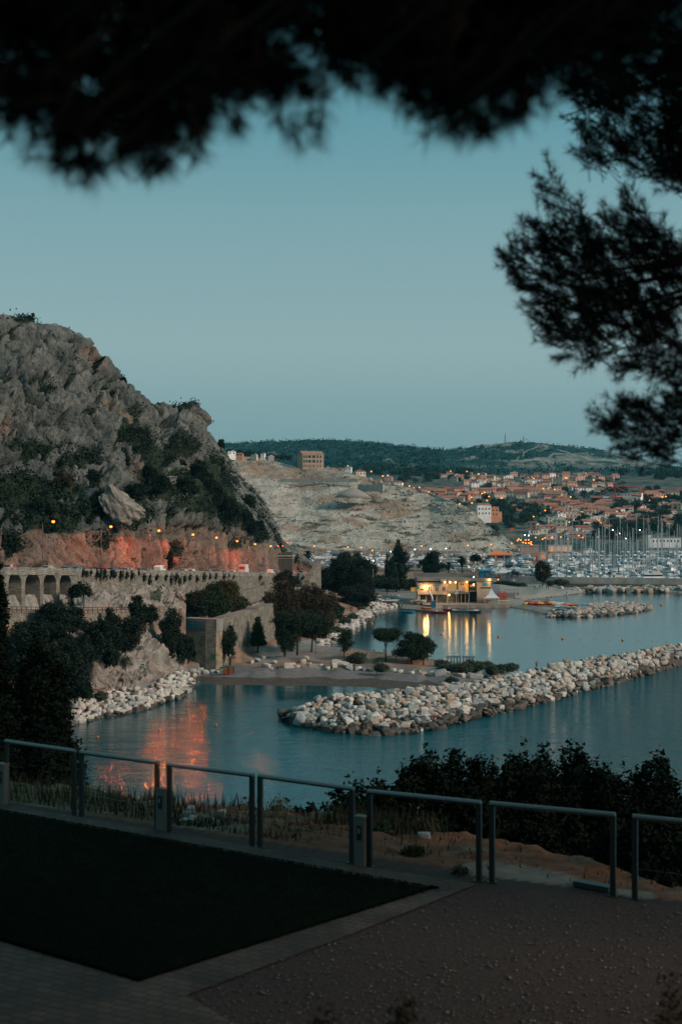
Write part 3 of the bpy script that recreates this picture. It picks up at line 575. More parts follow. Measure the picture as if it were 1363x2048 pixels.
# ================================================================ masonry on the left bank
def brick_mat(name, c1, c2, mortar, sc_=1.0, w=.55, h=.28, bump=.5, ax='xz'):
    m = bpy.data.materials.new(name); m.use_nodes = True; t = m.node_tree; b = t.nodes['Principled BSDF']; b.inputs['Roughness'].default_value = .9; b.inputs['Specular IOR Level'].default_value = .15
    at = t.nodes.new('ShaderNodeUVMap'); br = t.nodes.new('ShaderNodeTexBrick'); br.inputs['Scale'].default_value = sc_
    br.inputs['Brick Width'].default_value = w; br.inputs['Row Height'].default_value = h; br.inputs['Mortar Size'].default_value = .035
    br.inputs['Color1'].default_value = c1+(1,); br.inputs['Color2'].default_value = c2+(1,); br.inputs['Mortar'].default_value = mortar+(1,)
    nz = t.nodes.new('ShaderNodeTexNoise'); nz.inputs['Scale'].default_value = .5; nz.inputs['Detail'].default_value = 7
    mx = t.nodes.new('ShaderNodeMix'); mx.data_type = 'RGBA'; mx.blend_type = 'MULTIPLY'; mx.inputs[0].default_value = .75
    r = t.nodes.new('ShaderNodeValToRGB'); r.color_ramp.elements[0].position = .3; r.color_ramp.elements[0].color = (.45, .45, .42, 1); r.color_ramp.elements[1].position = .65; r.color_ramp.elements[1].color = (1.25, 1.2, 1.15, 1)
    t.links.new(at.outputs[0], br.inputs[0]); t.links.new(at.outputs[0], nz.inputs[0]); t.links.new(nz.outputs[0], r.inputs[0])
    t.links.new(br.outputs[0], mx.inputs[6]); t.links.new(r.outputs[0], mx.inputs[7]); t.links.new(mx.outputs[2], b.inputs['Base Color'])
    bp = t.nodes.new('ShaderNodeBump'); bp.inputs['Strength'].default_value = bump; bp.inputs['Distance'].default_value = .06; t.links.new(br.outputs['Fac'], bp.inputs['Height']); bp.invert = True; t.links.new(bp.outputs[0], b.inputs['Normal'])
    return m
M_wall = brick_mat('grey rubble masonry', (.16, .15, .125), (.27, .25, .21), (.11, .105, .09), w=.6, h=.33)
M_wallp = brick_mat('parapet masonry', (.20, .19, .16), (.32, .30, .26), (.10, .10, .085), w=.9, h=.4)
M_brown = brick_mat('brown squared masonry', (.24, .185, .13), (.38, .30, .22), (.13, .105, .08), w=.62, h=.34)
M_conc = mat('grey render', (.20, .19, .17), .9, var=.25, scale=.35, bump=.3)
M_concl = mat('pale concrete', (.34, .32, .28), .85, var=.18, scale=.3, bump=.2)
M_asph = mat('asphalt', (.05, .05, .052), .9, var=.2, scale=.6)
M_dark = mat('dark painted metal', (.015, .018, .018), .5)
def uv_wall(me, s_list):
    uv = me.uv_layers.new(name='UVMap'); 
    for l in me.loops:
        uv.data[l.index].uv = (s_list[l.vertex_index], me.vertices[l.vertex_index].co.z)
class Strip:
    """wall as columns along a plan line; zlow(s) gives the under edge (arches), depth d to the hill side"""
    def __init__(s, pts, ztop, zlow, d, step=.35, jumps=()):
        # pts plan (x, y); param s = metres
        L = [0]
        for a, b in zip(pts[:-1], pts[1:]): L.append(L[-1]+math.hypot(b[0]-a[0], b[1]-a[1]))
        s.L = L; s.pts = pts; ss = sorted(set(list(np.arange(0, L[-1], step))+[L[-1]]+[j+e for j in jumps for e in (-.002, .002) if 0 < j < L[-1]]))
        s.V = []; s.F = []; s.S = []
        pv = None
        for q in ss:
            x, y = np.interp(q, L, [p[0] for p in pts]), np.interp(q, L, [p[1] for p in pts])
            i = min(max(int(np.searchsorted(L, q))-1, 0), len(pts)-2); tx, ty = pts[i+1][0]-pts[i][0], pts[i+1][1]-pts[i][1]; l = math.hypot(tx, ty)
            nx, ny = -ty/l, tx/l       # hill side
            zt, zl = ztop(q), zlow(q); b = len(s.V)
            s.V += [(x, y, zt), (x, y, zl), (x+nx*d, y+ny*d, zl), (x+nx*d, y+ny*d, zt)]; s.S += [q, q, q+d, q+d]
            if pv is not None:
                for k in range(4): s.F.append((pv+k, pv+(k+1) % 4, b+(k+1) % 4, b+k))
            pv = b
        s.F += [(0, 3, 2, 1), (pv, pv+1, pv+2, pv+3)]
    def build(s, name, m, parent=None):
        me = bpy.data.meshes.new(name); me.from_pydata(s.V, [], s.F); me.materials.append(m); uv_wall(me, s.S); me.update()
        return obj(name, me, parent)
def plan(pxs, fY, off=0.0): return [((p-CX)*fY(p)/F+off, float(fY(p))) for p in pxs]
pxs = [-140, -60, 0, 50, 107, 150, 222, 318, 386, 433, 474, 510, 541, 560]
wp = plan(pxs, RY); Lw = [0]
for a, b in zip(wp[:-1], wp[1:]): Lw.append(Lw[-1]+math.hypot(b[0]-a[0], b[1]-a[1]))
ztop_px = tw(pxs, [HC+(HY-RP(p))*RY(p)/F for p in pxs]); s2px = lambda q: np.interp(q, Lw, pxs); px2s = lambda p: float(np.interp(p, pxs, Lw))
arches = [(a, w_) for a, w_ in ((-42, 26), (-6, 28), (30, 26), (65.5, 29), (100, 26), (131, 23))]
aj = [(px2s(a-w_/2), px2s(a+w_/2)) for a, w_ in arches]
def vlow(q):
    for a, b in aj:
        if a < q < b:
            c = (a+b)/2; h = (b-a)/2; px = s2px(q); Yq = RY(px); zsp = HC-167*Yq/F; return zsp+2.05*math.sqrt(max(0, 1-((q-c)/h)**2))
    px = float(s2px(q)); return HC-float(np.interp(px, [0, 140, 150, 170, 300, 420, 560], [235, 232, 215, 208, 205, 198, 185]))*float(RY(px))/F
vi = empty('viaduct', (wp[3][0], wp[3][1], 18), label='long grey stone road viaduct and retaining wall with tall arches', cat='viaduct'); vi_inv = Matrix.Translation((-wp[3][0], -wp[3][1], -18))
def keep(o, root):      # parent without moving
    o.parent = root; o.matrix_parent_inverse = Matrix.Translation(-Vector(root.location)) if not root.rotation_euler.z else (Matrix.Translation(root.location) @ Matrix.Rotation(root.rotation_euler.z, 4, 'Z')).inverted(); return o
keep(Strip(wp, lambda q: float(ztop_px(s2px(q)))-1.35, vlow, 3.0, .35, [e for ab in aj for e in ab]).build('arched_wall', M_wall), vi)
wp2 = [(x+.15, y) for x, y in wp]
keep(Strip(wp2, lambda q: float(ztop_px(s2px(q))), lambda q: float(ztop_px(s2px(q)))-1.45, .6, 2.5).build('parapet', M_wallp), vi)
# road deck
V, Fc = [], []
rp_ = np.linspace(-140, 575, 60)
for p in rp_:
    Yq = float(RY(p)); x = (p-CX)*Yq/F; z = HC+(HY-float(RP(p)))*Yq/F-1.0
    q_ = edge_pt(p, 14); V += [(x-.3, Yq, z), (q_[0], q_[1], z)]
Fc = [(2*i, 2*i+2, 2*i+3, 2*i+1) for i in range(len(rp_)-1)]
tag(obj('coast_road', np_mesh('coast_road', V, Fc, M_asph)), kind='structure')
# lower road with its small arcade
_LYp = tw([-120, 0, 150, 200, 250, 320, 345], [236, 256, 271, 283, 296, 317, 324]); lpx = [-120, -40, 0, 60, 150, 200, 250, 320, 345]
lp = plan(lpx, LYp); Ll = [0]
for a, b in zip(lp[:-1], lp[1:]): Ll.append(Ll[-1]+math.hypot(b[0]-a[0], b[1]-a[1]))
l2px = lambda q: float(np.interp(q, Ll, lpx)); lpx2 = lambda p: float(np.interp(p, lpx, Ll)); lz = lambda p: HC-float(np.interp(p, [0, 150, 320], [226, 227, 224]))*float(LYp(p))/F
sa = [(lpx2(c-5.6), lpx2(c+5.6)) for c in np.arange(163, 278, 16.6)]+[(lpx2(c-7), lpx2(c+7)) for c in (288, 306)]
def llow(q):
    for a, b in sa:
        if a < q < b: c = (a+b)/2; h = (b-a)/2; return lz(l2px(q))-1.9+1.0*math.sqrt(max(0, 1-((q-c)/h)**2))
    return lz(l2px(q))-5.2
ga = empty('lower_arcade', (lp[4][0], lp[4][1], 14), label='lower road carried on a row of small stone arches under the viaduct', cat='arcade')
keep(Strip(lp, lambda q: lz(l2px(q)), llow, 2.2, .3, [e for ab in sa for e in ab]).build('arcade_wall', M_wall), ga)
V = []
for p in np.linspace(-120, 345, 40):
    Yq = float(LYp(p)); x = (p-CX)*Yq/F; V += [(x+.15, Yq, lz(p)+.05), (x-4.5, Yq+1.5, lz(p)+.05)]
keep(obj('road_deck', np_mesh('road_deck', V, [(2*i, 2*i+2, 2*i+3, 2*i+1) for i in range(39)], M_concl)), ga)
m = MB(); prev = None
for p in np.arange(-100, 345, 9.5):
    Yq = float(LYp(p)); x = (p-CX)*Yq/F+.1; z = lz(p)+.05; m.box((x, Yq, z+.55), (.10, .10, 1.1))
    if prev:
        m.tube([(prev[0], prev[1], prev[2]+1.1), (x, Yq, z+1.1)], .06, 4); m.tube([(prev[0], prev[1], prev[2]+.6), (x, Yq, z+.6)], .04, 4)
    prev = (x, Yq, z)
tag(m.build('railing', M_dark), 'dark metal railing along the lower road', 'railing')
# bastion and the stone wall going back from its corner
def PG(px, Y): return ((px-CX)*Y/F, Y)
Aq, Bq = PG(366, 331), PG(432, 327.2); Cq = [PG(480, 343), PG(518, 358), PG(575, 386)]
ba = empty('stone_bastion', (Bq[0], Bq[1], 2.4), label='tall brown stone corner bastion with graffiti beside the beach', cat='bastion')
keep(Strip([Aq, Bq], lambda q: 9.75, lambda q: 1.0, 3.0, 1.0).build('brown_stone_face', M_brown), ba)
keep(Strip([Aq, (Bq[0]+.12, Bq[1]-.08)], lambda q: 12.55, lambda q: 9.8, 3.1, 1.0).build('rendered_band', M_conc), ba)
keep(Strip([(Bq[0], Bq[1]+.02)]+Cq, lambda q: 12.5+.012*q, lambda q: .8, 2.6, 1.0).build('side_wall', M_wall), ba)
Bv = Vector((Bq[0], Bq[1], 0)); Av = Vector((Aq[0], Aq[1], 0)); along = (Bv-Av).normalized(); out_ = Vector((along.y, -along.x, 0)); ang = math.atan2(along.y, along.x)
def text_mesh(s, size, depth, m, name, font_shear=0.0, offset=0.0, res=2):
    cu = bpy.data.curves.new(name, 'FONT'); cu.body = s; cu.size = size; cu.extrude = depth; cu.shear = font_shear; cu.offset = offset; cu.align_x = 'CENTER'; cu.align_y = 'CENTER'; cu.resolution_u = res
    o = bpy.data.objects.new(name, cu); sc.collection.objects.link(o); dg = bpy.context.evaluated_depsgraph_get(); me = bpy.data.meshes.new_from_object(o.evaluated_get(dg)); bpy.data.objects.remove(o); bpy.data.curves.remove(cu)
    me.materials.clear(); me.materials.append(m); return me
M_teal = mat('teal spray paint', (.01, .16, .22), .6); M_gdark = mat('dark spray paint', (.01, .03, .045), .6)
for nm_, sz, off_, mm, dd in (('graffiti_outline', 2.35, .12, M_gdark, .012), ('graffiti_letters', 2.3, .03, M_teal, .022)):
    g = obj(nm_, text_mesh('\u018eNR,', sz, dd, mm, nm_, .1, off_)); p = W(389, 1251, 328.6)+out_*.5; g.matrix_world = Matrix.Translation((p.x, p.y, p.z)) @ Matrix.Rotation(ang, 4, 'Z') @ Matrix.Rotation(R(90), 4, 'X'); 
    mw = g.matrix_world.copy(); g.parent = ba; g.matrix_parent_inverse = Matrix.Translation(-Vector(ba.location)); g.matrix_world = mw
# second terrace wall above the bastion with small pillars
tp_ = [PG(438, 372), PG(480, 400), PG(530, 432), PG(575, 455)]
tw_ = empty('terrace_wall', (tp_[0][0], tp_[0][1], 11), label='low pale terrace wall above the bastion trees', cat='wall')
keep(Strip(tp_, lambda q: 14.2, lambda q: 10.0, 1.0, 4).build('wall_face', M_wall), tw_)
# end of the retaining wall with the ramp
ep = [PG(560, 497), PG(585, 516), PG(612, 532)]
rw = empty('ramp_wall', (ep[0][0], ep[0][1], 8), label='pale stone wall and sloping ramp where the coast road ends', cat='ramp')
keep(Strip(ep, lambda q: 14.0-.03*q, lambda q: 3, 2.5, 2).build('upper_face', M_wall), rw)
rpn = [PG(598, 505), PG(615, 508), PG(642, 520)]
keep(Strip(rpn, lambda q: 8.4+q*.55, lambda q: 2.0, 2.0, 1.0).build('ramp_face', M_wall), rw)
m = MB(); a, b = PG(600, 508), PG(640, 524)
m.add([(a[0], a[1], 8.6), (b[0], b[1], 12.4), (b[0]-2, b[1]+10, 12.6), (a[0]-3, a[1]+8, 9.0)], [(0, 1, 2, 3)])
keep(m.build('ramp_surface', M_concl), rw)
m = MB(); c = PG(640, 524); m.box((c[0]-1.2, c[1]+1, 7.4), (2.8, 5, 13.4)); keep(m.build('end_pier', M_wall), rw)
# marina sea wall
swx = [((u_-CX)*Y_/F, Y_) for u_, Y_ in ((1035, 660), (1120, 652), (1250, 646), (1363, 640), (1640, 628))]
sw = empty('sea_wall', (swx[1][0], swx[1][1], 1), label='long pale concrete sea wall in front of the marina masts', cat='sea wall')
keep(Strip(swx, lambda q: 4.7, lambda q: 1.2, 2.0, 6).build('pale_wall', M_concl), sw)
swb = [(x, y-5) for x, y in swx[1:]]
keep(Strip(swb, lambda q: 1.95, lambda q: -.5, 4.9, 6).build('dark_footing', mat('dark wet concrete', (.085, .075, .065), .9, var=.3, scale=.4)), sw)
# rock outcrop above the road
V, Fc = boulder_np(77, 5); V = V*(1+.12*fbm(V*3, 5, 7, .6)[:, None]+.16*(worley(V*2.4, 3)[2]-.5)[:, None]+.08*(worley(V*5, 4)[2]-.5)[:, None]); V = V*(1+.07*fbm(V*7, 3, 17)[:, None]+.07*(worley(V*8, 6)[2]-.5)[:, None]); V = V*np.stack([1-.50*V[:, 2], 1-.35*V[:, 2], 1+0*V[:, 2]], 1)*(1+.16*fbm(V*1.2+5, 3, 9)[:, None]); V = V/np.abs(V).max(0)*np.array((5.2, 4.0, 6.4)); th = R(-34); V = V@np.array(((math.cos(th), 0, -math.sin(th)), (0, 1, 0), (math.sin(th), 0, math.cos(th))))
p = W(236, 1016, 346); o = obj('rock_outcrop', np_mesh('rock_outcrop', V, Fc, mat('pale outcrop limestone', (.20, .17, .14), .9, var=.45, scale=.5, bump=.9, bscale=1.5)), loc=p); tag(o, 'big pale rock standing out of the dark scrub above the coast road', 'rock')
# ================================================================ vegetation
def leafmat(name, c1, c2, sc_=.9): return mat(name, c1, .75, col2=c2, scale=sc_, spec=.15)
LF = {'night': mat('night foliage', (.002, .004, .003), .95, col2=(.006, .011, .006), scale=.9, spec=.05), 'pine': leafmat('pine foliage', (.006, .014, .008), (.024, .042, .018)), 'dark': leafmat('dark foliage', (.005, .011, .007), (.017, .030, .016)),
      'rust': leafmat('rusty foliage', (.016, .018, .010), (.065, .045, .024)), 'olive': leafmat('olive shrub foliage', (.028, .040, .028), (.080, .10, .065)),
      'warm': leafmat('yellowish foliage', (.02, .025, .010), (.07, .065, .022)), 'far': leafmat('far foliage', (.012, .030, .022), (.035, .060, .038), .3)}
M_bark = mat('bark', (.045, .034, .026), .95, var=.35, scale=3, bump=.6)
M_barkp = mat('pale bark', (.13, .11, .09), .95, var=.3, scale=3, bump=.4)
def crown_np(lobes, n, size, seed, per=4, flat=.6, fill=.45):
    """leaf clumps spread through ellipsoid lobes; each clump a few small quads"""
    q = np.random.RandomState(seed); w = np.array([(l[3]*l[4]+l[3]*l[5]+l[4]*l[5]) for l in lobes]); w = w/w.sum()
    k = q.choice(len(lobes), n, p=w); L = np.array(lobes)[k]
    d = q.normal(size=(n, 3)); d /= np.linalg.norm(d, axis=1, keepdims=True); r = fill+(1.08-fill)*q.rand(n)**.55
    r = r*(1+.34*vn(d*2.3+L[:, :3]*.7, seed)+.30*vn(d*5.5+L[:, :3], seed+4))
    c = L[:, :3]+d*r[:, None]*L[:, 3:6]
    c = np.repeat(c, per, 0)+q.normal(size=(n*per, 3))*size*.75; N = len(c)
    a = q.normal(size=(N, 3)); a[:, 2] *= flat; a /= np.linalg.norm(a, axis=1, keepdims=True); b = np.cross(a, q.normal(size=(N, 3))); b /= np.linalg.norm(b, axis=1, keepdims=True)
    s1 = size*q.uniform(.5, 1.1, (N, 1)); s2 = s1*q.uniform(.35, .7, (N, 1))
    V = np.stack([c-a*s1, c-b*s2, c+a*s1, c+b*s2], 1).reshape(-1, 3); return V, np.arange(N*4).reshape(-1, 4)
def lobes_for(kind, w, h, seed):
    q = random.Random(seed); L = []
    if kind == 'umbrella':
        for i in range(9): a = q.uniform(0, 6.28); r = q.uniform(.1, .62)*w/2; L.append((r*math.cos(a), r*math.sin(a), h*.78+q.uniform(-.06, .08)*h, w*.26, w*.26, h*.14))
        L.append((0, 0, h*.8, w*.38, w*.38, h*.16))
    elif kind == 'pine':
        for i in range(11): t = i/10; a = q.uniform(0, 6.28); r = q.uniform(.15, .34)*w*(1.15-.5*t); L.append((r*math.cos(a), r*math.sin(a), h*(.38+.52*t), w*.24*(1.15-.45*t), w*.24*(1.15-.45*t), h*.12))
        L.append((0, 0, h*.62, w*.3, w*.3, h*.28))
    elif kind == 'round':
        for i in range(17): a = q.uniform(0, 6.28); e = q.uniform(-.9, 1); r = w*q.uniform(.28, .42)*math.sqrt(max(.08, 1-e*e)); L.append((r*math.cos(a), r*math.sin(a), h*(.60+.28*e), w*q.uniform(.10, .20), w*q.uniform(.10, .20), h*q.uniform(.07, .15)))
        L.append((0, 0, h*.57, w*.26, w*.26, h*.26))
    elif kind == 'tall':
        for i in range(12): t = i/11; a = q.uniform(0, 6.28); r = w*.20*math.sin(math.pi*(.18+.75*t)); L.append((r*math.cos(a), r*math.sin(a), h*(.22+.68*t), w*.26*math.sin(math.pi*(.25+.68*t)), w*.26*math.sin(math.pi*(.25+.68*t)), h*q.uniform(.09, .13)))
        L.append((0, 0, h*.55, w*.26, w*.26, h*.36))
    elif kind == 'cypress':
        for i in range(6): t = i/5; L.append((q.uniform(-.05, .05)*w, 0, h*(.15+.75*t), w*.5*(1-.65*t**1.6), w*.5*(1-.65*t**1.6), h*.13))
    elif kind == 'conifer':
        for i in range(9):
            t = i/8
            for k in range(3): a = k*2.1+i; r = w*.26*(1-.85*t); L.append((r*math.cos(a), r*math.sin(a), h*(.22+.70*t), w*.24*(1-.75*t)+.05*w, w*.24*(1-.75*t)+.05*w, h*.06))
    elif kind == 'mass':
        for i in range(22): a = q.uniform(0, 6.28); e = q.uniform(-1, 1); r = w*q.uniform(.22, .46)*(1-.55*max(0, e)**2); L.append((r*math.cos(a), r*math.sin(a), h*(.47+.40*e), w*q.uniform(.09, .19), w*q.uniform(.09, .19), h*q.uniform(.07, .16)))
        L.append((0, 0, h*.40, w*.29, w*.29, h*.36))
    elif kind == 'bush':
        for i in range(7): a = q.uniform(0, 6.28); r = q.uniform(.1, .3)*w; L.append((r*math.cos(a), r*math.sin(a), h*q.uniform(.3, .55), w*.25, w*.25, h*q.uniform(.28, .45)))
        L.append((0, 0, h*.4, w*.36, w*.36, h*.42))
    return L
def tree_meshes(kind, w, h, seed, leaf, dens=1.0, lsize=None, bark=None, trunk=True):
    L = lobes_for(kind, w, h, seed); ls = lsize or max(.16, min(.45, w*.045)); area = sum(l[3]*l[4]*1.5+l[3]*l[5]*2.2 for l in L)*4
    n = int(min(14000, max(150, dens*area/(ls*ls*2.2)))); V, Fc = crown_np(L, n, ls, seed)
    cm = np_mesh('crown', V, Fc, LF[leaf]); tm = None
    if trunk:
        m = MB(); q = random.Random(seed+5); r0 = max(.10, h*.022); hl = h*({'umbrella': .72, 'pine': .6, 'round': .5, 'tall': .7, 'cypress': .6, 'conifer': .85, 'bush': .3, 'mass': .5}[kind])
        bx, by = q.uniform(-.05, .05)*h, q.uniform(-.05, .05)*h
        m.tube([(0, 0, -.6), (bx*.4, by*.4, hl*.35), (bx, by, hl*.7), (bx*.6, by*.6, hl)], [r0*1.25, r0, r0*.75, r0*.45], 7)
        for l in sorted(L, key=lambda l: -l[3])[:7]:
            z0 = min(hl*.62, l[2]*.75)*q.uniform(.75, 1); m.tube([(bx*.8, by*.8, z0), (l[0]*.5+bx*.3, l[1]*.5+by*.3, (z0+l[2])*.52), (l[0], l[1], l[2])], [r0*.5, r0*.34, r0*.12], 5)
        tm = m.mesh('trunk', bark or M_bark, True)
    return cm, tm
def plant_tree(name, kind, px, base, topy, halfw, Y, leaf, label, cat, seed, group=None, dens=1.0, lsize=None, bark=None, trunk=True, z=None, rz=0):
    """a tree of its own: foot at photo point (px, base) and depth Y, as high and wide as it stands there"""
    p = W(px, base, Y); h = (base-topy)*Y/F; w = 2*halfw*Y/F
    if z is not None: h += p.z-z; p.z = z
    cm, tm = tree_meshes(kind, w, h, seed, leaf, dens, lsize, bark, trunk)
    e = empty(name, p, rz, label, cat, group); obj('crown', cm, e)
    if tm: obj('trunk', tm, e)
    return e
T = plant_tree
# beside the coves
T('stone_pine', 'umbrella', 771, 1318, 1257, 28, 334, 'pine', 'small umbrella-shaped pine on the earth mound between the two coves', 'pine tree', 11, lsize=.24)
T('pine_tree', 'pine', 822, 1330, 1266, 30, 331, 'pine', 'wide low pine with a dark crown at the right end of the earth mound', 'pine tree', 12, lsize=.26, dens=1.2)
e = T('pine_tree', 'pine', 846, 1330, 1274, 34, 333, 'pine', 'dense pine crown leaning right behind the wide low pine', 'pine tree', 19, lsize=.26, dens=1.1)
T('pine_tree', 'round', 689, 1326, 1254, 19, 330, 'pine', 'slender young pine on the beach side left of the umbrella pine', 'pine tree', 13, lsize=.22, dens=.55)
T('pine_tree', 'umbrella', 594, 1318, 1222, 56, 345, 'pine', 'broad dark pine with forked leaning trunks above the orange earth', 'pine tree', 14, lsize=.28, dens=1.3)
T('pine_tree', 'umbrella', 622, 1314, 1230, 46, 352, 'pine', 'pine behind the forked one, its crown reaching the pale path', 'pine tree', 15, lsize=.28, dens=1.2)
T('pine_tree', 'round', 571, 1328, 1246, 24, 340, 'pine', 'straight-trunked pine at the left end of the orange earth', 'pine tree', 16, lsize=.26)
T('conifer', 'conifer', 515, 1302, 1233, 17, 348, 'pine', 'small pointed conifer in front of the stone side wall', 'conifer', 17, lsize=.24)
T('broadleaf_tree', 'tall', 460, 1326, 1246, 22, 331, 'pine', 'airy tree growing against the brown bastion wall', 'tree', 18, lsize=.22, dens=.7)
T('broadleaf_tree', 'mass', 556, 1304, 1150, 38, 376, 'rust', 'tall reddish-brown tree standing left of the pine group', 'tree', 21, lsize=.30, dens=1.2)
T('broadleaf_tree', 'mass', 618, 1300, 1166, 48, 398, 'rust', 'reddish-brown tree just right of the tallest rusty tree', 'tree', 22, lsize=.30, dens=1.2)
T('broadleaf_tree', 'mass', 582, 1300, 1176, 46, 405, 'dark', 'dark green tree between the two reddish-brown trees', 'tree', 23, lsize=.3, dens=1.2)
T('broadleaf_tree', 'mass', 652, 1262, 1180, 28, 425, 'rust', 'thin brownish tree over the rocks beside the coastal path', 'tree', 24, lsize=.28, dens=.7)
T('broadleaf_tree', 'mass', 632, 1285, 1215, 26, 395, 'rust', 'low rusty tree above the first rocks of the coastal path', 'tree', 241, lsize=.28, dens=1.0)
T('broadleaf_tree', 'mass', 664, 1242, 1205, 26, 455, 'pine', 'low dark tree at the bend of the coastal path', 'tree', 25, lsize=.28)
T('broadleaf_tree', 'round', 570, 1195, 1140, 26, 470, 'dark', 'dark tree touching the end of the retaining wall', 'tree', 26, lsize=.32)
T('broadleaf_tree', 'mass', 690, 1226, 1108, 52, 540, 'pine', 'largest dark tree of the clump right of the ramp wall', 'tree', 27, lsize=.36, dens=1.4)
T('broadleaf_tree', 'mass', 720, 1222, 1106, 36, 530, 'dark', 'dark tree at the right edge of the big clump, beside the moored mast', 'tree', 28, lsize=.36, dens=1.4)
T('broadleaf_tree', 'mass', 700, 1220, 1098, 34, 560, 'pine', 'tall tree rising behind the middle of the big clump', 'tree', 29, lsize=.36, dens=1.3)
T('broadleaf_tree', 'mass', 660, 1222, 1130, 32, 535, 'dark', 'dark green tree at the left edge of the big clump, beside the ramp pier', 'tree', 30, lsize=.34, dens=1.3)
T('broadleaf_tree', 'mass', 710, 1226, 1165, 36, 505, 'dark', 'low spreading dark tree at the front of the big clump', 'tree', 31, lsize=.34, dens=1.4)
T('stone_pine', 'umbrella', 773, 1202, 1158, 26, 560, 'pine', 'rounded pine left of the lit waterfront building', 'pine tree', 32, lsize=.34, dens=1.3)
T('poplar', 'tall', 798, 1180, 1081, 23, 600, 'dark', 'tall dark tree standing high left of the waterfront building', 'tree', 33, lsize=.4, dens=1.4)
T('broadleaf_tree', 'round', 867, 1172, 1101, 25, 625, 'pine', 'round-headed tree behind the roof of the waterfront building', 'tree', 34, lsize=.4, dens=1.5)
for i, (x, b, t, hw, lb) in enumerate([(773, 1165, 1110, 5, 'thin cypress left of the tall dark tree'), (783, 1166, 1118, 5, 'second thin cypress, closest to the tall dark tree')]): T('cypress', 'cypress', x, b, t, hw, 595, 'dark', lb, 'cypress', 40+i, lsize=.3, dens=1.5)
T('broadleaf_tree', 'round', 1084, 1178, 1120, 17, 630, 'rust', 'lone tree on the far beach in front of the sea wall', 'tree', 43, lsize=.36, dens=1.1, bark=M_bark)
T('broadleaf_tree', 'round', 951, 1128, 1108, 13, 800, 'dark', 'small round dark tree in the boatyard by the flags', 'tree', 44, lsize=.4)
T('broadleaf_tree', 'round', 581, 1140, 1122, 12, 560, 'dark', 'small tree at the foot of the stone gatehouse', 'tree', 45, lsize=.4)
for i, (x, b, t, hw, Y) in enumerate([(748, 1172, 1148, 26, 585), (790, 1176, 1152, 24, 590), (760, 1175, 1158, 26, 575), (818, 1178, 1156, 16, 600), (735, 1150, 1125, 18, 640)]): T('hedge_shrub', 'bush', x, b, t, hw, Y, 'pine', ['wide green hedge shrub left of the cypresses', 'green hedge shrub under the tall dark tree', 'front hedge shrub behind the rounded pine', 'hedge shrub touching the left end of the building', 'far green shrub left of the tall dark tree'][i], 'shrub', 50+i, 'hedge shrubs by the harbour', lsize=.36, trunk=False, dens=1.3)
# left bank and bastion
LT = [('mass', 60, 1330, 1235, 46, 250, 'dark', 'dark tree at the left below the first arch'), ('mass', 95, 1440, 1330, 50, 244, 'dark', 'dark tree just above the left end of the boulders'), ('mass', 150, 1400, 1320, 34, 256, 'dark', 'dark tree between the pale rock slope and the left boulders'), ('mass', 195, 1300, 1238, 34, 270, 'dark', 'dark tree in front of the left small arches'), ('mass', 418, 1234, 1166, 40, 350, 'pine', 'wide dark tree on top of the bastion, left one of the group'), ('mass', 458, 1232, 1158, 38, 362, 'warm', 'tree with yellowish top on the terrace behind the bastion corner'), ('mass', 395, 1236, 1186, 24, 343, 'dark', 'low dark tree at the left end of the bastion top'), ('mass', 478, 1228, 1192, 18, 370, 'pine', 'small tree at the right end of the bastion terrace'),
      ('bush', 162, 1206, 1163, 24, 289, 'dark', 'rounded dark bush right of the last viaduct arch'), ('mass', 108, 1262, 1203, 42, 262, 'dark', 'dark tree mass below the viaduct arches'), ('mass', 140, 1268, 1212, 32, 264, 'dark', 'dark tree right of the mass below the arches'),
      ('mass', 222, 1262, 1211, 13, 282, 'dark', 'small dark tree rising in front of the lower railing'), ('mass', 272, 1245, 1190, 20, 300, 'dark', 'dark tree in front of the small arches'), ('mass', 300, 1248, 1207, 18, 305, 'pine', 'pine-green tree left of the dark slope tree'), ('mass', 246, 1300, 1232, 42, 279, 'dark', 'broad dark tree hiding the small arches'), ('mass', 348, 1330, 1214, 22, 309, 'dark', 'tall dark tree left of the graffiti wall'), ('mass', 372, 1322, 1268, 18, 318, 'dark', 'dark shrubby tree at the foot of the bastion'), ('mass', 334, 1290, 1228, 16, 306, 'dark', 'dark tree beside the end of the small arches'),
      ('mass', 158, 1325, 1262, 32, 260, 'dark', 'dark tree on the rock slope under the small arches'), ('mass', 118, 1350, 1270, 44, 252, 'dark', 'dark tree on the lower left slope'), ('bush', 222, 1330, 1295, 20, 272, 'dark', 'round dark shrub in the middle of the pale rock slope'), ('bush', 283, 1358, 1325, 20, 289, 'dark', 'dark shrub beside the lower path'), ('bush', 203, 1398, 1383, 13, 268, 'olive', 'small shrub at the top of the left boulders'), ('bush', 273, 1374, 1361, 11, 284, 'dark', 'small dark shrub just above the pale path'), ('bush', 340, 1300, 1285, 14, 309, 'olive', 'small olive shrub on the rocks below the bastion')]
for i, (k, x, b, t, hw, Y, lf, lb) in enumerate(LT): T('shrub' if k == 'bush' else 'broadleaf_tree', k, x, b, t, hw, Y, lf, lb, 'shrub' if k == 'bush' else 'tree', 60+i, lsize=.27, dens=1.25, trunk=k != 'bush')
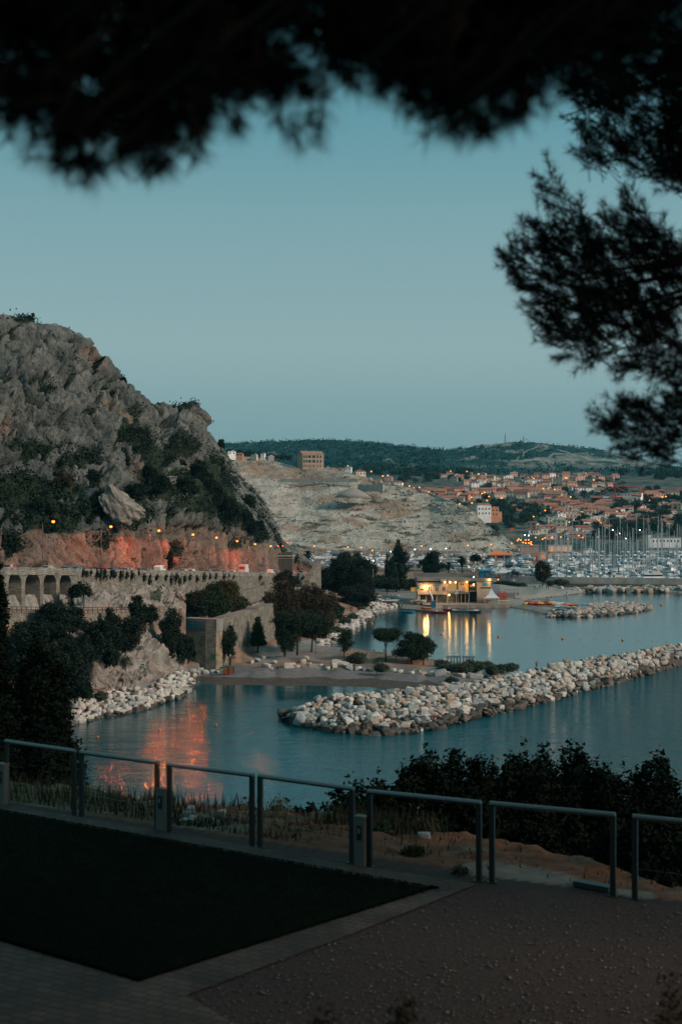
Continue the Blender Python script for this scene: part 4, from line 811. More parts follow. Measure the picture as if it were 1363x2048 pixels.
# ivy tufts hanging on the retaining wall
M_ivy = LF['dark']; q = random.Random(3)
iv = []
for x, dy, n in [(165, 6, 3), (172, 7, 2), (180, 6, 2), (192, 8, 6), (200, 8, 6), (208, 7, 6), (222, 7, 5), (228, 9, 3), (240, 8, 6), (252, 8, 4), (262, 9, 6), (276, 4, 2), (287, 13, 4), (298, 22, 3), (300, 10, 1), (313, 12, 2), (330, 12, 3), (340, 14, 7), (350, 13, 7), (357, 20, 5), (367, 14, 4), (378, 12, 3), (392, 14, 4), (405, 10, 6), (418, 8, 4), (430, 8, 4), (445, 8, 5), (455, 6, 3), (465, 8, 3), (518, 8, 5)]:
    p = W(x, float(RP(x))+dy+2, float(RY(x))-.35); V, Fc = crown_np([(0, 0, 0, n*.12+.25, .35, n*.16+.3)], 60+n*22, .2, x, fill=.0); iv.append((p, V, Fc))
for i, (p, V, Fc) in enumerate(iv): o = obj('ivy_tuft', np_mesh('ivy_tuft', V, Fc, M_ivy), loc=p); tag(o, 'dark tuft of growth hanging on the face of the road retaining wall', 'wall plant', 'tufts growing on the retaining wall')
# shrubs of the isthmus and the path
SH = [(716, 1324, 1303, 21, 332, 'round shrub right of the slender young pine'), (763, 1341, 1327, 15, 316, 'round shrub at the edge of the grey beach below the umbrella pine'), (885, 1334, 1319, 17, 329, 'shrub right of the wide low pine'), (902, 1367, 1354, 16, 305, 'lone low shrub where the breakwater meets the beach'),
      (900, 1344, 1326, 24, 321, 'leftmost of the olive shrubs below the metal frame'), (925, 1345, 1324, 26, 318, 'olive shrub directly below the metal frame'), (950, 1342, 1319, 24, 322, 'olive shrub in the middle of the low hedge'), (972, 1340, 1321, 20, 325, 'olive shrub at the right end of the low hedge'), (985, 1346, 1330, 15, 316, 'small olive shrub in front of the hedge end'), (1000, 1343, 1327, 12, 320, 'olive shrub behind the pale boulders at the hedge end'), (1018, 1340, 1326, 13, 324, 'olive shrub where the breakwater begins'), (1028, 1338, 1328, 10, 326, 'smallest shrub at the start of the breakwater'), (1104, 1334, 1327, 11, 305, 'low green shrub on the crest of the breakwater'),
      (656, 1277, 1259, 14, 412, 'shrub on the coastal path nearest the trees'), (672, 1272, 1252, 18, 418, 'largest shrub between the coastal path and the boulders'), (690, 1252, 1236, 13, 445, 'shrub halfway along the coastal path'), (704, 1240, 1226, 12, 462, 'shrub at the upper coastal path'), (648, 1284, 1266, 12, 405, 'shrub at the lower end of the coastal path'), (722, 1226, 1214, 9, 495, 'small shrub near the far end of the coastal path'),
      (1005, 1175, 1160, 18, 640, 'dark shrub right of the building'), (1022, 1178, 1164, 16, 636, 'green shrub by the pale wall right of the building'), (1040, 1176, 1165, 14, 640, 'brownish shrub in front of the sea wall start'), (1122, 1168, 1158, 16, 640, 'low shrub right of the lone tree'), (1100, 1169, 1161, 10, 640, 'small shrub beside the lone tree')]
for i, (x, b, t, hw, Y, lb) in enumerate(SH): T('shrub', 'bush', x, b+1, t, hw, Y, 'olive', lb, 'shrub', 90+i, 'shrubs around the coves', lsize=.2 if Y < 350 else .28, trunk=False, dens=1.3)
# palms
def palm(px, base, top, Y, label, seed):
    p = W(px, base, Y); h = (base-top)*Y/F; q = random.Random(seed); e = empty('palm_tree', p, 0, label, 'palm tree')
    m = MB(); m.tube([(0, 0, -.5), (.1, 0, h*.4), (0, 0, h*.8)], [.35, .28, .25], 8); m.lathe([(.3, h*.50), (.75, h*.56), (.9, h*.72), (.4, h*.82)], n=10)
    obj('trunk', m.mesh('trunk', M_bark, True), e); m = MB()
    for i in range(34):
        a = q.uniform(0, 6.28); el = q.uniform(-.5, 1.2); L_ = h*.2+q.uniform(.8, 1.3); pts = [Vector((0, 0, h*.8))+Vector((math.cos(a)*math.cos(el), math.sin(a)*math.cos(el), math.sin(el)-.5*t*t))*L_*t for t in (0, .4, .75, 1)]
        s_ = Vector((-math.sin(a), math.cos(a), 0)); vs = []
        for j, t in enumerate((.05, .32, .3, .04)): vs += [pts[j]+s_*t*L_*.5, pts[j]-s_*t*L_*.5]
        m.add(vs, [(0, 1, 3, 2), (2, 3, 5, 4), (4, 5, 7, 6)])
    obj('fronds', m.mesh('fronds', LF['dark']), e)
palm(615, 1146, 1099, 610, 'palm with a brown skirt behind the stone gatehouse', 1); palm(792, 1182, 1122, 590, 'palm in front of the tall dark tree', 2); palm(896, 1160, 1122, 620, 'palm behind the waterfront building roof', 3); palm(923, 1160, 1109, 640, 'tall palm behind the middle of the waterfront roof', 4)
# scrub on the cliff: uncountable
q = np.random.RandomState(4); P = CL['P'].reshape(-1, 3); vg_ = CL['veg'].ravel(); ppx, ppy = pxy(P)
# scrub also grows on the left bank
ok = np.where((vg_ > .35) & (ppx > -40) & (ppy > 560) & (ppy < 1140))[0]; ok2 = np.where((vg_ > .02) & (ppx > -40) & (ppy > 560) & (ppy < 1140))[0]
ch = np.concatenate([q.choice(ok, 8500), q.choice(ok2, 900)]); c = P[ch]+q.normal(size=(len(ch), 3))*.3
sz = q.uniform(.35, 1.15, len(ch)); per = 9; c = np.repeat(c, per, 0); sz = np.repeat(sz, per)[:, None]; c = c+q.normal(size=c.shape)*sz*.8; c[:, 2] += sz[:, 0]*.5; N = len(c)
a = q.normal(size=(N, 3)); a /= np.linalg.norm(a, axis=1, keepdims=True); b = np.cross(a, q.normal(size=(N, 3))); b /= np.linalg.norm(b, axis=1, keepdims=True); s1 = sz*.42
V = np.stack([c-a*s1, c-b*s1*.7, c+a*s1, c+b*s1*.7], 1).reshape(-1, 3)
tag(obj('cliff_scrub', np_mesh('cliff_scrub', V, np.arange(N*4).reshape(-1, 4), LF['dark'])), 'dark scrub growing on ledges all over the limestone cliff', 'scrub', kind='stuff')
# trees on the cliff, feet on the rock
def cliff_foot(px, py):
    d = (ppx-px)**2+(ppy-py)**2; v = P[int(np.argmin(d))]; return v
CT = [('mass', 127, 975, 940, 19, 'rust', 'rounded brownish tree on the ledge left of the small white hut'), ('mass', 186, 978, 938, 18, 'dark', 'dark tree on the ledge right of the small white hut'), ('pine', 402, 1008, 920, 22, 'dark', 'tall dark pine in the gully above the road lamps'), ('pine', 325, 1000, 950, 20, 'dark', 'dark pine beside the old stone ruin'), ('pine', 372, 1000, 955, 22, 'dark', 'dark pine just right of the old stone ruin'), ('pine', 430, 1030, 960, 22, 'dark', 'dark pine on the slope right of the tallest one'), ('pine', 455, 1065, 995, 24, 'dark', 'dark pine low on the slope above the road end'), ('pine', 490, 1085, 1020, 24, 'dark', 'lowest dark pine of the slope above the road end'), ('mass', 500, 1015, 985, 14, 'pine', 'small tree on the bare spur'), ('mass', 350, 960, 910, 24, 'dark', 'dark tree below the crag'), ('mass', 395, 968, 925, 20, 'dark', 'dark tree under the crag shoulder'),
      ('mass', 60, 648, 630, 9, 'dark', 'small bush-like tree on the skyline of the cliff top'), ('mass', 206, 740, 722, 8, 'dark', 'small tree on the skyline halfway down the ridge'), ('mass', 322, 822, 806, 13, 'dark', 'dark tree on the saddle before the crag'), ('mass', 342, 825, 810, 10, 'dark', 'dark tree closest to the crag on the saddle'), ('mass', 245, 770, 755, 9, 'dark', 'dark bush on the ridge above the saddle'), ('mass', 270, 900, 850, 20, 'dark', 'dark tree in the cleft of the cliff face'), ('mass', 245, 935, 895, 20, 'dark', 'dark tree low in the cleft'), ('mass', 20, 1110, 1070, 20, 'dark', 'dark tree by the road at the left edge'), ('mass', 340, 1136, 1095, 12, 'dark', 'dark tree in the cutting behind the brown sign'), ('mass', 300, 965, 930, 18, 'dark', 'dark tree between the cleft and the ruin'),
      ('mass', 270, 1000, 965, 22, 'dark', 'dark tree right of the pale rock outcrop'), ('mass', 160, 1010, 975, 22, 'dark', 'dark tree left of the pale rock outcrop'), ('mass', 90, 1025, 990, 24, 'dark', 'dark tree on the scrubby bench above the first lamp'), ('mass', 40, 1005, 972, 22, 'dark', 'dark tree on the scrubby bench at the far left'), ('mass', 443, 895, 878, 7, 'dark', 'tiny tree on the ridge below the crag'), ('mass', 520, 1060, 1040, 12, 'dark', 'small dark tree near the end of the spur')]
for i, (k, x, b_, t, hw, lf, lb) in enumerate(CT):
    v = cliff_foot(x, b_); T('cliff_tree', k, x, b_, t, hw, float(v[1])-.5, lf, lb, 'tree', 130+i, lsize=.3, dens=1.2)

P2 = LB['P'].reshape(-1, 3); v2 = LB['veg'].ravel(); q = np.random.RandomState(9); ok = np.where(v2 > .4)[0]; c = P2[q.choice(ok, 1500)]
sz = q.uniform(.25, .8, len(c)); per = 9; c = np.repeat(c, per, 0); sz = np.repeat(sz, per)[:, None]; c = c+q.normal(size=c.shape)*sz*.8; c[:, 2] += sz[:, 0]*.4; N = len(c)
a = q.normal(size=(N, 3)); a /= np.linalg.norm(a, axis=1, keepdims=True); b = np.cross(a, q.normal(size=(N, 3))); b /= np.linalg.norm(b, axis=1, keepdims=True); s1 = sz*.4
V = np.stack([c-a*s1, c-b*s1*.7, c+a*s1, c+b*s1*.7], 1).reshape(-1, 3)
tag(obj('bank_scrub', np_mesh('bank_scrub', V, np.arange(N*4).reshape(-1, 4), LF['pine'])), 'low scrub growing over the left rock slope above the boulders', 'scrub', kind='stuff')
# ================================================================ coast road: lamps, cars, signs
M_pole = mat('galvanised pole', (.10, .10, .10), .5, metal=.4)
M_sod = mat('sodium lamp glow', (1, .35, .08), .5, emit=(1.0, .13, .012), estr=7.5)
M_sodf = mat('orange far lamp glow', (1, .35, .08), .5, emit=(1.0, .26, .022), estr=3.4)
M_warm = mat('warm lamp glow', (1, .6, .2), .5, emit=(1.0, .55, .16), estr=16)
M_white = mat('white lamp glow', (1, 1, 1), .5, emit=(.85, .95, 1.0), estr=14)
def street_lamp(px, py, Y, zb, label, group, power=0, arm=1.2, side=1, head=None, r=.16, col=(1, .30, .07), gm=None):
    t = W(px, py, Y); h = t.z-zb; e = empty('street_lamp', (t.x-arm*side, t.y, zb), 0, label, 'street lamp', group)
    m = MB(); m.tube([(0, 0, 0), (0, 0, h-.5), (arm*side*.3, 0, h+.05), (arm*side*.8, 0, h+.12)], [.11, .07, .05, .045], 6); m.lathe([(.2, 0), (.2, .3), (.12, .5)], n=8); m.build('pole', M_pole, e)
    m = MB(); m.box((arm*side, 0, h+.16), (.75, .3, .14), taper=.7); m.build('lamp_head', M_pole, e)
    m = MB(); m.lathe([(.02, -r*.9), (r*.8, -r*.6), (r, 0), (r*.8, r*.45), (.02, r*.5)], (arm*side, 0, h), 10); m.build('bulb', gm or M_sod, e, smooth=True)
    if power:
        l = bpy.data.lights.new('lamp_light', 'SPOT'); l.spot_size = R(171); l.spot_blend = .04; l.energy = power; l.color = col; l.shadow_soft_size = .22; o = bpy.data.objects.new('lamp_light', l); link(o, e); o.location = (arm*side, -.1, h-r-.32)
    return e
lamps = [(107, 1043, 'first street lamp of the coast road, farthest left, beside the scrubby slope'), (222, 1053, 'second street lamp of the coast road, below the pale rock outcrop'), (318, 1061, 'third street lamp of the coast road, above the brightest orange rock'), (386, 1069, 'fourth street lamp of the coast road, right of the brown sign'), (433, 1075, 'fifth street lamp of the coast road'), (474, 1082, 'sixth street lamp of the coast road, above the white van with the red panel'), (510, 1088, 'seventh street lamp of the coast road, beside the lit rock wedge'), (541, 1092, 'eighth street lamp of the coast road, at the end of the cutting')]
for i, (x, y, lb) in enumerate(lamps):
    _, Y, zb, _ = road_pt(x, 2.8); street_lamp(x, y, Y, zb, lb, 'street lamps of the coast road', (450, 2600, 7500, 5200, 1300, 2000, 8000, 1300)[i], arm=2.2, r=.34, col=(1, .105, .008))
for x, y, Y, lb in [(556, 1092, 505, 'left one of the two paired lamps beside the stone gatehouse'), (565, 1092, 512, 'right one of the two paired lamps beside the stone gatehouse'), (574, 1085, 540, 'higher orange lamp above the stone gatehouse')]: street_lamp(x, y, Y, 12, lb, 'lamps by the gatehouse', 700 if x == 565 else 0, arm=.6)
# cars on the road
M_glass = mat('dark glass', (.01, .012, .015), .12, spec=.6); M_tyre = mat('tyre rubber', (.012, .012, .012), .9); M_red = mat('red tail light', (.5, .01, .01), .4, emit=(1, .05, .02), estr=6); M_head = mat('lit headlight', (1, .9, .7), .3, emit=(1, .85, .6), estr=6)
def paint(nm_, c): return mat(nm_, c, .3, spec=.6)
PT = {n_: paint(n_+' paint', c) for n_, c in {'white': (.65, .65, .63), 'silver': (.32, .33, .34), 'black': (.015, .015, .017), 'blue': (.03, .10, .17), 'red': (.35, .02, .015), 'grey': (.10, .11, .115), 'teal': (.03, .14, .16)}.items()}
def car_proto(kind):
    e = empty('parked_car', (0, 0, -500)); b = MB()
    if kind == 'van': prof = [(-2.5, .35), (-2.5, 1.9), (-2.3, 2.15), (1.0, 2.15), (1.75, 1.35), (2.45, 1.1), (2.5, .35)]
    else: prof = [(-2.05, .35), (-2.1, .85), (-1.95, 1.0), (-1.5, 1.42), (.1, 1.47), (.95, 1.0), (1.95, .86), (2.1, .6), (2.1, .35)]
    n = len(prof); vs = [(x, s*.86*(1 if z < 1.05 else .86), z) for s in (-1, 1) for x, z in prof]
    b.add(vs, [tuple(range(n)), tuple(range(2*n-1, n-1, -1))]+[(i, n+i, n+(i+1) % n, (i+1) % n) for i in range(n)]); b.build('body', PT['white'], e)
    g = MB()
    for s in (-1, 1):
        if kind == 'van': g.add([(.55, s*.80, 1.35), (1.5, s*.80, 1.35), (.95, s*.77, 1.95), (.55, s*.77, 1.95)], [(0, 1, 2, 3)])
        else: g.add([(-1.55, s*.80, 1.02), (.75, s*.80, 1.02), (.08, s*.765, 1.38), (-1.3, s*.765, 1.38)], [(0, 1, 2, 3)])
    if kind == 'van': g.add([(1.05, -.68, 2.1), (1.05, .68, 2.1), (1.76, .72, 1.38), (1.76, -.72, 1.38)], [(0, 1, 2, 3)])
    else: g.add([(.14, -.66, 1.46), (.14, .66, 1.46), (.94, .74, 1.03), (.94, -.74, 1.03)], [(0, 1, 2, 3)]); g.add([(-1.53, -.64, 1.41), (-1.53, .64, 1.41), (-1.96, .72, 1.03), (-1.96, -.72, 1.03)], [(0, 1, 2, 3)])
    g.build('windows', M_glass, e)
    for x in (-1.35, 1.3):
        for s in (-1, 1):
            w = MB(); vs = [(x+.33*math.cos(k*math.pi/5), s*(.78+t*.1), .33+.33*math.sin(k*math.pi/5)) for t in (0, 1) for k in range(10)]
            w.add(vs, [tuple(range(10)), tuple(range(19, 9, -1))]+[(k, (k+1) % 10, 10+(k+1) % 10, 10+k) for k in range(10)]); w.build('wheel', M_tyre, e)
    for s in (-1, 1):
        w = MB(); w.box((-2.09 if kind != 'van' else -2.5, s*.62, .85), (.06, .28, .16)); w.build('tail_light', M_red if s > 0 else mat('tail lens', (.2, .01, .01), .4), e)
        w = MB(); w.box((2.06 if kind != 'van' else 2.46, s*.6, .70), (.12, .3, .14)); w.build('headlight', M_concl, e)
    return e
cars_p = {'car': car_proto('car'), 'van': car_proto('van')}
def place_car(kind, x, y, z, rz, colour, label, group, name='parked_car'):
    c = copy_tree(cars_p[kind]); c.name = name; c.location = (x, y, z); c.rotation_euler = (0, 0, rz)
    for ch in c.children:
        if ch.name.startswith('body'): ch.material_slots[0].link = 'OBJECT'; ch.material_slots[0].material = PT[colour]
    return tag(c, label, 'van' if kind == 'van' else 'car', group)
CR = [(24, 'car', 'red', 'red car with glowing tail light at the left end of the viaduct'), (97, 'car', 'silver', 'silver car parked above the third viaduct arch'), (136, 'car', 'blue', 'blue car parked above the last viaduct arch'), (155, 'car', 'teal', 'teal car parked just right of the viaduct arches'), (205, 'car', 'red', 'red car parked below the second street lamp'), (228, 'car', 'blue', 'blue car parked right of the red car below the second lamp'), (257, 'car', 'silver', 'silver car parked between the second and third lamps'), (296, 'car', 'grey', 'grey car parked below the third street lamp'),
      (320, 'van', 'white', 'white van parked left of the brown sign'), (368, 'car', 'silver', 'silver car parked just right of the brown sign'), (383, 'car', 'white', 'white car parked below the fourth lamp'), (415, 'car', 'grey', 'grey car parked left of the fifth lamp'), (432, 'car', 'black', 'black car parked below the fifth lamp'), (450, 'car', 'silver', 'silver car parked right of the fifth lamp'), (465, 'car', 'white', 'white car parked left of the van with the red panel'), (500, 'car', 'grey', 'grey car parked right of the van with the red panel'), (520, 'car', 'teal', 'teal car parked before the last white van'), (541, 'van', 'white', 'white van parked at the end of the cutting')]
for x, k, c, lb in CR:
    X, Y, z, az = road_pt(x, 1.9)
    place_car(k, X, Y, z+.02, az, c, lb, 'vehicles parked along the coast road')
# white van with a red panel (camper truck)
X, Y, z, az = road_pt(487, 2.2); e = empty('box_van', (X, Y, z), az, 'tall white box van with a red and white panel on the coast road', 'van')
m = MB(); m.box((0, 0, 1.9), (5.2, 2.2, 3.0)); m.build('box_body', PT['white'], e); m = MB(); m.box((3.3, 0, 1.3), (1.5, 2.1, 1.8), taper=.85); m.build('cab', PT['white'], e)
m = MB(); m.box((-2.63, 0, 2.5), (.05, 1.8, .9)); m.build('red_panel', mat('red sign paint', (.45, .06, .04), .6), e); m = MB()
for x in (-1.6, 3.0):
    for s in (-1, 1): m = MB(); m.tube([(x, s*1.0, .4), (x, s*1.14, .4)], .4, 12); m.build('wheel', M_tyre, e)
# cars behind the ramp wall
for i, (x, c) in enumerate([(580, 'white'), (589, 'silver'), (597, 'black'), (604, 'white'), (611, 'silver')]):
    p = W(x, 1147, 545); place_car('car', p.x, 545, 11.4, R(170), c, 'leftmost car of the row behind the ramp wall|second car of the row behind the ramp wall|middle, black car of the row behind the ramp wall|fourth car of the row behind the ramp wall|rightmost car of the row behind the ramp wall'.split('|')[i], 'cars behind the ramp wall')
for o in list(cars_p.values()):
    for ch in list(o.children): bpy.data.objects.remove(ch)
    bpy.data.objects.remove(o)
# brown direction sign
X, Y, z, az = road_pt(353, .9); p = W(353, 1119, Y); zb = p.z-3.2; e = empty('road_sign', (p.x, p.y, zb), 0, 'brown rectangular road sign with white writing on a post by the coast road', 'road sign')
m = MB(); m.tube([(0, 0, 0), (0, 0, 3.0)], .06, 6); m.build('post', M_pole, e)
m = MB(); m.box((0, 0, 3.2), (1.7, .08, 1.3)); m.build('panel', mat('brown sign paint', (.13, .03, .02), .5), e)
m = MB(); 
for z, l, xo in ((3.5, 1.0, -.1), (3.25, 1.3, 0), (3.0, .8, .1)): m.box((xo, -.06, z), (l, .02, .07))
for b_ in ((0, 3.82), (0, 2.58)): m.box((0, -.05, b_[1]), (1.7, .02, .05))
m.build('sign_marks', mat('white sign paint', (.5, .48, .45), .6), e)
# small round and triangle signs near the lower trees
p = W(577, 1180, 470); e = empty('traffic_sign', (p.x, p.y, p.z-2.2), 0, 'round no-entry style sign above a red-edged triangle sign by the trees', 'traffic sign')
m = MB(); m.tube([(0, 0, 0), (0, 0, 4.0)], .05, 6); m.build('post', M_pole, e); rs_ = mat('red traffic sign', (.5, .04, .03), .5); ws_ = mat('white traffic sign', (.6, .58, .55), .5)
m = MB(); m.tube([(0, -.06, 4.1), (0, -.1, 4.1)], .5, 16); m.build('round_sign', rs_, e); m = MB(); m.tube([(0, -.10, 4.1), (0, -.13, 4.1)], .30, 14); m.build('round_sign_centre', ws_, e)
m = MB(); m.add([(-.6, -.1, 2.7), (.6, -.1, 2.7), (0, -.1, 3.65), (-.6, -.06, 2.7), (.6, -.06, 2.7), (0, -.06, 3.65)], [(0, 1, 2), (3, 5, 4), (0, 3, 4, 1), (1, 4, 5, 2), (2, 5, 3, 0)]); m.build('triangle_sign', rs_, e); m = MB(); m.add([(-.36, -.12, 2.83), (.36, -.12, 2.83), (0, -.12, 3.4)], [(0, 1, 2)]); m.build('triangle_centre', ws_, e)
# ruin and hut on the cliff
v = cliff_foot(335, 965); e = empty('stone_ruin', (v[0]+1, v[1]-2, v[2]), R(8), 'low ruined stone building among the pines of the cliff', 'ruin')
m = MB(); m.box((-2, 0, 0), (8, 3, 4.2)); m.box((4, .5, -.6), (5, 3, 2.6)); m.build('walls', M_conc, e); m = MB(); m.box((-2, -1.55, 1.9), (8.3, .3, .35)); m.build('cornice', M_concl, e)
v = cliff_foot(150, 972); e = empty('small_hut', (v[0], v[1]-2, v[2]), R(-15), 'tiny white hut on the scrubby cliff ledge', 'hut'); m = MB(); m.box((0, 0, 1.0), (2.0, 1.4, 2.2)); m.build('walls', mat('hut white paint', (.42, .5, .5), .7), e); m = MB(); m.box((0, 0, 2.15), (2.3, 1.7, .12)); m.build('roof', M_conc, e)
# stone gatehouse at the road end
p = W(569, 1139, 545); e = empty('stone_gatehouse', (p.x, p.y, p.z-2), R(-6), 'pale stone gatehouse with a cornice at the end of the coast road', 'building')
m = MB(); m.box((0, 0, 3.6), (6.6, 5, 7.2)); m.build('walls', M_wallp, e); m = MB(); m.box((0, 0, 7.3), (7.4, 5.8, .5)); m.box((0, 0, 6.4), (6.9, 5.3, .25)); m.build('cornice', M_concl, e); m = MB(); m.box((1, 0, 8.1), (4.2, 3.6, 1.2)); m.build('attic', M_wallp, e)
fp = [PG(583, 552), PG(612, 570), PG(640, 590)]
e = empty('brick_fence', (fp[0][0], fp[0][1], 11), label='reddish slatted fence wall lit orange behind the parked cars', cat='fence'); keep(Strip(fp, lambda q: 15.6-.10*q, lambda q: 11, .4, 2).build('panel', brick_mat('reddish fence', (.17, .075, .05), (.22, .10, .07), (.06, .03, .02), w=.6, h=3)), e)
e = keep(Strip([(a, b-6) for a, b in fp], lambda q: 13.2-.08*q, lambda q: 10.5, .4, 2).build('orange_bank', mat('orange-red bank', (.30, .10, .05), .9, var=.2, scale=.5)), e)
# ================================================================ buildings, town, harbour
W_ = {'white': (.82, .79, .75), 'cream': (.62, .53, .40), 'pink': (.60, .36, .28), 'beige': (.52, .43, .34), 'orange': (.55, .25, .14), 'grey': (.26, .26, .25), 'yellow': (.46, .36, .17)}
WM = {k: mat(k+' house render', c, .9, var=.12, scale=.2) for k, c in W_.items()}
RM = {k: mat(k+' roof', c, .85, var=.2, scale=.5) for k, c in {'terracotta': (.34, .145, .095), 'dark red': (.22, .08, .062), 'flat grey': (.42, .40, .37)}.items()}
M_win = mat('window glass dark', (.02, .028, .03), .25, spec=.5)
def wall_unit(w, d, h): return MB().box((0, 0, h/2-3), (w, d, h+6))
def house(x, y, z, w, d, h, rz, col, roof, label, group='houses of the hillside town', nfl=2, name='house', wins=True):
    e = empty(name, (x, y, z), rz, label, 'house', group); wall_unit(w, d, h).build('walls', WM[col], e); m = MB()
    if roof == 'flat grey': m.box((0, 0, h+.2), (w+.5, d+.5, .4)); m.box((w*.15, 0, h+.8), (w*.3, d*.35, .9))
    else:
        rh = min(w, d)*.26; o = .45; a, b = w/2+o, d/2+o
        hip = (hash(label) % 2 == 0); r = a-(b if hip else 0)*.8
        m.add([(-a, -b, h), (a, -b, h), (a, b, h), (-a, b, h), (-r, 0, h+rh), (r, 0, h+rh)], [(0, 1, 5, 4), (2, 3, 4, 5), (1, 2, 5), (3, 0, 4), (0, 3, 2, 1)])
    m.build('roof', RM[roof], e)
    if wins:
        n = max(2, int(w/3.6)); fl = max(1, nfl)
        for f in range(fl):
            for i in range(n):
                wm = MB(); wm.box((-w/2+w*(i+.5)/n, -d/2-.02, h*(f+.5)/fl+.1), (1.1, .12, min(1.5, h/fl*.5))); wm.build('window', M_win, e)
    return e
hd = {}
def town_z(px, py):
    """stand a thing on the hillside: depth of the slope at this picture height, height of the sheet there"""
    Y = float(TY(py)); return W(px, py, Y), Y
ZN = []
q = random.Random(21)
def zone(px, py):
    if py < 945: t = 'topmost row'
    elif py < 968: t = 'upper town'
    elif py < 993: t = 'middle town'
    elif py < 1020: t = 'lower town'
    else: t = 'bottom town rows'
    return t
HS = []   # px, base py, width px, height px, colour, roof
def rowh(y0, y1, x0, x1, n, cols, roofs, wr=(14, 26), hr=(8, 14), seed=0):
    k = random.Random(seed)
    for i in range(n):
        x = x0+(x1-x0)*(i+k.uniform(.2, .8))/n; y = y0+(y1-y0)*k.random(); HS.append((x, y, k.uniform(*wr), k.uniform(*hr), k.choice(cols), k.choice(roofs)))
TC, DR, FG = 'terracotta', 'dark red', 'flat grey'
rowh(948, 956, 880, 940, 5, ['pink', 'beige', 'yellow'], [TC, DR, FG], (12, 18), (6, 9), 1)
rowh(952, 962, 945, 1200, 17, ['white', 'white', 'beige', 'cream', 'pink'], [TC, FG, DR, DR], (12, 18), (7, 11), 2)
rowh(964, 975, 928, 1120, 15, ['white', 'white', 'cream', 'pink', 'beige'], [TC, FG, FG, DR], (12, 20), (8, 13), 3)
rowh(975, 984, 1080, 1230, 8, ['pink', 'cream', 'white', 'beige'], [TC, TC, DR], (13, 20), (8, 12), 33)
rowh(980, 992, 790, 955, 14, ['beige', 'pink', 'cream', 'orange'], [TC, TC, DR], (16, 26), (8, 13), 4)
rowh(992, 1003, 850, 960, 9, ['pink', 'orange', 'beige', 'cream'], [TC, TC, DR], (16, 26), (9, 13), 5)
rowh(988, 998, 985, 1130, 9, ['beige', 'pink', 'cream', 'white'], [TC, DR, TC], (18, 34), (10, 15), 6)
rowh(1018, 1030, 1020, 1210, 14, ['pink', 'beige', 'cream', 'white'], [TC, TC, DR], (18, 34), (9, 14), 7)
rowh(1032, 1046, 1085, 1235, 11, ['white', 'white', 'orange', 'cream', 'pink'], [FG, FG, TC], (16, 30), (10, 15), 8)
rowh(1050, 1068, 1055, 1225, 9, ['cream', 'pink', 'beige', 'white'], [TC, DR, FG], (20, 34), (10, 15), 9)
rowh(1020, 1034, 1225, 1350, 7, ['pink', 'cream', 'beige', 'white'], [TC, TC, DR], (16, 28), (9, 14), 10)
rowh(1044, 1056, 1225, 1345, 8, ['cream', 'white', 'yellow', 'beige'], [TC, DR, TC], (18, 28), (11, 16), 11)
rowh(958, 966, 690, 780, 6, ['white', 'pink', 'beige', 'cream'], [TC, TC, FG], (12, 18), (7, 11), 12)
rowh(972, 982, 735, 800, 4, ['pink', 'white', 'beige'], [TC, DR], (13, 20), (8, 12), 13)
rowh(938, 944, 650, 700, 4, ['white', 'pink', 'beige'], [TC, TC, FG], (10, 16), (6, 9), 14)
rowh(964, 976, 950, 1120, 9, ['white', 'beige', 'pink'], [TC, FG, DR], (12, 18), (9, 12), 41)
rowh(984, 1000, 800, 960, 9, ['pink', 'cream', 'white'], [TC, TC, DR], (15, 24), (9, 13), 42)
rowh(996, 1004, 1090, 1130, 3, ['pink', 'cream'], [TC, DR], (16, 24), (9, 12), 43)
rowh(1020, 1036, 1110, 1225, 8, ['pink', 'white', 'cream'], [TC, TC, FG], (18, 30), (10, 14), 44)
rowh(1040, 1052, 1095, 1230, 7, ['white', 'white', 'beige'], [FG, TC, FG], (16, 28), (10, 15), 45)
rowh(1004, 1016, 1236, 1363, 5, ['white', 'pink', 'beige'], [TC, FG], (16, 26), (9, 13), 46)
rowh(956, 972, 1120, 1240, 8, ['white', 'cream', 'pink'], [TC, DR, FG], (13, 19), (8, 12), 48)
rowh(976, 990, 985, 1110, 8, ['pink', 'beige', 'white', 'cream'], [TC, TC, DR], (14, 24), (9, 12), 49)
rowh(1008, 1022, 1060, 1225, 9, ['pink', 'beige', 'cream'], [TC, DR, TC], (16, 28), (9, 13), 50)
rowh(1046, 1066, 1225, 1300, 4, ['cream', 'white', 'yellow'], [TC, DR], (20, 28), (11, 15), 51)
rowh(986, 998, 950, 1050, 6, ['pink', 'cream', 'beige'], [TC, TC, DR], (14, 22), (9, 12), 52)
rowh(958, 964, 900, 1000, 7, ['pink', 'beige', 'cream'], [TC, TC, DR], (13, 20), (8, 12), 53)
rowh(968, 984, 1120, 1200, 5, ['pink', 'beige', 'white'], [TC, DR], (14, 22), (8, 12), 54)
rowh(1010, 1022, 1100, 1235, 8, ['pink', 'cream', 'orange'], [TC, TC, DR], (16, 28), (9, 13), 55)
rowh(1030, 1044, 1225, 1345, 7, ['cream', 'pink', 'white'], [TC, TC, FG], (16, 28), (9, 13), 56)
rowh(985, 1000, 1290, 1370, 5, ['cream', 'pink', 'beige'], [TC, TC, DR], (16, 26), (9, 13), 57)
rowh(1060, 1078, 1060, 1200, 8, ['beige', 'pink', 'white'], [TC, DR, FG], (16, 28), (10, 13), 47)
HS += [(463, 909, 16, 8, 'white', FG), (480, 911, 13, 5, 'orange', TC), (509, 912, 12, 4, 'beige', FG), (526, 913, 9, 8, 'white', FG), (541, 915, 12, 4, 'grey', FG)]
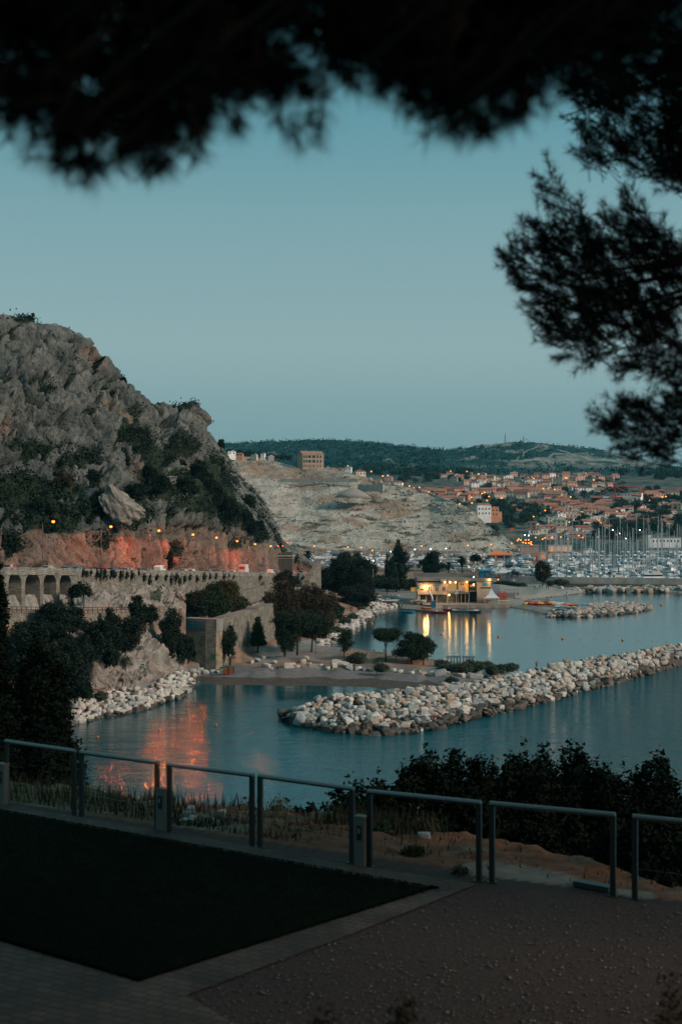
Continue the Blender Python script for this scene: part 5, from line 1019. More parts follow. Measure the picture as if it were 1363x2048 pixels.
HS += [(1222, 1005, 30, 16, 'white', FG), (1262, 1000, 40, 17, 'white', FG), (1300, 998, 44, 13, 'pink', TC), (1325, 1020, 22, 13, 'white', TC), (1350, 1018, 26, 14, 'beige', TC), (1195, 975, 14, 13, 'beige', FG), (1270, 1040, 30, 14, 'pink', FG)]
def skipz(x, y): return abs(x-968) < 34 and 1005 < y < 1035
names = {}
items = [h for h in HS if not skipz(h[0], h[1])]
def base_label(h):
    x, y, w, hh, c, r = h; size = 'small' if w < 15 else ('long' if w > 26 else 'mid-sized')
    side = ('left skyline' if x < 560 else 'quarry side' if x < 800 else 'left part' if x < 960 else 'middle part' if x < 1150 else 'right part')
    return '%s %s house, %s roof, %s, %s' % (size, c, r, zone(x, y), side)
from collections import defaultdict
gp = defaultdict(list)
for i, h in enumerate(items): gp[base_label(h)].append(i)
lab = {}
ordn = ['leftmost', 'second from the left', 'third from the left', 'fourth from the left', 'fifth from the left', 'sixth from the left', 'seventh from the left', 'eighth from the left', 'ninth from the left']
for k, v in gp.items():
    v.sort(key=lambda i: items[i][0])
    for j, i in enumerate(v): lab[i] = k if len(v) == 1 else (ordn[j]+' '+k if j < len(v)-1 or len(v) == 2 and j else 'rightmost '+k)
    if len(v) == 2: lab[v[0]] = 'left one of two, '+k; lab[v[1]] = 'right one of two, '+k
for i, (x, y, w, hh, c, r) in enumerate(items):
    p, Y = (W(x, y, 1330), 1330) if x < 560 else town_z(x, y); 
    if 640 < x < 705 and y < 945: p, Y = W(x, y, 1500), 1500
    ww = w*1.0*Y/F; h = hh*.84*Y/F; house(p.x, p.y, p.z-.5, ww, ww*q.uniform(.55, .75), h, q.uniform(-.5, .5), c, r, lab[i][:140], nfl=1 if h < 5 else 2, wins=w > 12)
# the pale house on the spur (white and orange)
Y = 1290; p = W(968, 1030, Y); e = empty('villa_block', (p.x, p.y, p.z-1), R(4), 'white three-storey house joined to orange blocks on the spur above the quarried slope', 'house')
m = MB(); m.box((-1, 0, 2), (12.5, 9, 16)); m.build('white_block', WM['white'], e); m = MB(); m.box((9, .5, 1.2), (7, 8, 14)); m.box((-10, 0, -1), (6, 8, 8)); m.box((13.5, 1, -.5), (4, 7, 9)); m.build('orange_block', WM['orange'], e)
m = MB(); m.add([(-7.5, -4.8, 10), (5.5, -4.8, 10), (5.5, 4.8, 10), (-7.5, 4.8, 10), (-6, 0, 11.6), (4.5, 0, 11.6)], [(0, 1, 5, 4), (2, 3, 4, 5), (1, 2, 5), (3, 0, 4)]); m.box((9, .5, 8.4), (7.6, 8.6, .5)); m.build('roof', RM[TC], e)
for f in range(2):
    for i in range(4): m = MB(); m.box((-5.5+i*3, -4.52, 2.6+f*4), (1.1, .1, 1.7)); m.build('window', M_win, e)
for f in range(2):
    for i in range(2): m = MB(); m.box((7.4+i*3, -3.52, 1.8+f*3.6), (1.1, .1, 1.5)); m.build('window', M_win, e)
# the old quarry building
Y = 1320; p = W(621, 936, Y); M_old = mat('old ochre masonry', (.34, .25, .18), .9, var=.15, scale=.3, bump=.2); M_oldg = mat('grey gable masonry', (.25, .24, .22), .9, var=.15, scale=.3)
e = empty('quarry_building', (p.x, p.y, p.z-.5), R(24), 'large ruined four-sided stone building with three rows of windows on top of the quarried slope', 'building')
bw, bd, bh = 21, 12, 13.2
m = MB(); m.box((0, 0, bh/2-2), (bw, bd, bh+4)); m.build('walls', M_old, e)
m = MB(); a, b, h = bw/2+.4, bd/2+.4, bh; m.add([(-a, -b, h), (a, -b, h), (a, b, h), (-a, b, h), (-a, 0, h+3.0), (a, 0, h+3.0)], [(0, 1, 5, 4), (2, 3, 4, 5), (1, 2, 5), (3, 0, 4)]); m.build('roof', mat('old tiled roof', (.33, .17, .12), .9, var=.25, scale=.8), e)
m = MB(); m.add([(bw/2+.03, -bd/2, -2), (bw/2+.03, bd/2, -2), (bw/2+.03, bd/2, bh), (bw/2+.03, 0, bh+2.9), (bw/2+.03, -bd/2, bh)], [(0, 1, 2, 3, 4)]); m.build('gable_wall', M_oldg, e)
for z in (4.3, 8.7, 12.9): m = MB(); m.box((0, 0, z), (bw+.35, bd+.35, .3)); m.build('string_course', M_old, e)
for f in range(3):
    for i, (x, w) in enumerate([(-9, 1.6), (-6.6, 1.6), (-3.6, 2.9), (.6, 2.9), (4.4, 1.6), (7.4, 1.6)]): m = MB(); m.box((x, -bd/2-.03, 2.2+f*4.3), (w, .12, 2.5)); m.build('window', mat('blocked window', (.16, .12, .09), .9) if f == 0 else M_win, e)
    for y in (-3.8, 0, 3.8): m = MB(); m.box((bw/2+.05, y, 2.2+f*4.3), (.12, 1.9, 2.4)); m.build('window', M_win, e)
m = MB(); m.box((bw/2+.05, 0, 14.1), (.12, 1.6, 1.2)); m.build('window', M_win, e)
for x in (-5, 3): m = MB(); m.box((x, .8, bh+2.8), (.8, .8, 1.4)); m.build('chimney', M_old, e)
# square villa at (718, 945)
Y = 1290; p = W(718, 957, Y); e = empty('square_villa', (p.x, p.y, p.z-.5), R(20), 'square cream two-storey villa with a dark red hipped roof at the quarry edge', 'house')
m = MB(); m.box((0, 0, 1.5), (9, 9, 11)); m.build('walls', WM['cream'], e); m = MB(); m.add([(-5.2, -5.2, 7), (5.2, -5.2, 7), (5.2, 5.2, 7), (-5.2, 5.2, 7), (0, 0, 9)], [(0, 1, 4), (1, 2, 4), (2, 3, 4), (3, 0, 4), (0, 3, 2, 1)]); m.build('roof', RM[DR], e)
for f in range(2):
    for i in range(3): m = MB(); m.box((-3+i*3, -4.53, 1.6+f*3.2), (1, .1, 1.6)); m.build('window', M_win, e); m = MB(); m.box((4.53, -3+i*3, 1.6+f*3.2), (.1, 1, 1.6)); m.build('window', M_win, e)
# quarry retaining walls, gravel heap
for (x0, x1, y, Y, hh, lb) in [(715, 765, 978, 1205, 3.6, 'pale retaining wall with a parapet on the quarry terrace'), (560, 715, 960, 1265, .9, 'long low pale wall along the upper quarry terrace')]:
    a, b = W(x0, y, Y), W(x1, y+ (3 if x0 > 700 else -1), Y-20); e = keep(Strip([(a.x, a.y), (b.x, b.y)], lambda s: a.z+hh, lambda s: a.z-2.2, 1.5, 8).build('retaining_wall', M_concl), None) if False else Strip([(a.x, a.y), (b.x, b.y)], lambda s: a.z+hh, lambda s: a.z-2.2, 1.5, 8).build('retaining_wall', M_concl); tag(e, lb, 'wall')
v = W(905, 985, 1215); m = MB(); a = W(1048, 1010, 1560); b = W(1168, 1003, 1600)
e = Strip([(a.x, a.y), (b.x, b.y)], lambda s: a.z+7.0, lambda s: a.z-5, 2, 8).build('rail_viaduct', M_wall); tag(e, 'long grey stone wall crossing the town between its upper and lower rows', 'wall')
p = W(705, 988, 1190); m = MB(); m.lathe([(16, -3), (11, .5), (4, 4.2), (.4, 5.4)], n=28, sy=.7); o = m.build('gravel_heap', mat('gravel heap', (.27, .24, .21), .95, var=.1, scale=.6), loc=p, smooth=True); tag(o, 'cone-shaped heap of grey gravel on the quarry floor', 'heap')
# hill masts
for x, t, b, lb in [(1009, 868, 888, 'left tall thin lattice mast on the hill crest'), (1046, 873, 887, 'right lattice mast on the hill crest')]:
    p = W(x, b, 3480); h = (b-t)*3480/F; e = empty('lattice_mast', (p.x, p.y, p.z-4), label=lb, cat='mast'); m = MB(); w = 1.6
    for sx in (-1, 1):
        for sy in (-1, 1): m.tube([(sx*w, sy*w, 0), (sx*.4, sy*.4, h+4)], .3, 4)
    for k in range(6): z = (h+4)*k/6; s_ = w-(w-.4)*k/6; m.tube([(-s_, -s_, z), (s_, -s_, z+(h+4)/6)], .2, 4); m.tube([(s_, -s_, z), (-s_, -s_, z+(h+4)/6)], .2, 4)
    m.build('lattice', M_pole, e); m = MB(); m.tube([(0, 0, h+4), (0, 0, h+9)], .2, 4); m.build('antenna', M_pole, e)
# orange tower crane
Y = 1560; p = W(1227, 1016, Y); k_ = Y/F; M_cr = mat('orange-red crane paint', (.50, .075, .03), .6); e = empty('tower_crane', (p.x, p.y, p.z), 0, 'orange-red tower crane with a white-banded boom above the right side of the town', 'crane')
def L2(m, pts, r=.35): m.tube([((a-1227)*k_, 0, (1016-b)*k_) for a, b in pts], r, 4)
m = MB(); L2(m, [(1225, 1016), (1225, 996)], .5); L2(m, [(1230, 1016), (1230, 996)], .5); 
for j in range(5): L2(m, [(1225, 1016-4*j), (1230, 1012-4*j)], .3)
m.build('tower', M_cr, e)
m = MB(); L2(m, [(1224, 996), (1227, 972), (1231, 996)], .8); L2(m, [(1225.5, 984), (1229.5, 984)], .4); L2(m, [(1224.8, 990), (1230.2, 990)], .4); m.build('apex', M_cr, e)
m = MB(); L2(m, [(1182, 995.5), (1204, 995)], .95); L2(m, [(1216, 995), (1244, 994.5)], .95); m.build('boom', M_cr, e); m = MB(); L2(m, [(1204, 995), (1216, 995)], .9); m.build('white_band', mat('crane white', (.5, .5, .48), .6), e)
m = MB(); L2(m, [(1227, 972), (1198, 990)], .28); L2(m, [(1227, 972), (1262, 990)], .28); L2(m, [(1227, 972), (1278, 974)], .32); L2(m, [(1278, 974), (1281, 992)], .6); L2(m, [(1278, 974), (1310, 984)], .22); L2(m, [(1262, 990), (1281, 992)], 1.1); m.build('tie_rods', M_cr, e)
m = MB(); m.box((1.5*k_, .5, 5.5*k_), (6*k_, 2.5, 4*k_)); m.build('cabin', mat('crane cab', (.4, .38, .36), .5), e)
# second grey-red crane by the shore
Y = 1150; p = W(1066, 1112, Y); k_ = Y/F; e = empty('harbour_crane', (p.x, p.y, p.z), 0, 'dark lattice crane mast with a square red panel rising between quarry and marina', 'crane')
m = MB(); H_ = (1112-1046)*k_
for sx in (-1, 1):
    for sy in (-1, 1): m.tube([(sx*.9, sy*.9, 0), (sx*.9, sy*.9, H_)], .16, 4)
for j in range(12): z = H_*j/12; m.tube([(-.9, -.9, z), (.9, -.9, z+H_/12)], .1, 4); m.tube([(.9, -.9, z), (-.9, -.9, z+H_/12)], .1, 4)
m.build('mast', mat('crane brown metal', (.12, .05, .04), .7), e); m = MB(); m.tube([(0, 0, H_), (-46*k_, 0, H_-.5)], .3, 4); m.tube([(0, 0, H_), (12*k_, 0, H_)], .3, 4); m.build('jib', M_pole, e); m = MB(); m.box((-43*k_, 0, H_-5), (3, .4, 2.4)); m.build('red_panel', mat('red panel', (.50, .10, .05), .6), e)
# trees of the town and hillside: dark clumps, each a tree of its own
tp_m = [tree_meshes('mass', 10, 8, 300+i, 'far', .5, .75, trunk=False)[0] for i in range(6)]
TP = []; k = random.Random(8)
def trow(y0, y1, x0, x1, n, s0=1.0):
    for i in range(n): TP.append((k.uniform(x0, x1), k.uniform(y0, y1), k.uniform(.8, 1.5)*s0))
trow(942, 966, 800, 940, 46, 1.1); trow(935, 950, 690, 870, 26, 1.1); trow(950, 985, 930, 1250, 34, .7); trow(985, 1012, 800, 1000, 20, .7); trow(1010, 1045, 985, 1080, 34, 1.0); trow(975, 1010, 1120, 1370, 30, .9); trow(1010, 1062, 1230, 1370, 50, 1.0); trow(1000, 1060, 1060, 1230, 26, .6); trow(1055, 1080, 1180, 1370, 30, 1.0); trow(1040, 1085, 960, 1050, 14, .7); trow(950, 960, 1240, 1370, 14, 1.4)
trow(948, 985, 930, 1240, 40, .55); trow(985, 1010, 830, 1130, 34, .5); trow(1012, 1060, 1050, 1240, 50, .55); trow(975, 1012, 1120, 1370, 26, .7); trow(1015, 1060, 1225, 1370, 30, .7)
cand = sorted(TP, key=lambda t: t[1])
cand = [t for t in cand if not (1015 < t[1] < 1032 and 940 < t[0] < 1000)]; cand.sort(key=lambda t: -t[2]/float(TY(t[1]))); rest = cand[280:]; cand = cand[:280]; VV, FF, off = [], [], 0
tp_s = [crown_np(lobes_for('mass', 10, 8, 300+i), 60, 1.1, 300+i, per=3) for i in range(3)]
for i, (x, y, s) in enumerate(rest):
    p, Y = town_z(x, y); V, Fc = tp_s[i % 3]; VV.append(V*s+np.array((p.x, p.y, p.z-1.5))); FF.append(Fc+off); off += len(V)
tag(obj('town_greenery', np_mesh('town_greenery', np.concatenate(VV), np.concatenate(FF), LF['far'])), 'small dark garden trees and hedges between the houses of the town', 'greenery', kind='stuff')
for i, (x, y, s) in enumerate(cand):
    p, Y = town_z(x, y); o = bpy.data.objects.new('town_tree', tp_m[i % 6]); link(o); o.location = (p.x, p.y, p.z-1.5); o.scale = (s, s, s*.95); o.rotation_euler = (0, 0, k.uniform(0, 6))
    zn = zone(x, y); sd = 'far left' if x < 900 else 'left half' if x < 1080 else 'right half' if x < 1240 else 'right edge'
    tag(o, 'dark green tree among the houses, %s, %s' % (zn, sd), 'tree', 'trees of the %s %s' % (zn, sd))
for i in range(16):
    x = 455+i*8.2+k.uniform(-3, 3); p = W(x, 908+(x-455)*.10, 1345); o = bpy.data.objects.new('hilltop_tree', tp_m[i % 6]); link(o); o.location = p; s = k.uniform(.5, .9); o.scale = (s, s, s*.9); tag(o, 'dark tree beside the white houses on the left skyline of the quarry', 'tree', 'trees on the left skyline')
# orange town lamps
lamp_me = MB().lathe([(.1, -.8), (.9, -.4), (.9, .3), (.1, .8)], n=8).mesh('lamp_glow', M_sodf, True); lamp_w = MB().lathe([(.1, -.8), (.9, -.4), (.9, .3), (.1, .8)], n=8).mesh('lamp_glow', M_white, True)
pole_me = MB().tube([(0, 0, -7), (0, 0, 0)], .12, 4).mesh('pole', M_pole)
LP = [(695, 932), (690, 949), (742, 943), (765, 952), (775, 951), (780, 968), (805, 968), (812, 975), (818, 972), (822, 980), (827, 976), (838, 975), (857, 984), (900, 942), (933, 943), (956, 948), (889, 977), (909, 983), (915, 987), (920, 977), (924, 980), (938, 992), (940, 982), (942, 995), (918, 1008), (943, 1006), (957, 998), (963, 987), (968, 985), (977, 993), (1002, 996), (973, 1001), (954, 1011), (987, 1014), (1015, 1019), (1033, 1017), (1044, 1029), (1055, 956), (1066, 957), (1065, 964), (1085, 977), (1108, 975), (1108, 979), (1035, 981), (1020, 964), (971, 964), (1038, 1011), (1076, 1013), (1079, 1020), (1089, 1021), (1116, 1012), (1066, 1033), (1102, 1039), (1129, 1025), (1137, 1044), (1131, 956), (1186, 960), (1144, 973), (1152, 972), (1140, 994), (1115, 1013), (1143, 1014), (1158, 1015), (1170, 1014), (1177, 1013), (1185, 1011), (1163, 1024), (1265, 1007), (1277, 1005), (1280, 1006), (1298, 1001), (1313, 998), (1323, 994), (1330, 993), (1200, 1046), (1103, 1075), (1070, 1075), (1084, 1078), (1120, 1074), (1134, 1078), (1157, 1065), (1156, 1071), (1164, 1075), (1232, 1069), (1247, 1070), (1255, 1068), (1299, 1072), (1214, 1039), (1195, 1074)]
kk = defaultdict(list)
LW = [(1224, 1060), (1278, 1060), (1238, 1067), (1250, 1077), (1049, 1070), (1056, 1071)]
LO2 = [(981, 1089), (1022, 1087), (1034, 1081), (1036, 1078), (1040, 1080), (1045, 1085), (1050, 1080), (1050, 1086), (1056, 1080), (1056, 1086), (1061, 1084), (1062, 1089), (1060, 1087), (935, 1091), (845, 1094), (1089, 1076)]
LY2 = [(842, 1092, 0), (860, 1098, 1), (829, 1099, 1), (891, 1097, 1), (781, 1103, 1), (736, 1124, 1), (746, 1121, 1), (744, 1101, 0), (722, 1095, 0), (628, 1092, 0), (695, 1094, 0), (735, 1119, 1), (995, 1159, 0), (743, 1147, 0), (743, 1156, 0)]
al = [(x, y, *town_z(x, y+6)[0], lamp_me) for x, y in LP]+[(x, y, *W(x, y, 1120), lamp_w) for x, y in LW]+[(x, y, *W(x, y, 1060), lamp_me) for x, y in LO2]+[(x, y, *W(x, y, 700 if y > 1115 else 900), lamp_w if w else lamp_me) for x, y, w in LY2]
for i, (x, y, X_, Y_, Z_, me_) in enumerate(al):
    p = W(x, y, Y_-3); s = Y_/1500.0
    e = empty('street_lamp', (p.x, p.y, p.z)); ws = .5 if me_ is lamp_w else .82; e.scale = (s*ws, s*ws, s*ws); obj('lamp_glow', me_, e); obj('pole', pole_me, e)
    c_ = 'white' if me_ is lamp_w else 'orange'
    zn = zone(x, y) if y < 1063 and x > 640 and me_ is lamp_me else ('harbour and boatyard' if x < 1090 else 'back of the marina')
    kk[(c_, zn)].append((x, y, e))
for (c_, zn), v in kk.items():
    v.sort(key=lambda t: (t[0], t[1]))
    for j, (x, y, e) in enumerate(v): tag(e, '%s street lamp in the %s, number %d from its left end' % (c_, zn, j+1), 'street lamp', '%s lamps of the %s' % (c_, zn))
# ================================================================ waterfront building
M_fac = mat('cream pink render', (.40, .31, .235), .85, var=.08, scale=.3); M_facd = mat('grey beige soffit', (.17, .16, .14), .8); M_blue = mat('teal blue panel', (.02, .22, .32), .6); M_blued = mat('deep blue cladding', (.012, .11, .18), .6)
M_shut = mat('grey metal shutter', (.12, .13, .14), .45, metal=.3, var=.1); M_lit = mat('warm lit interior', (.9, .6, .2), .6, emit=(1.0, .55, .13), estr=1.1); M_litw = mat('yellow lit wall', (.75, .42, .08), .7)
Yb = 537; kb = Yb/F
p = W(830, 1206, Yb); e = empty('waterfront_building', (p.x, Yb, p.z), 0, 'two-storey cream waterfront clubhouse with blue signs and warm lights', 'building'); BX = lambda px: (px-830)*kb; BZ = lambda py: (1206-py)*kb
def bb(name, x0, x1, y0, y1, f, d, m_, parent=e):   # picture-measured box: front plane at depth f behind the facade line, thickness d
    m = MB(); m.box(((BX(x0)+BX(x1))/2, f+d/2, (BZ(y0)+BZ(y1))/2), (BX(x1)-BX(x0), d, BZ(y0)-BZ(y1))); return m.build(name, m_, parent)
bb('upper_wing', 834, 895, 1167+22, 1167, 0, 9, M_fac); bb('left_pier', 834, 840, 1209, 1189.3, .4, 8, M_fac); bb('ground_wall', 840, 895, 1209, 1189.3, 3.2, 5, M_facd)
for x in (851, 872, 893.5): bb('column', x, x+1.6, 1209, 1189.3, .6, .4, M_fac)
bb('shutter', 873.8, 892.8, 1208, 1190, 1.4, .3, M_shut); bb('shutter', 896, 910, 1207, 1189.5, 1.4, .3, M_shut)
bb('lit_opening', 853, 871, 1206, 1201, 2.8, .2, mat('lit kayak store', (.5, .16, .06), .8))
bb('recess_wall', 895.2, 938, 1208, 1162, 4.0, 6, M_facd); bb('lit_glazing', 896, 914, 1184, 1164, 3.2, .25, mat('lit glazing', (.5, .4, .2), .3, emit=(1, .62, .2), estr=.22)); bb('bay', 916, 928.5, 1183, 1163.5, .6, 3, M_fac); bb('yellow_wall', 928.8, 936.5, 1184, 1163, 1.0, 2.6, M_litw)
bb('balcony', 894, 938, 1187.5, 1184.5, -.4, 3.6, M_facd); bb('balcony_wall', 895.3, 911, 1184, 1180, -.2, .3, M_fac)
bb('door', 914, 920, 1207, 1188, 3.5, .3, mat('orange door', (.30, .12, .05), .7)); bb('door', 922, 934, 1207, 1188, 3.5, .3, M_dark)
for x in (911.5, 921, 929, 936.5): bb('column', x, x+1.1, 1209, 1187.6, .0, .4, M_fac)
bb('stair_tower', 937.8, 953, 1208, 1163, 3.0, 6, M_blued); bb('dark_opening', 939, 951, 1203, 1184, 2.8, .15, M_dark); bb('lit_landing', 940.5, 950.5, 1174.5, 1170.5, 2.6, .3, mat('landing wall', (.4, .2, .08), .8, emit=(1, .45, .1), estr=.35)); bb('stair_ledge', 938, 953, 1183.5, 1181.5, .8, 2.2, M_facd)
bb('right_block', 953.2, 981, 1209, 1162, 0, 10, M_fac); bb('blue_side', 981.02, 982.4, 1209, 1162, .6, 9, M_blue)
bb('roof_slab', 833, 982.6, 1161.9, 1156, -.6, 11, M_facd); bb('roof_slab', 832, 895, 1166.8, 1164.8, -.3, 9.6, M_facd); bb('roof_terrace', 829, 955, 1157, 1148.5, 9, 1.0, mat('grey terrace wall', (.15, .15, .14), .9, var=.2, scale=.5))
bb('blue_kiosk', 960, 982, 1155.8, 1143, 2.0, 4, M_blued); bb('kiosk_roof', 958, 982.5, 1143, 1140, 1.6, 5, M_blue); bb('kiosk_window', 971, 978, 1154, 1146, 1.85, .1, M_shut)
bb('blue_sign', 965, 974, 1171, 1165.2, -.12, .1, M_blue); bb('blue_sign', 867, 878, 1172.5, 1168.8, -.12, .1, M_blue); bb('blue_sign', 834.8, 838, 1178, 1170, -.12, .1, M_blue); bb('white_board', 880, 892, 1163.5, 1157.5, -.9, .15, M_concl); bb('blue_sign', 935, 946, 1155.5, 1151, -.4, .15, M_blued)
bb('slot_window', 959.5, 981, 1177, 1174.5, -.02, .1, M_win); bb('slot_window', 840, 846, 1180, 1177.6, -.02, .1, M_win); bb('slot_window', 840, 845, 1167, 1165.2, -.02, .1, M_win)
for x in (856, 859.8, 870, 873.6, 884, 887.5): bb('slot_window', x, x+1.9, 1182.5, 1173.5, -.02, .1, M_win)
for x in (920.5, 924.5): bb('slot_window', x, x+2.2, 1170.3, 1167.3, .57, .1, M_win)
bb('sign_board', 907.5, 915.5, 1188, 1179, -1.0, .15, mat('white sign panel', (.42, .46, .48), .6)); bb('sign_mark', 909, 911, 1184, 1181.6, -1.12, .05, M_blue); bb('sign_post', 915.2, 916, 1209, 1179, -1.0, .15, M_pole)
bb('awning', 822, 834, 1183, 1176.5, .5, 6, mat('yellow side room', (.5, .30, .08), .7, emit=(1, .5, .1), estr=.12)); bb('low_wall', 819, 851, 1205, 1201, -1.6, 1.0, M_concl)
bb('grey_box', 890, 903, 1210, 1203, -3.0, 2.4, M_conc)
WL = [(848, 1172, 320, 'w'), (854, 1171.5, 500, 'y'), (888.5, 1164, 60, 'w'), (899, 1164.2, 60, 'y'), (910, 1164.2, 60, 'y'), (897, 1189.5, 160, 'w'), (977, 1159, 260, 'y'), (932, 1163.6, 160, 'y'), (946, 1169, 40, 'y')]
for x, y, pw, c in WL:
    m = MB(); m.lathe([(.05, -.28), (.26, -.15), (.28, .1), (.05, .25)], (BX(x), -.75, BZ(y)), 8); m.build('wall_light', M_warm, e, smooth=True)
    l = bpy.data.lights.new('wall_light_source', 'POINT'); l.energy = pw; l.color = (1, .56, .18); l.shadow_soft_size = .2; o = bpy.data.objects.new('wall_light_source', l); link(o, e); o.location = (BX(x), -1.15, BZ(y)-.3)
m = MB(); m.lathe([(.05, -.3), (.3, -.15), (.3, .1), (.05, .28)], (BX(946), 1.0, BZ(1154)), 8); m.build('roof_light', M_white, e, smooth=True)
# sign mark on the near board etc.
# quay, slipway
V = [W(800, 1204, 569), W(862, 1216, 530), W(862, 1206, 566), W(815, 1200, 580)]
pq = [(W(a, 1200, Y).x, Y) for a, Y in ((845, 528), (868, 524), (884, 527), (1018, 529), (1022, 566), (838, 568))]
m = MB(); m.prism(pq[::-1], -1.5, 1.15); tag(m.build('quay', mat('quay concrete', (.24, .20, .165), .9, var=.25, scale=.4, bump=.3)), kind='structure')
m = MB(); m.prism([(W(a, 1200, Y).x, Y) for a, Y in ((802, 517), (866, 507), (872, 530), (806, 548))][::-1], -.6, .55); tag(m.build('slipway', mat('slipway concrete', (.17, .155, .14), .9, var=.3, scale=.5)), kind='structure')
# jib crane: white bent arm on a blue base
Yc = 519; kc = Yc/F; p = W(864, 1216, Yc); e = empty('jib_crane', (p.x, Yc, .6), 0, 'white bent-arm boat crane on a blue base at the edge of the quay', 'crane')
z0 = HC+(HY-1216)*Yc/F-.6; m = MB(); m.box((.3, 0, 1.4), (1.8, 1.6, 2.4)); m.build('blue_base', M_blued, e)
m = MB(); m.tube([(-.1, 0, 2.2), (-.1, 0, (1216-1195)*kc), (-.5, 0, (1216-1190)*kc), (-1.6, -.3, (1216-1182)*kc), (-2.1, -.4, (1216-1180)*kc)], [.42, .36, .36, .26, .16], 8); m.build('white_arm', PT['white'], e, smooth=True)
# marquee
Ym = 534; p = W(982, 1207, Ym); e = empty('marquee', (p.x, Ym, 1.15), 0, 'white peaked canopy tent on the quay right of the building', 'tent'); km = Ym/F; hw = 15*km
m = MB(); n = 16; prof = [(1.0, 0), (.72, .18), (.45, .42), (.25, .68), (.08, .95), (.03, 1.12)]; zt = (1207-1202+0)*km+1.2; hh = 3.2
vs = [];
for r, z in prof:
    for sx, sy in ((-1, -1), (1, -1), (1, 1), (-1, 1)): vs.append((sx*r*hw, sy*r*hw*.8, 2.2+z*hh))
m.add(vs, [(i*4+k2, i*4+(k2+1) % 4, (i+1)*4+(k2+1) % 4, (i+1)*4+k2) for i in range(5) for k2 in range(4)]); m.build('canopy', mat('white tent cloth', (.55, .56, .56), .8), e)
m = MB()
for sx in (-1, 1):
    for sy in (-1, 1): m = MB(); m.tube([(sx*hw*.96, sy*hw*.76, 0), (sx*hw*.96, sy*hw*.76, 2.25)], .07, 5); m.build('leg', PT['white'], e)
# orange roofed shed
Ys = 830; ks = Ys/F; p = W(998, 1128, Ys); e = empty('orange_shed', (p.x, Ys, p.z-1), 0, 'grey boatyard shed under a flat orange roof with an orange post', 'shed')
m = MB(); m.box((0, 0, 3.0), (46*ks, 9, 6.4)); m.build('walls', mat('shed grey', (.13, .15, .16), .7, var=.15, scale=.4), e); m = MB(); m.add([(-25*ks, -6, 6.4), (25*ks, -6, 6.6), (25*ks, 5, 6.9), (-8*ks, 5, 9.0)], [(0, 1, 2, 3)]); m.box((0, -5.6, 6.3), (50*ks, .5, .35)); m.build('orange_roof', mat('orange roof paint', (.62, .16, .045), .6), e)
m = MB(); m.box((-9*ks, -5.5, 3), (.8, .8, 8)); m.build('orange_post', mat('orange post', (.5, .12, .04), .6), e)
# low white marina building on the right
Y = 1160; kq = Y/F; p = W(1325, 1090, Y); e = empty('marina_office', (p.x, Y, p.z-1), 0, 'long low white flat-roofed building behind the masts at the right edge', 'building')
m = MB(); m.box((0, 0, 3.0), (64*kq, 10, 8)); m.box((-29*kq, 0, 7.5), (5*kq, 6, 3)); m.build('walls', WM['white'], e); m = MB(); m.box((2, 0, 7.2), (66*kq, 10.6, .5)); m.build('roof', M_conc, e)
for i in range(8): m = MB(); m.box((-22*kq+i*7*kq, -5.03, 4.4), (1.4*kq*2, .1, 1.8)); m.build('window', M_win, e)
# lit pinkish shed and hangar in the yard
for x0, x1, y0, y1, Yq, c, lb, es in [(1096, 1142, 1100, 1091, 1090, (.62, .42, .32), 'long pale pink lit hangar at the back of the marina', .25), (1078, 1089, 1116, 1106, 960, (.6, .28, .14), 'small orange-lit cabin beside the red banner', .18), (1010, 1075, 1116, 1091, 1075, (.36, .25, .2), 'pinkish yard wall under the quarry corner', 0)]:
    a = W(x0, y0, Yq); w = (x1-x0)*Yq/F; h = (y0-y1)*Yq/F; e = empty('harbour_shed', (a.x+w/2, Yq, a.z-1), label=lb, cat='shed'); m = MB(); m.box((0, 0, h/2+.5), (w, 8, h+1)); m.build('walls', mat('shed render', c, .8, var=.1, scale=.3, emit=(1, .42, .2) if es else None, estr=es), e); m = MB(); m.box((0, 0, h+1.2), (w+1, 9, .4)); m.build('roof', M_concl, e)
for x, y0, y1, lb in [(1072, 1124, 1112, 'tall red vertical banner in the boatyard'), (1058, 1120, 1112, 'smaller red banner left of the tall one')]:
    a = W(x, y0, 900); m = MB(); m.box((0, 0, (y0-y1)*900/F/2), (1.4, .2, (y0-y1)*900/F)); o = m.build('banner', mat('red banner cloth', (.55, .04, .02), .7), loc=a); tag(o, lb, 'banner')
for x, y0, y1, c, lb in [(944, 1125, 1104, (.5, .35, .33), 'left pale flag on a pole in the boatyard'), (955, 1125, 1105, (.55, .55, .55), 'middle white flag on a pole in the boatyard'), (963, 1125, 1103, (.55, .25, .2), 'right pinkish flag on a pole in the boatyard')]:
    a = W(x, y0, 800); h = (y0-y1)*800/F; e = empty('feather_flag', a, label=lb, cat='flag'); m = MB(); m.tube([(0, 0, 0), (0, 0, h)], .06, 4); m.build('pole', M_pole, e); m = MB(); m.box((.35, 0, h*.68), (.65, .05, h*.6)); m.build('flag_cloth', mat('flag cloth', c, .8), e)

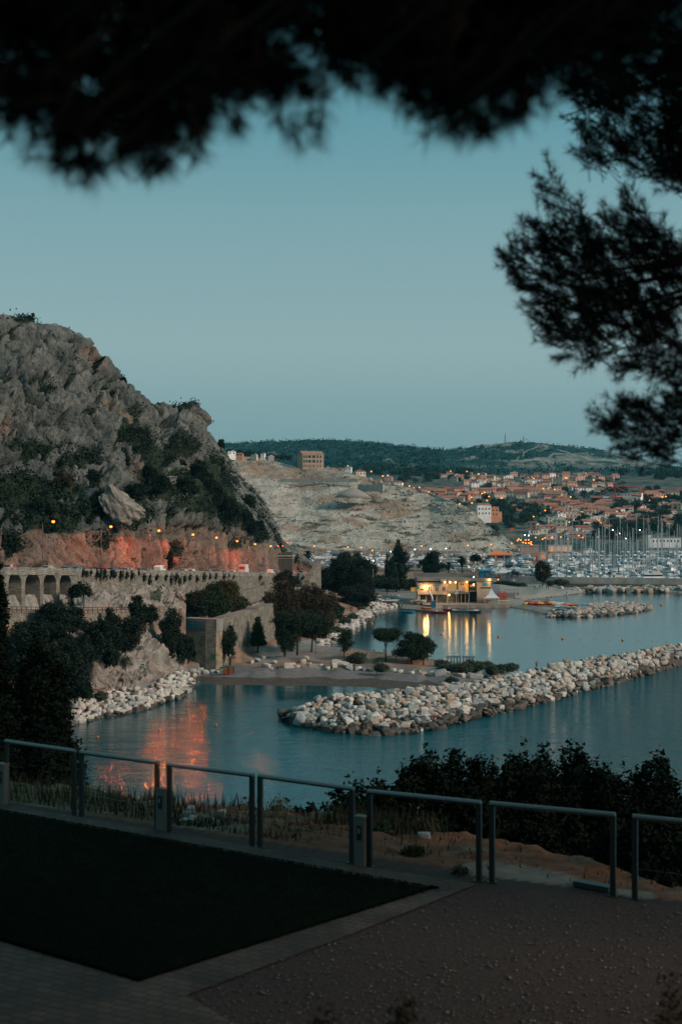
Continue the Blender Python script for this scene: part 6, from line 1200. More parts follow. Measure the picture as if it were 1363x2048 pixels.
# ================================================================ boats
M_hull = mat('white gelcoat', (.66, .68, .68), .35, spec=.5); M_hull2 = mat('dark blue hull', (.02, .05, .09), .35, spec=.5); M_mast = mat('aluminium mast', (.38, .41, .42), .45, metal=.2); M_bcov = mat('blue boat cover', (.03, .10, .16), .8); M_deckw = mat('cream deck', (.42, .40, .36), .6)
def hull_mb(L, B, H, sheer=.25):
    m = MB(); st_ = [(-.5, .82, 0), (-.25, 1, 0), (.1, 1, .03), (.32, .72, .10), (.45, .3, .18), (.5, .03, .24)]; vs = []
    for t, wd_, sh in st_:
        w = B/2*wd_; z = H*(1+sh*sheer*4); vs += [(t*L, -w, z), (t*L*.97, -w*.78, H*.3), (t*L*.93, -w*.35, -.25), (t*L*.93, w*.35, -.25), (t*L*.97, w*.78, H*.3), (t*L, w, z)]
    fs = [(i*6+j, (i+1)*6+j, (i+1)*6+j+1, i*6+j+1) for i in range(5) for j in range(5)]+[(i*6+5, (i+1)*6+5, (i+1)*6, i*6) for i in range(5)]+[(0, 1, 2, 3, 4, 5)]
    m.add(vs, fs); return m
def boat_parts(kind):
    out = []
    if kind == 'sail':
        out.append(('hull', hull_mb(11, 3.4, 1.15).mesh('hull', M_hull)))
        m = MB(); m.box((.4, 0, 1.5), (4.2, 1.9, .75), taper=.8); out.append(('cabin', m.mesh('cabin', M_hull))); m = MB(); m.box((.4, 0, 1.5), (3.0, 1.85, .22)); out.append(('cabin_window', m.mesh('cabin_window', M_win)))
        m = MB(); m.tube([(1.0, 0, 1.2), (1.0, 0, 15.6)], [.18, .14], 6); m.tube([(1.0, -1.0, 9.5), (1.0, 1.0, 9.5)], .06, 4); out.append(('mast', m.mesh('mast', M_mast)))
        m = MB(); m.tube([(1.0, 0, 2.7), (-3.4, 0, 2.8)], [.24, .18], 6); out.append(('boom_and_sail', m.mesh('boom_and_sail', M_bcov)))
        m = MB(); m.tube([(1.0, 0, 15.3), (5.3, 0, 1.4)], .03, 3); m.tube([(1.0, 0, 15.3), (-5.3, 0, 1.3)], .03, 3); out.append(('stays', m.mesh('stays', M_mast)))
    elif kind == 'motor':
        out.append(('hull', hull_mb(11, 3.8, 1.6).mesh('hull', M_hull))); m = MB(); m.box((-.2, 0, 2.15), (5.6, 2.9, 1.1), taper=.82); out.append(('cabin', m.mesh('cabin', M_hull))); m = MB(); m.box((-.1, 0, 2.25), (5.0, 2.82, .42)); out.append(('cabin_window', m.mesh('cabin_window', M_win)))
        m = MB(); m.box((-.8, 0, 3.05), (2.6, 2.2, .55), taper=.75); m.box((-1.2, 0, 3.9), (2.6, 2.1, .10)); m.tube([(-2.3, .9, 3.2), (-2.3, .9, 3.9)], .05, 4); m.tube([(-2.3, -.9, 3.2), (-2.3, -.9, 3.9)], .05, 4); m.tube([(0, .9, 3.2), (0, .9, 3.9)], .05, 4); out.append(('flybridge', m.mesh('flybridge', M_deckw)))
    elif kind == 'day':
        out.append(('hull', hull_mb(7, 2.5, 1.0).mesh('hull', M_hull))); m = MB(); m.box((.4, 0, 1.35), (1.8, 1.7, .8), taper=.7); out.append(('cabin', m.mesh('cabin', M_hull))); m = MB(); m.box((.45, 0, 1.45), (1.7, 1.6, .3)); out.append(('windscreen', m.mesh('windscreen', M_win))); m = MB(); m.box((-3.4, 0, .9), (.5, .6, 1.1), taper=.8); out.append(('outboard_motor', m.mesh('outboard_motor', M_dark)))
    elif kind == 'covered':
        out.append(('hull', hull_mb(9, 3.0, 1.3).mesh('hull', M_hull2))); m = MB(); m.box((-.6, 0, 1.8), (6.0, 2.5, 1.0), taper=.55); out.append(('canvas_cover', m.mesh('canvas_cover', M_bcov)))
    return out
BP = {k_: boat_parts(k_) for k_ in ('sail', 'motor', 'day', 'covered')}
M_std = mat('rusty boat stand', (.10, .06, .04), .9); stand_me = MB(); 
for x in (-2.2, 1.8):
    for s in (-1, 1): stand_me.tube([(x, s*1.5, -2.2), (x, s*1.0, .2)], .10, 4)
    stand_me.tube([(x, -1.5, -2.1), (x, 1.5, -2.1)], .1, 4)
stand_me = stand_me.mesh('boat_stand', M_std)
BC = defaultdict(list)
def boat(kind, x, y, z, rz, s, key, mh=1.0, stand=False):
    nm_ = {'sail': 'sailing_boat', 'motor': 'motor_yacht', 'day': 'day_boat', 'covered': 'covered_boat'}[kind]; e = empty(nm_, (x, y, z), rz); e.scale = (s, s, s)
    for n_, me_ in BP[kind]:
        o = obj(n_, me_, e)
        if n_ in ('mast', 'stays') and mh != 1: o.scale = (1, 1, mh)
    if stand: obj('boat_stand', stand_me, e)
    BC[(kind, key)].append((CX+x*F/y, e)); return e
q = random.Random(31)
# afloat: rows across the marina
rows_b = [(668, 1140, 1380, 14), (690, 1105, 1380, 16), (715, 1080, 1390, 19), (742, 1050, 1390, 20), (772, 1040, 1400, 22), (806, 1040, 1400, 22), (845, 1065, 1400, 22), (890, 1075, 1400, 22), (940, 1100, 1400, 22), (1000, 1110, 1400, 20), (1060, 1130, 1400, 16)]
rn = ['row against the sea wall', 'second row behind the sea wall', 'third row behind the sea wall', 'fourth row behind the sea wall', 'fifth row behind the sea wall', 'sixth row behind the sea wall', 'seventh row behind the sea wall', 'eighth row behind the sea wall', 'ninth row behind the sea wall', 'tenth row behind the sea wall', 'farthest row of the marina']
for ri, (Y, x0, x1, n) in enumerate(rows_b):
    for i in range(n):
        x = x0+(x1-x0)*(i+q.uniform(.1, .9))/n; kd = q.choice(['sail', 'sail', 'sail', 'motor', 'day'] if ri > 0 else ['motor', 'sail', 'day', 'motor', 'covered'])
        s = q.uniform(.75, 1.15)*(1.0 if kd != 'motor' else 1.15); yy = Y+q.uniform(-7, 7); p = W(x, 1100, yy)
        boat(kd, p.x, yy, .0, R(q.choice((-90, 90))+q.uniform(-40, 40)), s, rn[ri], q.uniform(1.0, 1.75))
# named yachts near the wall
for x, Y, kd, s, rz in [(1240, 652, 'motor', 1.7, 8), (1302, 676, 'motor', 1.9, 185), (1165, 660, 'motor', 1.2, 80), (1190, 668, 'motor', 1.3, 20), (1275, 664, 'sail', 1.25, 95), (1340, 660, 'day', 1.4, 0)]:
    p = W(x, 1100, Y); boat(kd, p.x, Y, 0, R(rz), s, 'row against the sea wall', 1.1)
# ashore in the yard, on stands
for Y, x0, x1, n, nm_ in [(690, 985, 1050, 6, 'nearest yard row behind the clubhouse roof'), (720, 880, 1060, 13, 'second yard row behind the clubhouse'), (755, 735, 1060, 18, 'third yard row behind the dark trees'), (800, 730, 1060, 20, 'fourth yard row below the quarry'), (850, 720, 1060, 18, 'fifth yard row below the quarry'), (900, 640, 1060, 20, 'far yard row below the quarry'), (800, 590, 660, 7, 'left yard row by the palm'), (860, 590, 660, 7, 'left far yard row by the palm'), (720, 600, 680, 6, 'left near yard row by the palm')]:
    for i in range(n):
        x = x0+(x1-x0)*(i+q.uniform(.1, .9))/n; kd = q.choice(['motor', 'motor', 'day', 'covered', 'sail' if Y > 700 and q.random() < .5 else 'day']); yy = Y+q.uniform(-6, 6); p = W(x, 1100, yy)
        boat(kd, p.x, yy, 4.2, R(q.choice((0, 90, 180, -90))+q.uniform(-25, 25)), q.uniform(.8, 1.15), nm_, q.uniform(.6, .95), stand=True)
on = ['leftmost', 'second', 'third', 'fourth', 'fifth', 'sixth', 'seventh', 'eighth', 'ninth', 'tenth', 'eleventh', 'twelfth', 'thirteenth', 'fourteenth', 'fifteenth', 'sixteenth', 'seventeenth', 'eighteenth', 'nineteenth', 'twentieth']
KN = {'sail': 'white sailing boat', 'motor': 'white motor yacht', 'day': 'small white day boat', 'covered': 'blue-covered boat'}
for (kd, key), v in BC.items():
    v.sort(key=lambda t: t[0])
    for j, (x, e) in enumerate(v): tag(e, '%s %s, %s%s' % ('only' if len(v) == 1 else on[j], KN[kd], key, '' if len(v) == 1 else ', counted from the left'), 'boat', ('boats afloat in the marina' if 'yard' not in key else 'boats on stands in the boatyard'))
# pontoons
for ri, (Y, x0, x1, n) in enumerate(rows_b[1::2]):
    a, b = W(x0, 1100, Y+11), W(x1+60, 1100, Y+11); m = MB(); m.box(((a.x+b.x)/2, Y+11, .35), (b.x-a.x, 2.2, .5)); o = m.build('pontoon', M_conc); tag(o, ['nearest', 'second', 'third', 'fourth', 'farthest'][ri]+' long floating pontoon between the marina boats', 'pontoon', 'marina pontoons')
# inner cove boats by the quay
def small_boat(name, px, py, L, rz, col, label, motor=True, cover=None, z=0.0):
    p = G(px, py, max(z, 0)); e = empty(name, (p.x, p.y, z), R(rz), label, 'boat'); hull_mb(L, L*.38, .55).build('hull', col, e)
    if motor: m = MB(); m.box((-L*.5, 0, .6), (.4, .4, .9), taper=.8); m.build('outboard_motor', M_dark, e); m = MB(); m.box((.1*L, 0, .75), (.6, .5, .7)); m.build('console', PT['white'], e)
    if cover: m = MB(); m.box((0, 0, .65), (L*.7, L*.25, .25), taper=.7); m.build('cover', cover, e)
    return e
M_inf = mat('red inflatable tube', (.42, .02, .02), .5); M_oar = mat('orange plastic', (.62, .15, .03), .5); M_yel = mat('yellow plastic', (.65, .42, .03), .5); M_bluep = mat('blue plastic', (.02, .20, .33), .5)
small_boat('inflatable_boat', 876, 1226, 5.6, 172, M_inf, 'red inflatable boat moored below the blue crane base'); small_boat('inflatable_boat', 900, 1221, 5.0, 170, M_inf, 'red inflatable boat moored left of the white sailing boat')
e = small_boat('white_launch', 930, 1223, 9.5, -6, M_hull, 'long white open sailing boat moored in front of the clubhouse', False, M_dark); m = MB(); m.tube([(1, 0, .5), (1, 0, 4.2)], .07, 5); m.build('mast', M_mast, e)
small_boat('grey_raft', 949, 1225, 4.5, 5, M_dark, 'dark flat raft moored right of the white sailing boat', False); small_boat('blue_boat', 815, 1225, 5.0, -8, M_bluep, 'light blue flat boat at the slipway', False); small_boat('orange_boat', 852, 1218, 4.0, 175, M_oar, 'orange kayak lying on the slipway beside the crane', False, z=.7)
small_boat('grey_dinghy', 776, 1205, 6, 10, mat('grey rubber', (.10, .11, .12), .7), 'grey rubber dinghy stored ashore behind the slipway', True, z=1.6); small_boat('white_dinghy', 790, 1202, 4.5, 30, M_hull, 'white dinghy stored ashore left of the clubhouse', False, z=1.6); small_boat('upturned_boat', 838, 1203, 5.0, 0, M_deckw, 'cream boat stored under the left corner of the clubhouse', False, z=1.9)
p = W(744, 1216, 555); e = empty('sailing_boat', (p.x, 555, 1.8), R(5), 'small blue and white sailing boat standing ashore beside the big dark trees', 'boat'); hull_mb(6.5, 2.2, .9).build('hull', M_hull, e); m = MB(); m.box((.2, 0, 1.1), (2.2, 1.2, .5), taper=.8); m.build('cabin', M_hull, e); m = MB(); m.tube([(.3, 0, .9), (.3, 0, 11.5)], .08, 5); m.build('mast', M_mast, e); m = MB(); m.tube([(-1.4, 0, .9), (-1.4, 0, 13.5)], .16, 5); m.build('rolled_sail', mat('rolled sail', (.2, .27, .3), .8), e)
o = MB().lathe([(1.6, 0), (2.0, 1.2), (1.8, 2.6), (.9, 3.6), (.1, 3.9)], n=14).build('grey_dome', mat('grey tarpaulin', (.12, .13, .13), .8, var=.2), loc=(W(718, 1200, 545).x, 545, ground(W(718, 1200, 545).x, 545)-.2), smooth=True); tag(o, 'grey tarpaulin-covered mound under the big dark trees', 'mound')
# kayaks
def kayak_mesh(m_):
    m = MB(); n = 8; st2 = [(-2.0, .04, .28), (-1.4, .30, .12), (-.5, .40, .08), (.5, .40, .08), (1.4, .30, .12), (2.0, .04, .28)]; vs = [(x, r*math.cos(2*math.pi*k2/n), z+.17+r*.42*math.sin(2*math.pi*k2/n)) for x, r, z in st2 for k2 in range(n)]
    m.add(vs, [(i*n+k2, i*n+(k2+1) % n, (i+1)*n+(k2+1) % n, (i+1)*n+k2) for i in range(5) for k2 in range(n)]); return m.mesh('kayak', m_, True)
KM = {'red': kayak_mesh(M_inf), 'orange': kayak_mesh(M_oar), 'yellow': kayak_mesh(M_yel), 'white': kayak_mesh(M_hull), 'blue': kayak_mesh(M_bluep), 'maroon': kayak_mesh(mat('maroon plastic', (.15, .02, .03), .5))}
KP = []; k = random.Random(2)
for i in range(58):
    t = i/57; x = 1050+t*100; y = 1208+t*9+k.uniform(-1.6, 1.6)
    c = 'yellow' if t < .03 else 'red' if t < .16 else k.choice(['yellow', 'yellow', 'red']) if t < .33 else k.choice(['orange', 'red', 'yellow']) if t < .40 else k.choice(['maroon', 'red']) if t < .50 else k.choice(['red', 'yellow', 'orange']) if t < .6 else 'white' if t < .78 else 'orange'
    KP.append((x, y, c))
for i in range(18): KP.append((1120+i*3, 1225-i*.45+k.uniform(-.6, .6), 'blue'))
kd_ = defaultdict(list)
for x, y, c in KP:
    p = G(x, y, 1.2); z = max(ground(p.x, p.y), .4); o = bpy.data.objects.new('kayak', KM[c]); link(o); o.location = (p.x, p.y, z+k.choice((0, .35, .7, 1.0))); o.scale = (.9, 1.1, 1.3); o.rotation_euler = (0, 0, R(k.uniform(-40, 60))); kd_[c].append((x, o))
for j in range(8):
    p = G(1003, 1203, 1.3); o = bpy.data.objects.new('kayak', KM['red' if j else 'yellow']); link(o); o.location = (p.x+(.6 if j == 0 else 0), p.y-(2 if j == 0 else 0), 1.4+j*.42); o.scale = (1.25, 1, 1); o.rotation_euler = (0, 0, R(3)); tag(o, ('yellow kayak lying in front of the rack beside the tent' if j == 0 else 'red kayak on the storage rack beside the tent, %s from the ground' % on[j].replace('second', 'lowest').replace('third', 'second').replace('fourth', 'third').replace('fifth', 'fourth').replace('sixth', 'fifth').replace('seventh', 'sixth').replace('eighth', 'topmost')), 'kayak', 'kayaks stored beside the tent')
for c, v in kd_.items():
    v.sort(key=lambda t: t[0])
    for j, (x, o) in enumerate(v): tag(o, '%s kayak lying in the row along the spit' % c, 'kayak', '%s kayaks on the spit' % c)
p = W(1003, 1203, 541); e = empty('kayak_rack', (p.x, 541.5, 1.1), 0, 'metal storage rack holding red kayaks beside the tent', 'rack')
for x in (-1.4, 1.4):
    m = MB(); m.tube([(x, 0, 0), (x, 0, 4.2)], .07, 4); m.build('upright', M_pole, e)
m = MB(); m.tube([(-1.4, 0, 4.1), (1.4, 0, 4.1)], .06, 4); m.build('crossbar', M_pole, e)
e = empty('white_container', (W(1034, 1203, 560).x, 560, 1.3), 0, 'small white hut with a round sign beside the wire cage on the spit', 'hut'); m = MB(); m.box((0, 0, 1.4), (2.6, 2.2, 2.8)); m.build('walls', M_concl, e); m = MB(); m.tube([(0, -1.12, 1.8), (0, -1.16, 1.8)], .45, 12); m.build('round_sign', M_conc, e)
e = empty('wire_cage', (W(1022, 1200, 566).x, 566, 1.3), 0, 'grey wire mesh storage cage behind the kayaks', 'cage'); m = MB()
for i in range(7): m.tube([(-3+i, 0, 0), (-3+i, 0, 3.0)], .05, 4)
for z in (0.1, 1.5, 3.0): m.tube([(-3, 0, z), (3, 0, z)], .05, 4)
m.build('frame', M_pole, e); m = MB(); m.box((0, .5, .9), (4.6, 1.6, 1.6)); m.build('stored_crates', M_conc, e)
# buoys
for i, (x, y, z_, lb) in enumerate([(785, 1265, 0, 'orange buoy nearest the umbrella pine'), (882, 1269, 0, 'orange buoy in the middle of the inner cove'), (996, 1274, 0, 'orange buoy right of the building reflection'), (1124, 1278, 0, 'orange buoy far out above the breakwater'), (1244, 1281, 0, 'orange buoy farthest right in the cove'), (743, 1248, 0, 'orange buoy beside the far path boulders'), (1171, 1209.5, 0, 'small orange buoy behind the kayak spit'), (1321, 1211, 0, 'orange buoy off the end of the spit'), (432, 1451, 0, 'orange buoy in the near cove right of the red glitter'), (319, 1462, 0, 'orange buoy inside the widest red glitter'), (196, 1476, 0, 'orange buoy at the left of the near cove')]):
    p = G(x, y, 0); r = 2.6*p.y/F; m = MB(); m.lathe([(.1*r, -.8*r), (.85*r, -.3*r), (r, .25*r), (.7*r, .8*r), (.2*r, 1.05*r)], n=12); o = m.build('buoy', M_oar, loc=(p.x, p.y, .12), smooth=True); tag(o, lb, 'buoy', 'orange buoys')
# line of small floats
for i in range(14):
    x = 955+i*29; p = G(x, 1273.2+i*.75, 0); o = MB().lathe([(.02, -.15), (.17, 0), (.02, .17)], n=6).build('float', M_oar, loc=(p.x, p.y, .05)); tag(o, 'tiny orange float on the rope between the cove buoys', 'float', 'floats on the swimming rope')
# ================================================================ the terrace in front
ZT = 34.6
def TG(px, py, z=ZT): p = G(px, py, z); return (p.x, p.y)
fa, fb = TG(0, 1610), TG(1290, 1800)
fd = np.array(fb)-np.array(fa); fd /= np.linalg.norm(fd); fn = np.array((-fd[1], fd[0]))
if fn[1] < 0: fn = -fn
def front_z(X, Y):
    d = (X-fa[0])*fn[0]+(Y-fa[1])*fn[1]; t = (X-fa[0])*fd[0]+(Y-fa[1])*fd[1]
    edge = np.interp(t, [-40, 0, 3.5, 7, 9.5, 12, 30], [3.0, 3.0, 4.2, 4.4, 3.0, 1.4, 1.0]); z = ZT-np.maximum(d-.3, 0)*.13-np.maximum(d-edge, 0)**1.15*.62
    z = np.maximum(z, -3.0)
    up = np.maximum(12.5-Y, 0); return z+np.minimum(up*.31, 3.75)
gx = np.concatenate([np.linspace(-60, -12, 30), np.linspace(-11.8, 13, 250), np.linspace(13.4, 70, 34)]); gy = np.concatenate([np.linspace(-14, 11, 30), np.linspace(11.2, 34, 230), np.linspace(34.5, 130, 90)])
X, Y = np.meshgrid(gx, gy); Z = front_z(X, Y); P = np.stack([X, Y, Z], -1); d = (X-fa[0])*fn[0]+(Y-fa[1])*fn[1]; t = (X-fa[0])*fd[0]+(Y-fa[1])*fd[1]
Z += np.where(d > .25, fbm(P/1.6, 4, 300)*.22*sstep(.2, 1.5, d)+fbm(P/8, 3, 301)*sstep(4, 20, d)*1.2+.10*fbm(P/.35, 2, 305)*sstep(.2, 1, d), -.014+fbm(P/.7, 2, 9)*.006); P[..., 2] = Z
M_front = layered('terrace ground', [('gravel', (.024, .015, .012), (.070, .046, .038), 26), ('dirt', (.10, .032, .014), (.18, .08, .042), 3.5), ('veg', (.022, .030, .012), (.06, .065, .028), 5), ('slab', (.13, .105, .085), (.22, .185, .15), 2.5)],
                  (.10, .07, .05), (.20, .15, .11), 3, bump=.8, bscale=38, bdist=.03)
me = np_mesh('terrace_ground', P.reshape(-1, 3), grid_faces(*X.shape), M_front, False)
ppx_, ppy_ = pxy(np.stack([X, np.maximum(Y, .5), Z], -1))
slab = inpoly(ppx_, ppy_, [(925, 1728), (985, 1722), (1090, 1738), (1150, 1752), (1185, 1772), (1150, 1775), (1010, 1758), (940, 1748)])|inpoly(ppx_, ppy_, [(1225, 1775), (1300, 1785), (1305, 1797), (1235, 1790)])
dirt = sstep(-.25, .2, fbm(P/1.1, 3, 311)+.6*((t > 5) & (t < 10.5)))*(d > .2)*(t > 1.5)
for nme, val in (('gravel', (d < .3).astype(float)), ('dirt', dirt*(d < 12)), ('veg', (sstep(.0, .3, fbm(P/1.3, 3, 320)+.3*(t < 2.5)-.05-.15*((t > 6) & (t < 10)))*(d > .3))*.8), ('slab', slab.astype(float))): vattr(me, nme, val)
tag(obj('terrace_ground', me), kind='structure')
def sheet(name, pts, z, m_, label=None):
    V = [(*TG(a, b, z), z) for a, b in pts]; me = bpy.data.meshes.new(name); me.from_pydata(V, [], [tuple(range(len(V)))]); me.materials.append(m_); me.update(); o = obj(name, me)
    return tag(o, kind='structure')
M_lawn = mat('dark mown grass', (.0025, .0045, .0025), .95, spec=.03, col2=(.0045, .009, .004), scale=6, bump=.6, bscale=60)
def paver_mat():
    m = mat('stone setts', (.15, .12, .10), .9); t = m.node_tree; b = t.nodes['Principled BSDF']; co = t.nodes.new('ShaderNodeTexCoord'); mp = t.nodes.new('ShaderNodeMapping'); mp.inputs['Rotation'].default_value = (0, 0, math.atan2(fd[1], fd[0])); mp.vector_type = 'TEXTURE'
    br = t.nodes.new('ShaderNodeTexBrick'); br.inputs['Scale'].default_value = 1; br.inputs['Brick Width'].default_value = .22; br.inputs['Row Height'].default_value = .14; br.inputs['Mortar Size'].default_value = .014
    br.inputs['Color1'].default_value = (.090, .060, .045, 1); br.inputs['Color2'].default_value = (.058, .044, .036, 1); br.inputs['Mortar'].default_value = (.044, .032, .025, 1)
    nz = t.nodes.new('ShaderNodeTexNoise'); nz.inputs['Scale'].default_value = 1.4; nz.inputs['Detail'].default_value = 8; mx = t.nodes.new('ShaderNodeMix'); mx.data_type = 'RGBA'; mx.blend_type = 'MULTIPLY'; mx.inputs[0].default_value = .8
    t.links.new(co.outputs['Object'], mp.inputs[0]); t.links.new(mp.outputs[0], br.inputs[0]); t.links.new(co.outputs['Object'], nz.inputs[0]); r = t.nodes.new('ShaderNodeValToRGB'); r.color_ramp.elements[0].position = .35; r.color_ramp.elements[0].color = (.5, .5, .5, 1); r.color_ramp.elements[1].position = .65; r.color_ramp.elements[1].color = (1.2, 1.2, 1.2, 1)
    t.links.new(nz.outputs[0], r.inputs[0]); t.links.new(br.outputs[0], mx.inputs[6]); t.links.new(r.outputs[0], mx.inputs[7]); t.links.new(mx.outputs[2], b.inputs['Base Color'])
    bp = t.nodes.new('ShaderNodeBump'); bp.invert = True; bp.inputs['Strength'].default_value = .8; bp.inputs['Distance'].default_value = .02; t.links.new(br.outputs['Fac'], bp.inputs['Height']); t.links.new(bp.outputs[0], b.inputs['Normal']); return m
M_pav = paver_mat()
sheet('pavement', [(-400, 1763), (280, 1962), (372, 1990), (900, 2300), (-400, 2300)], ZT+.003, M_pav)
sheet('stone_border', [(-400, 1534), (0, 1606), (500, 1692), (720, 1732), (952, 1768), (700, 1868), (372, 1990), (280, 1962), (865, 1777), (-400, 1550)], ZT+.005, M_pav)
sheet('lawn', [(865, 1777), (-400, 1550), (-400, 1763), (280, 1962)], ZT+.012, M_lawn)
# short blades over the lawn and its edges
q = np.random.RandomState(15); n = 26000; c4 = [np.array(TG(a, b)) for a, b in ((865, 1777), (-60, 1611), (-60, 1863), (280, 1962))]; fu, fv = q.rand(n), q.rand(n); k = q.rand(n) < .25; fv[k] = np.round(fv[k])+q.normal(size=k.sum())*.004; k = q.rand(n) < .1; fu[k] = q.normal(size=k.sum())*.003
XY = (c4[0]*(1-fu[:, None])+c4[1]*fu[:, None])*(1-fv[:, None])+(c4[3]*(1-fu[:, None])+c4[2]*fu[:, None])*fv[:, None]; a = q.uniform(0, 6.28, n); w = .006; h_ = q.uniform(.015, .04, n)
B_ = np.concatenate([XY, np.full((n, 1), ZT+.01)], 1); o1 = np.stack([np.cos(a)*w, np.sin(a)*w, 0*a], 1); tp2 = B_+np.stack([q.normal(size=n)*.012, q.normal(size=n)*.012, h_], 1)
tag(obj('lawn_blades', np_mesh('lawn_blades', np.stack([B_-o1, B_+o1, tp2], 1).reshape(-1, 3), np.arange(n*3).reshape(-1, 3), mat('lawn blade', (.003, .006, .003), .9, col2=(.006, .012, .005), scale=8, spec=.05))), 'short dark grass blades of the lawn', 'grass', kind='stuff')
# loose pebbles on the gravel
q = np.random.RandomState(12); ic = boulder_np(3, 1); VV, FF, off = [], [], 0
for i in range(3600):
    px, py = q.uniform(330, 1480), q.uniform(1765, 2060)
    if inpoly(np.array([px]), np.array([py]), [(952, 1770), (372, 1992), (480, 2060), (1500, 2060), (1500, 1850), (1300, 1812)])[0]:
        x, y = TG(px, py); r = .006+.015*q.rand()**3; th = q.uniform(0, 6.28); c, s_ = math.cos(th), math.sin(th)
        VV.append(ic[0]@np.array(((c, s_, 0), (-s_, c, 0), (0, 0, .6)))*r+np.array((x, y, ZT+r*.2))); FF.append(ic[1]+off); off += len(ic[0])
tag(obj('pebbles', np_mesh('pebbles', np.concatenate(VV), np.concatenate(FF), [mat('pebble stone', (.035, .026, .022), .8, col2=(.15, .14, .13), scale=9)])), 'loose pebbles scattered over the dark gravel of the terrace', 'pebbles', kind='stuff')
# railing panels
M_steel = mat('brushed steel rail', (.16, .165, .16), .38, metal=.75, spec=.5); M_post = mat('grey steel post', (.035, .036, .034), .5, metal=.3)
RPn = [((12, 1480), (151, 1500), 'leftmost railing panel, in front of the dark trees'), ((161, 1502), (317, 1523), 'second railing panel from the left, before the first bollard light'), ((336, 1526), (507, 1548), 'third railing panel from the left, right of the first bollard light'), ((517, 1549), (707, 1575), 'railing panel in the middle, left of the central bollard light'), ((735, 1580), (961, 1603), 'railing panel right of the central bollard light'), ((979, 1604), (1229, 1627), 'railing panel in front of the pale concrete slab'), ((1264, 1630), (1480, 1651), 'rightmost railing panel, cut by the picture edge')]
ZR = 35.72
for (a, b, lb) in RPn:
    p0, p1 = G(a[0], a[1], ZR), G(b[0], b[1], ZR); dx = p1-p0; L_ = dx.length; az = math.atan2(dx.y, dx.x); e = empty('guard_rail', (p0.x, p0.y, ZT-.02), az, lb, 'railing', 'steel railing panels of the terrace'); H_ = ZR-ZT
    m = MB(); m.tube([(0, 0, H_), (L_, 0, H_)], .038, 10); m.build('top_rail', M_steel, e, smooth=False)
    for x in (.03, L_-.03): m = MB(); m.box((x, 0, H_/2-.03), (.075, .055, H_+.03)); m.box((x, 0, .01), (.14, .12, .02)); m.build('post', M_post, e)
    m = MB(); m.tube([(.06, 0, .42), (L_/2, 0, .405), (L_-.06, 0, .42)], .004, 5); m.build('wire', M_steel, e)
def bollard(px, base, top, lb):
    x, y = TG(px, base); Hh = (base-top)*y/F; e = empty('bollard_light', (x, y, ZT-.01), math.atan2(fd[1], fd[0]), lb, 'bollard light', 'bollard lights along the railing'); m = MB(); m.box((0, 0, Hh/2), (.17, .13, Hh)); m.box((0, 0, Hh+.012), (.19, .15, .03)); m.build('body', mat('brown grey bollard', (.17, .145, .125), .6, var=.1), e)
    m = MB(); m.box((0, -.068, Hh*.70), (.075, .012, Hh*.30)); m.build('lamp_slot', M_dark, e); m = MB(); m.box((0, -.072, Hh*.74), (.03, .02, .07)); m.build('lens', mat('unlit lens', (.25, .25, .24), .3), e)
bollard(325, 1660, 1577, 'unlit brown bollard light between the second and third railing panels'); bollard(722, 1731, 1633, 'unlit brown bollard light in the middle of the railing'); bollard(6, 1607, 1528, 'unlit bollard light cut by the left edge of the picture')
x, y = TG(1185, 1776); m = MB(); m.box((0, 0, .035), (.55, .16, .07)); o = m.build('floor_box', mat('teal grey metal box', (.045, .06, .06), .5, metal=.3), loc=(x, y, ZT), rz=math.atan2(fd[1], fd[0])-.12); tag(o, 'low grey metal box on the ground by the sixth railing panel', 'box')
# stones among the weeds
for x, y, r, lb in [(375, 1632, .10, 'pale stone among the weeds, farthest left'), (384, 1640, .07, 'smallest pale stone among the weeds'), (383, 1622, .09, 'pale stone behind two others in the weeds'), (441, 1631, .10, 'pale stone standing alone right of the stone group'), (850, 1674, .09, 'pale stone at the edge above the red earth'), (372, 1646, .08, 'flat pale stone in front of the weed group')]:
    Yq = 25.6 if x < 500 else 24.4
    for _ in range(12):
        X_ = (x-CX)*Yq/F; z_ = float(front_z(np.array(X_), np.array(Yq))); pyq = HY+(HC-z_)*F/Yq; Yq += (pyq-y)*.012
    o = obj('stone', B_hi[0] and np_mesh('stone', B_hi[int(x) % 14][0]*r, B_hi[int(x) % 14][1], M_boul[3]), loc=((x-CX)*Yq/F, Yq, z_+r*.3)); tag(o, lb, 'stone', 'pale stones on the slope behind the railing')
# weeds: blades, uncountable
VV = []
for i in range(5500):
    zone_ = q.choice(4, p=[.42, .24, .14, .20])
    dd = q.uniform(.35, 4.2); tt = (q.uniform(-6, 3.3), q.uniform(3.2, 6.2), q.uniform(4.6, 6.6), q.uniform(-6, 12))[zone_]
    hh = (q.uniform(.10, .38), q.uniform(.05, .18), q.uniform(.12, .45), q.uniform(.04, .16))[zone_]
    if zone_ == 2: dd = q.uniform(2.8, 4.6)
    x = fa[0]+fd[0]*tt+fn[0]*dd; y = fa[1]+fd[1]*tt+fn[1]*dd; z = float(front_z(np.array(x), np.array(y)))-.02
    a = q.uniform(0, 6.28); w = q.uniform(.006, .02); ln = q.uniform(-.35, .35, 2)*hh; VV += [(x-w*math.cos(a), y-w*math.sin(a), z), (x+w*math.cos(a), y+w*math.sin(a), z), (x+ln[0], y+ln[1], z+hh)]
tag(obj('weeds', np_mesh('weeds', VV, np.arange(len(VV)).reshape(-1, 3), mat('weed blades', (.012, .017, .008), .9, col2=(.05, .042, .02), scale=1.2))), 'weeds and dry grass on the slope behind the railing', 'weeds', kind='stuff')
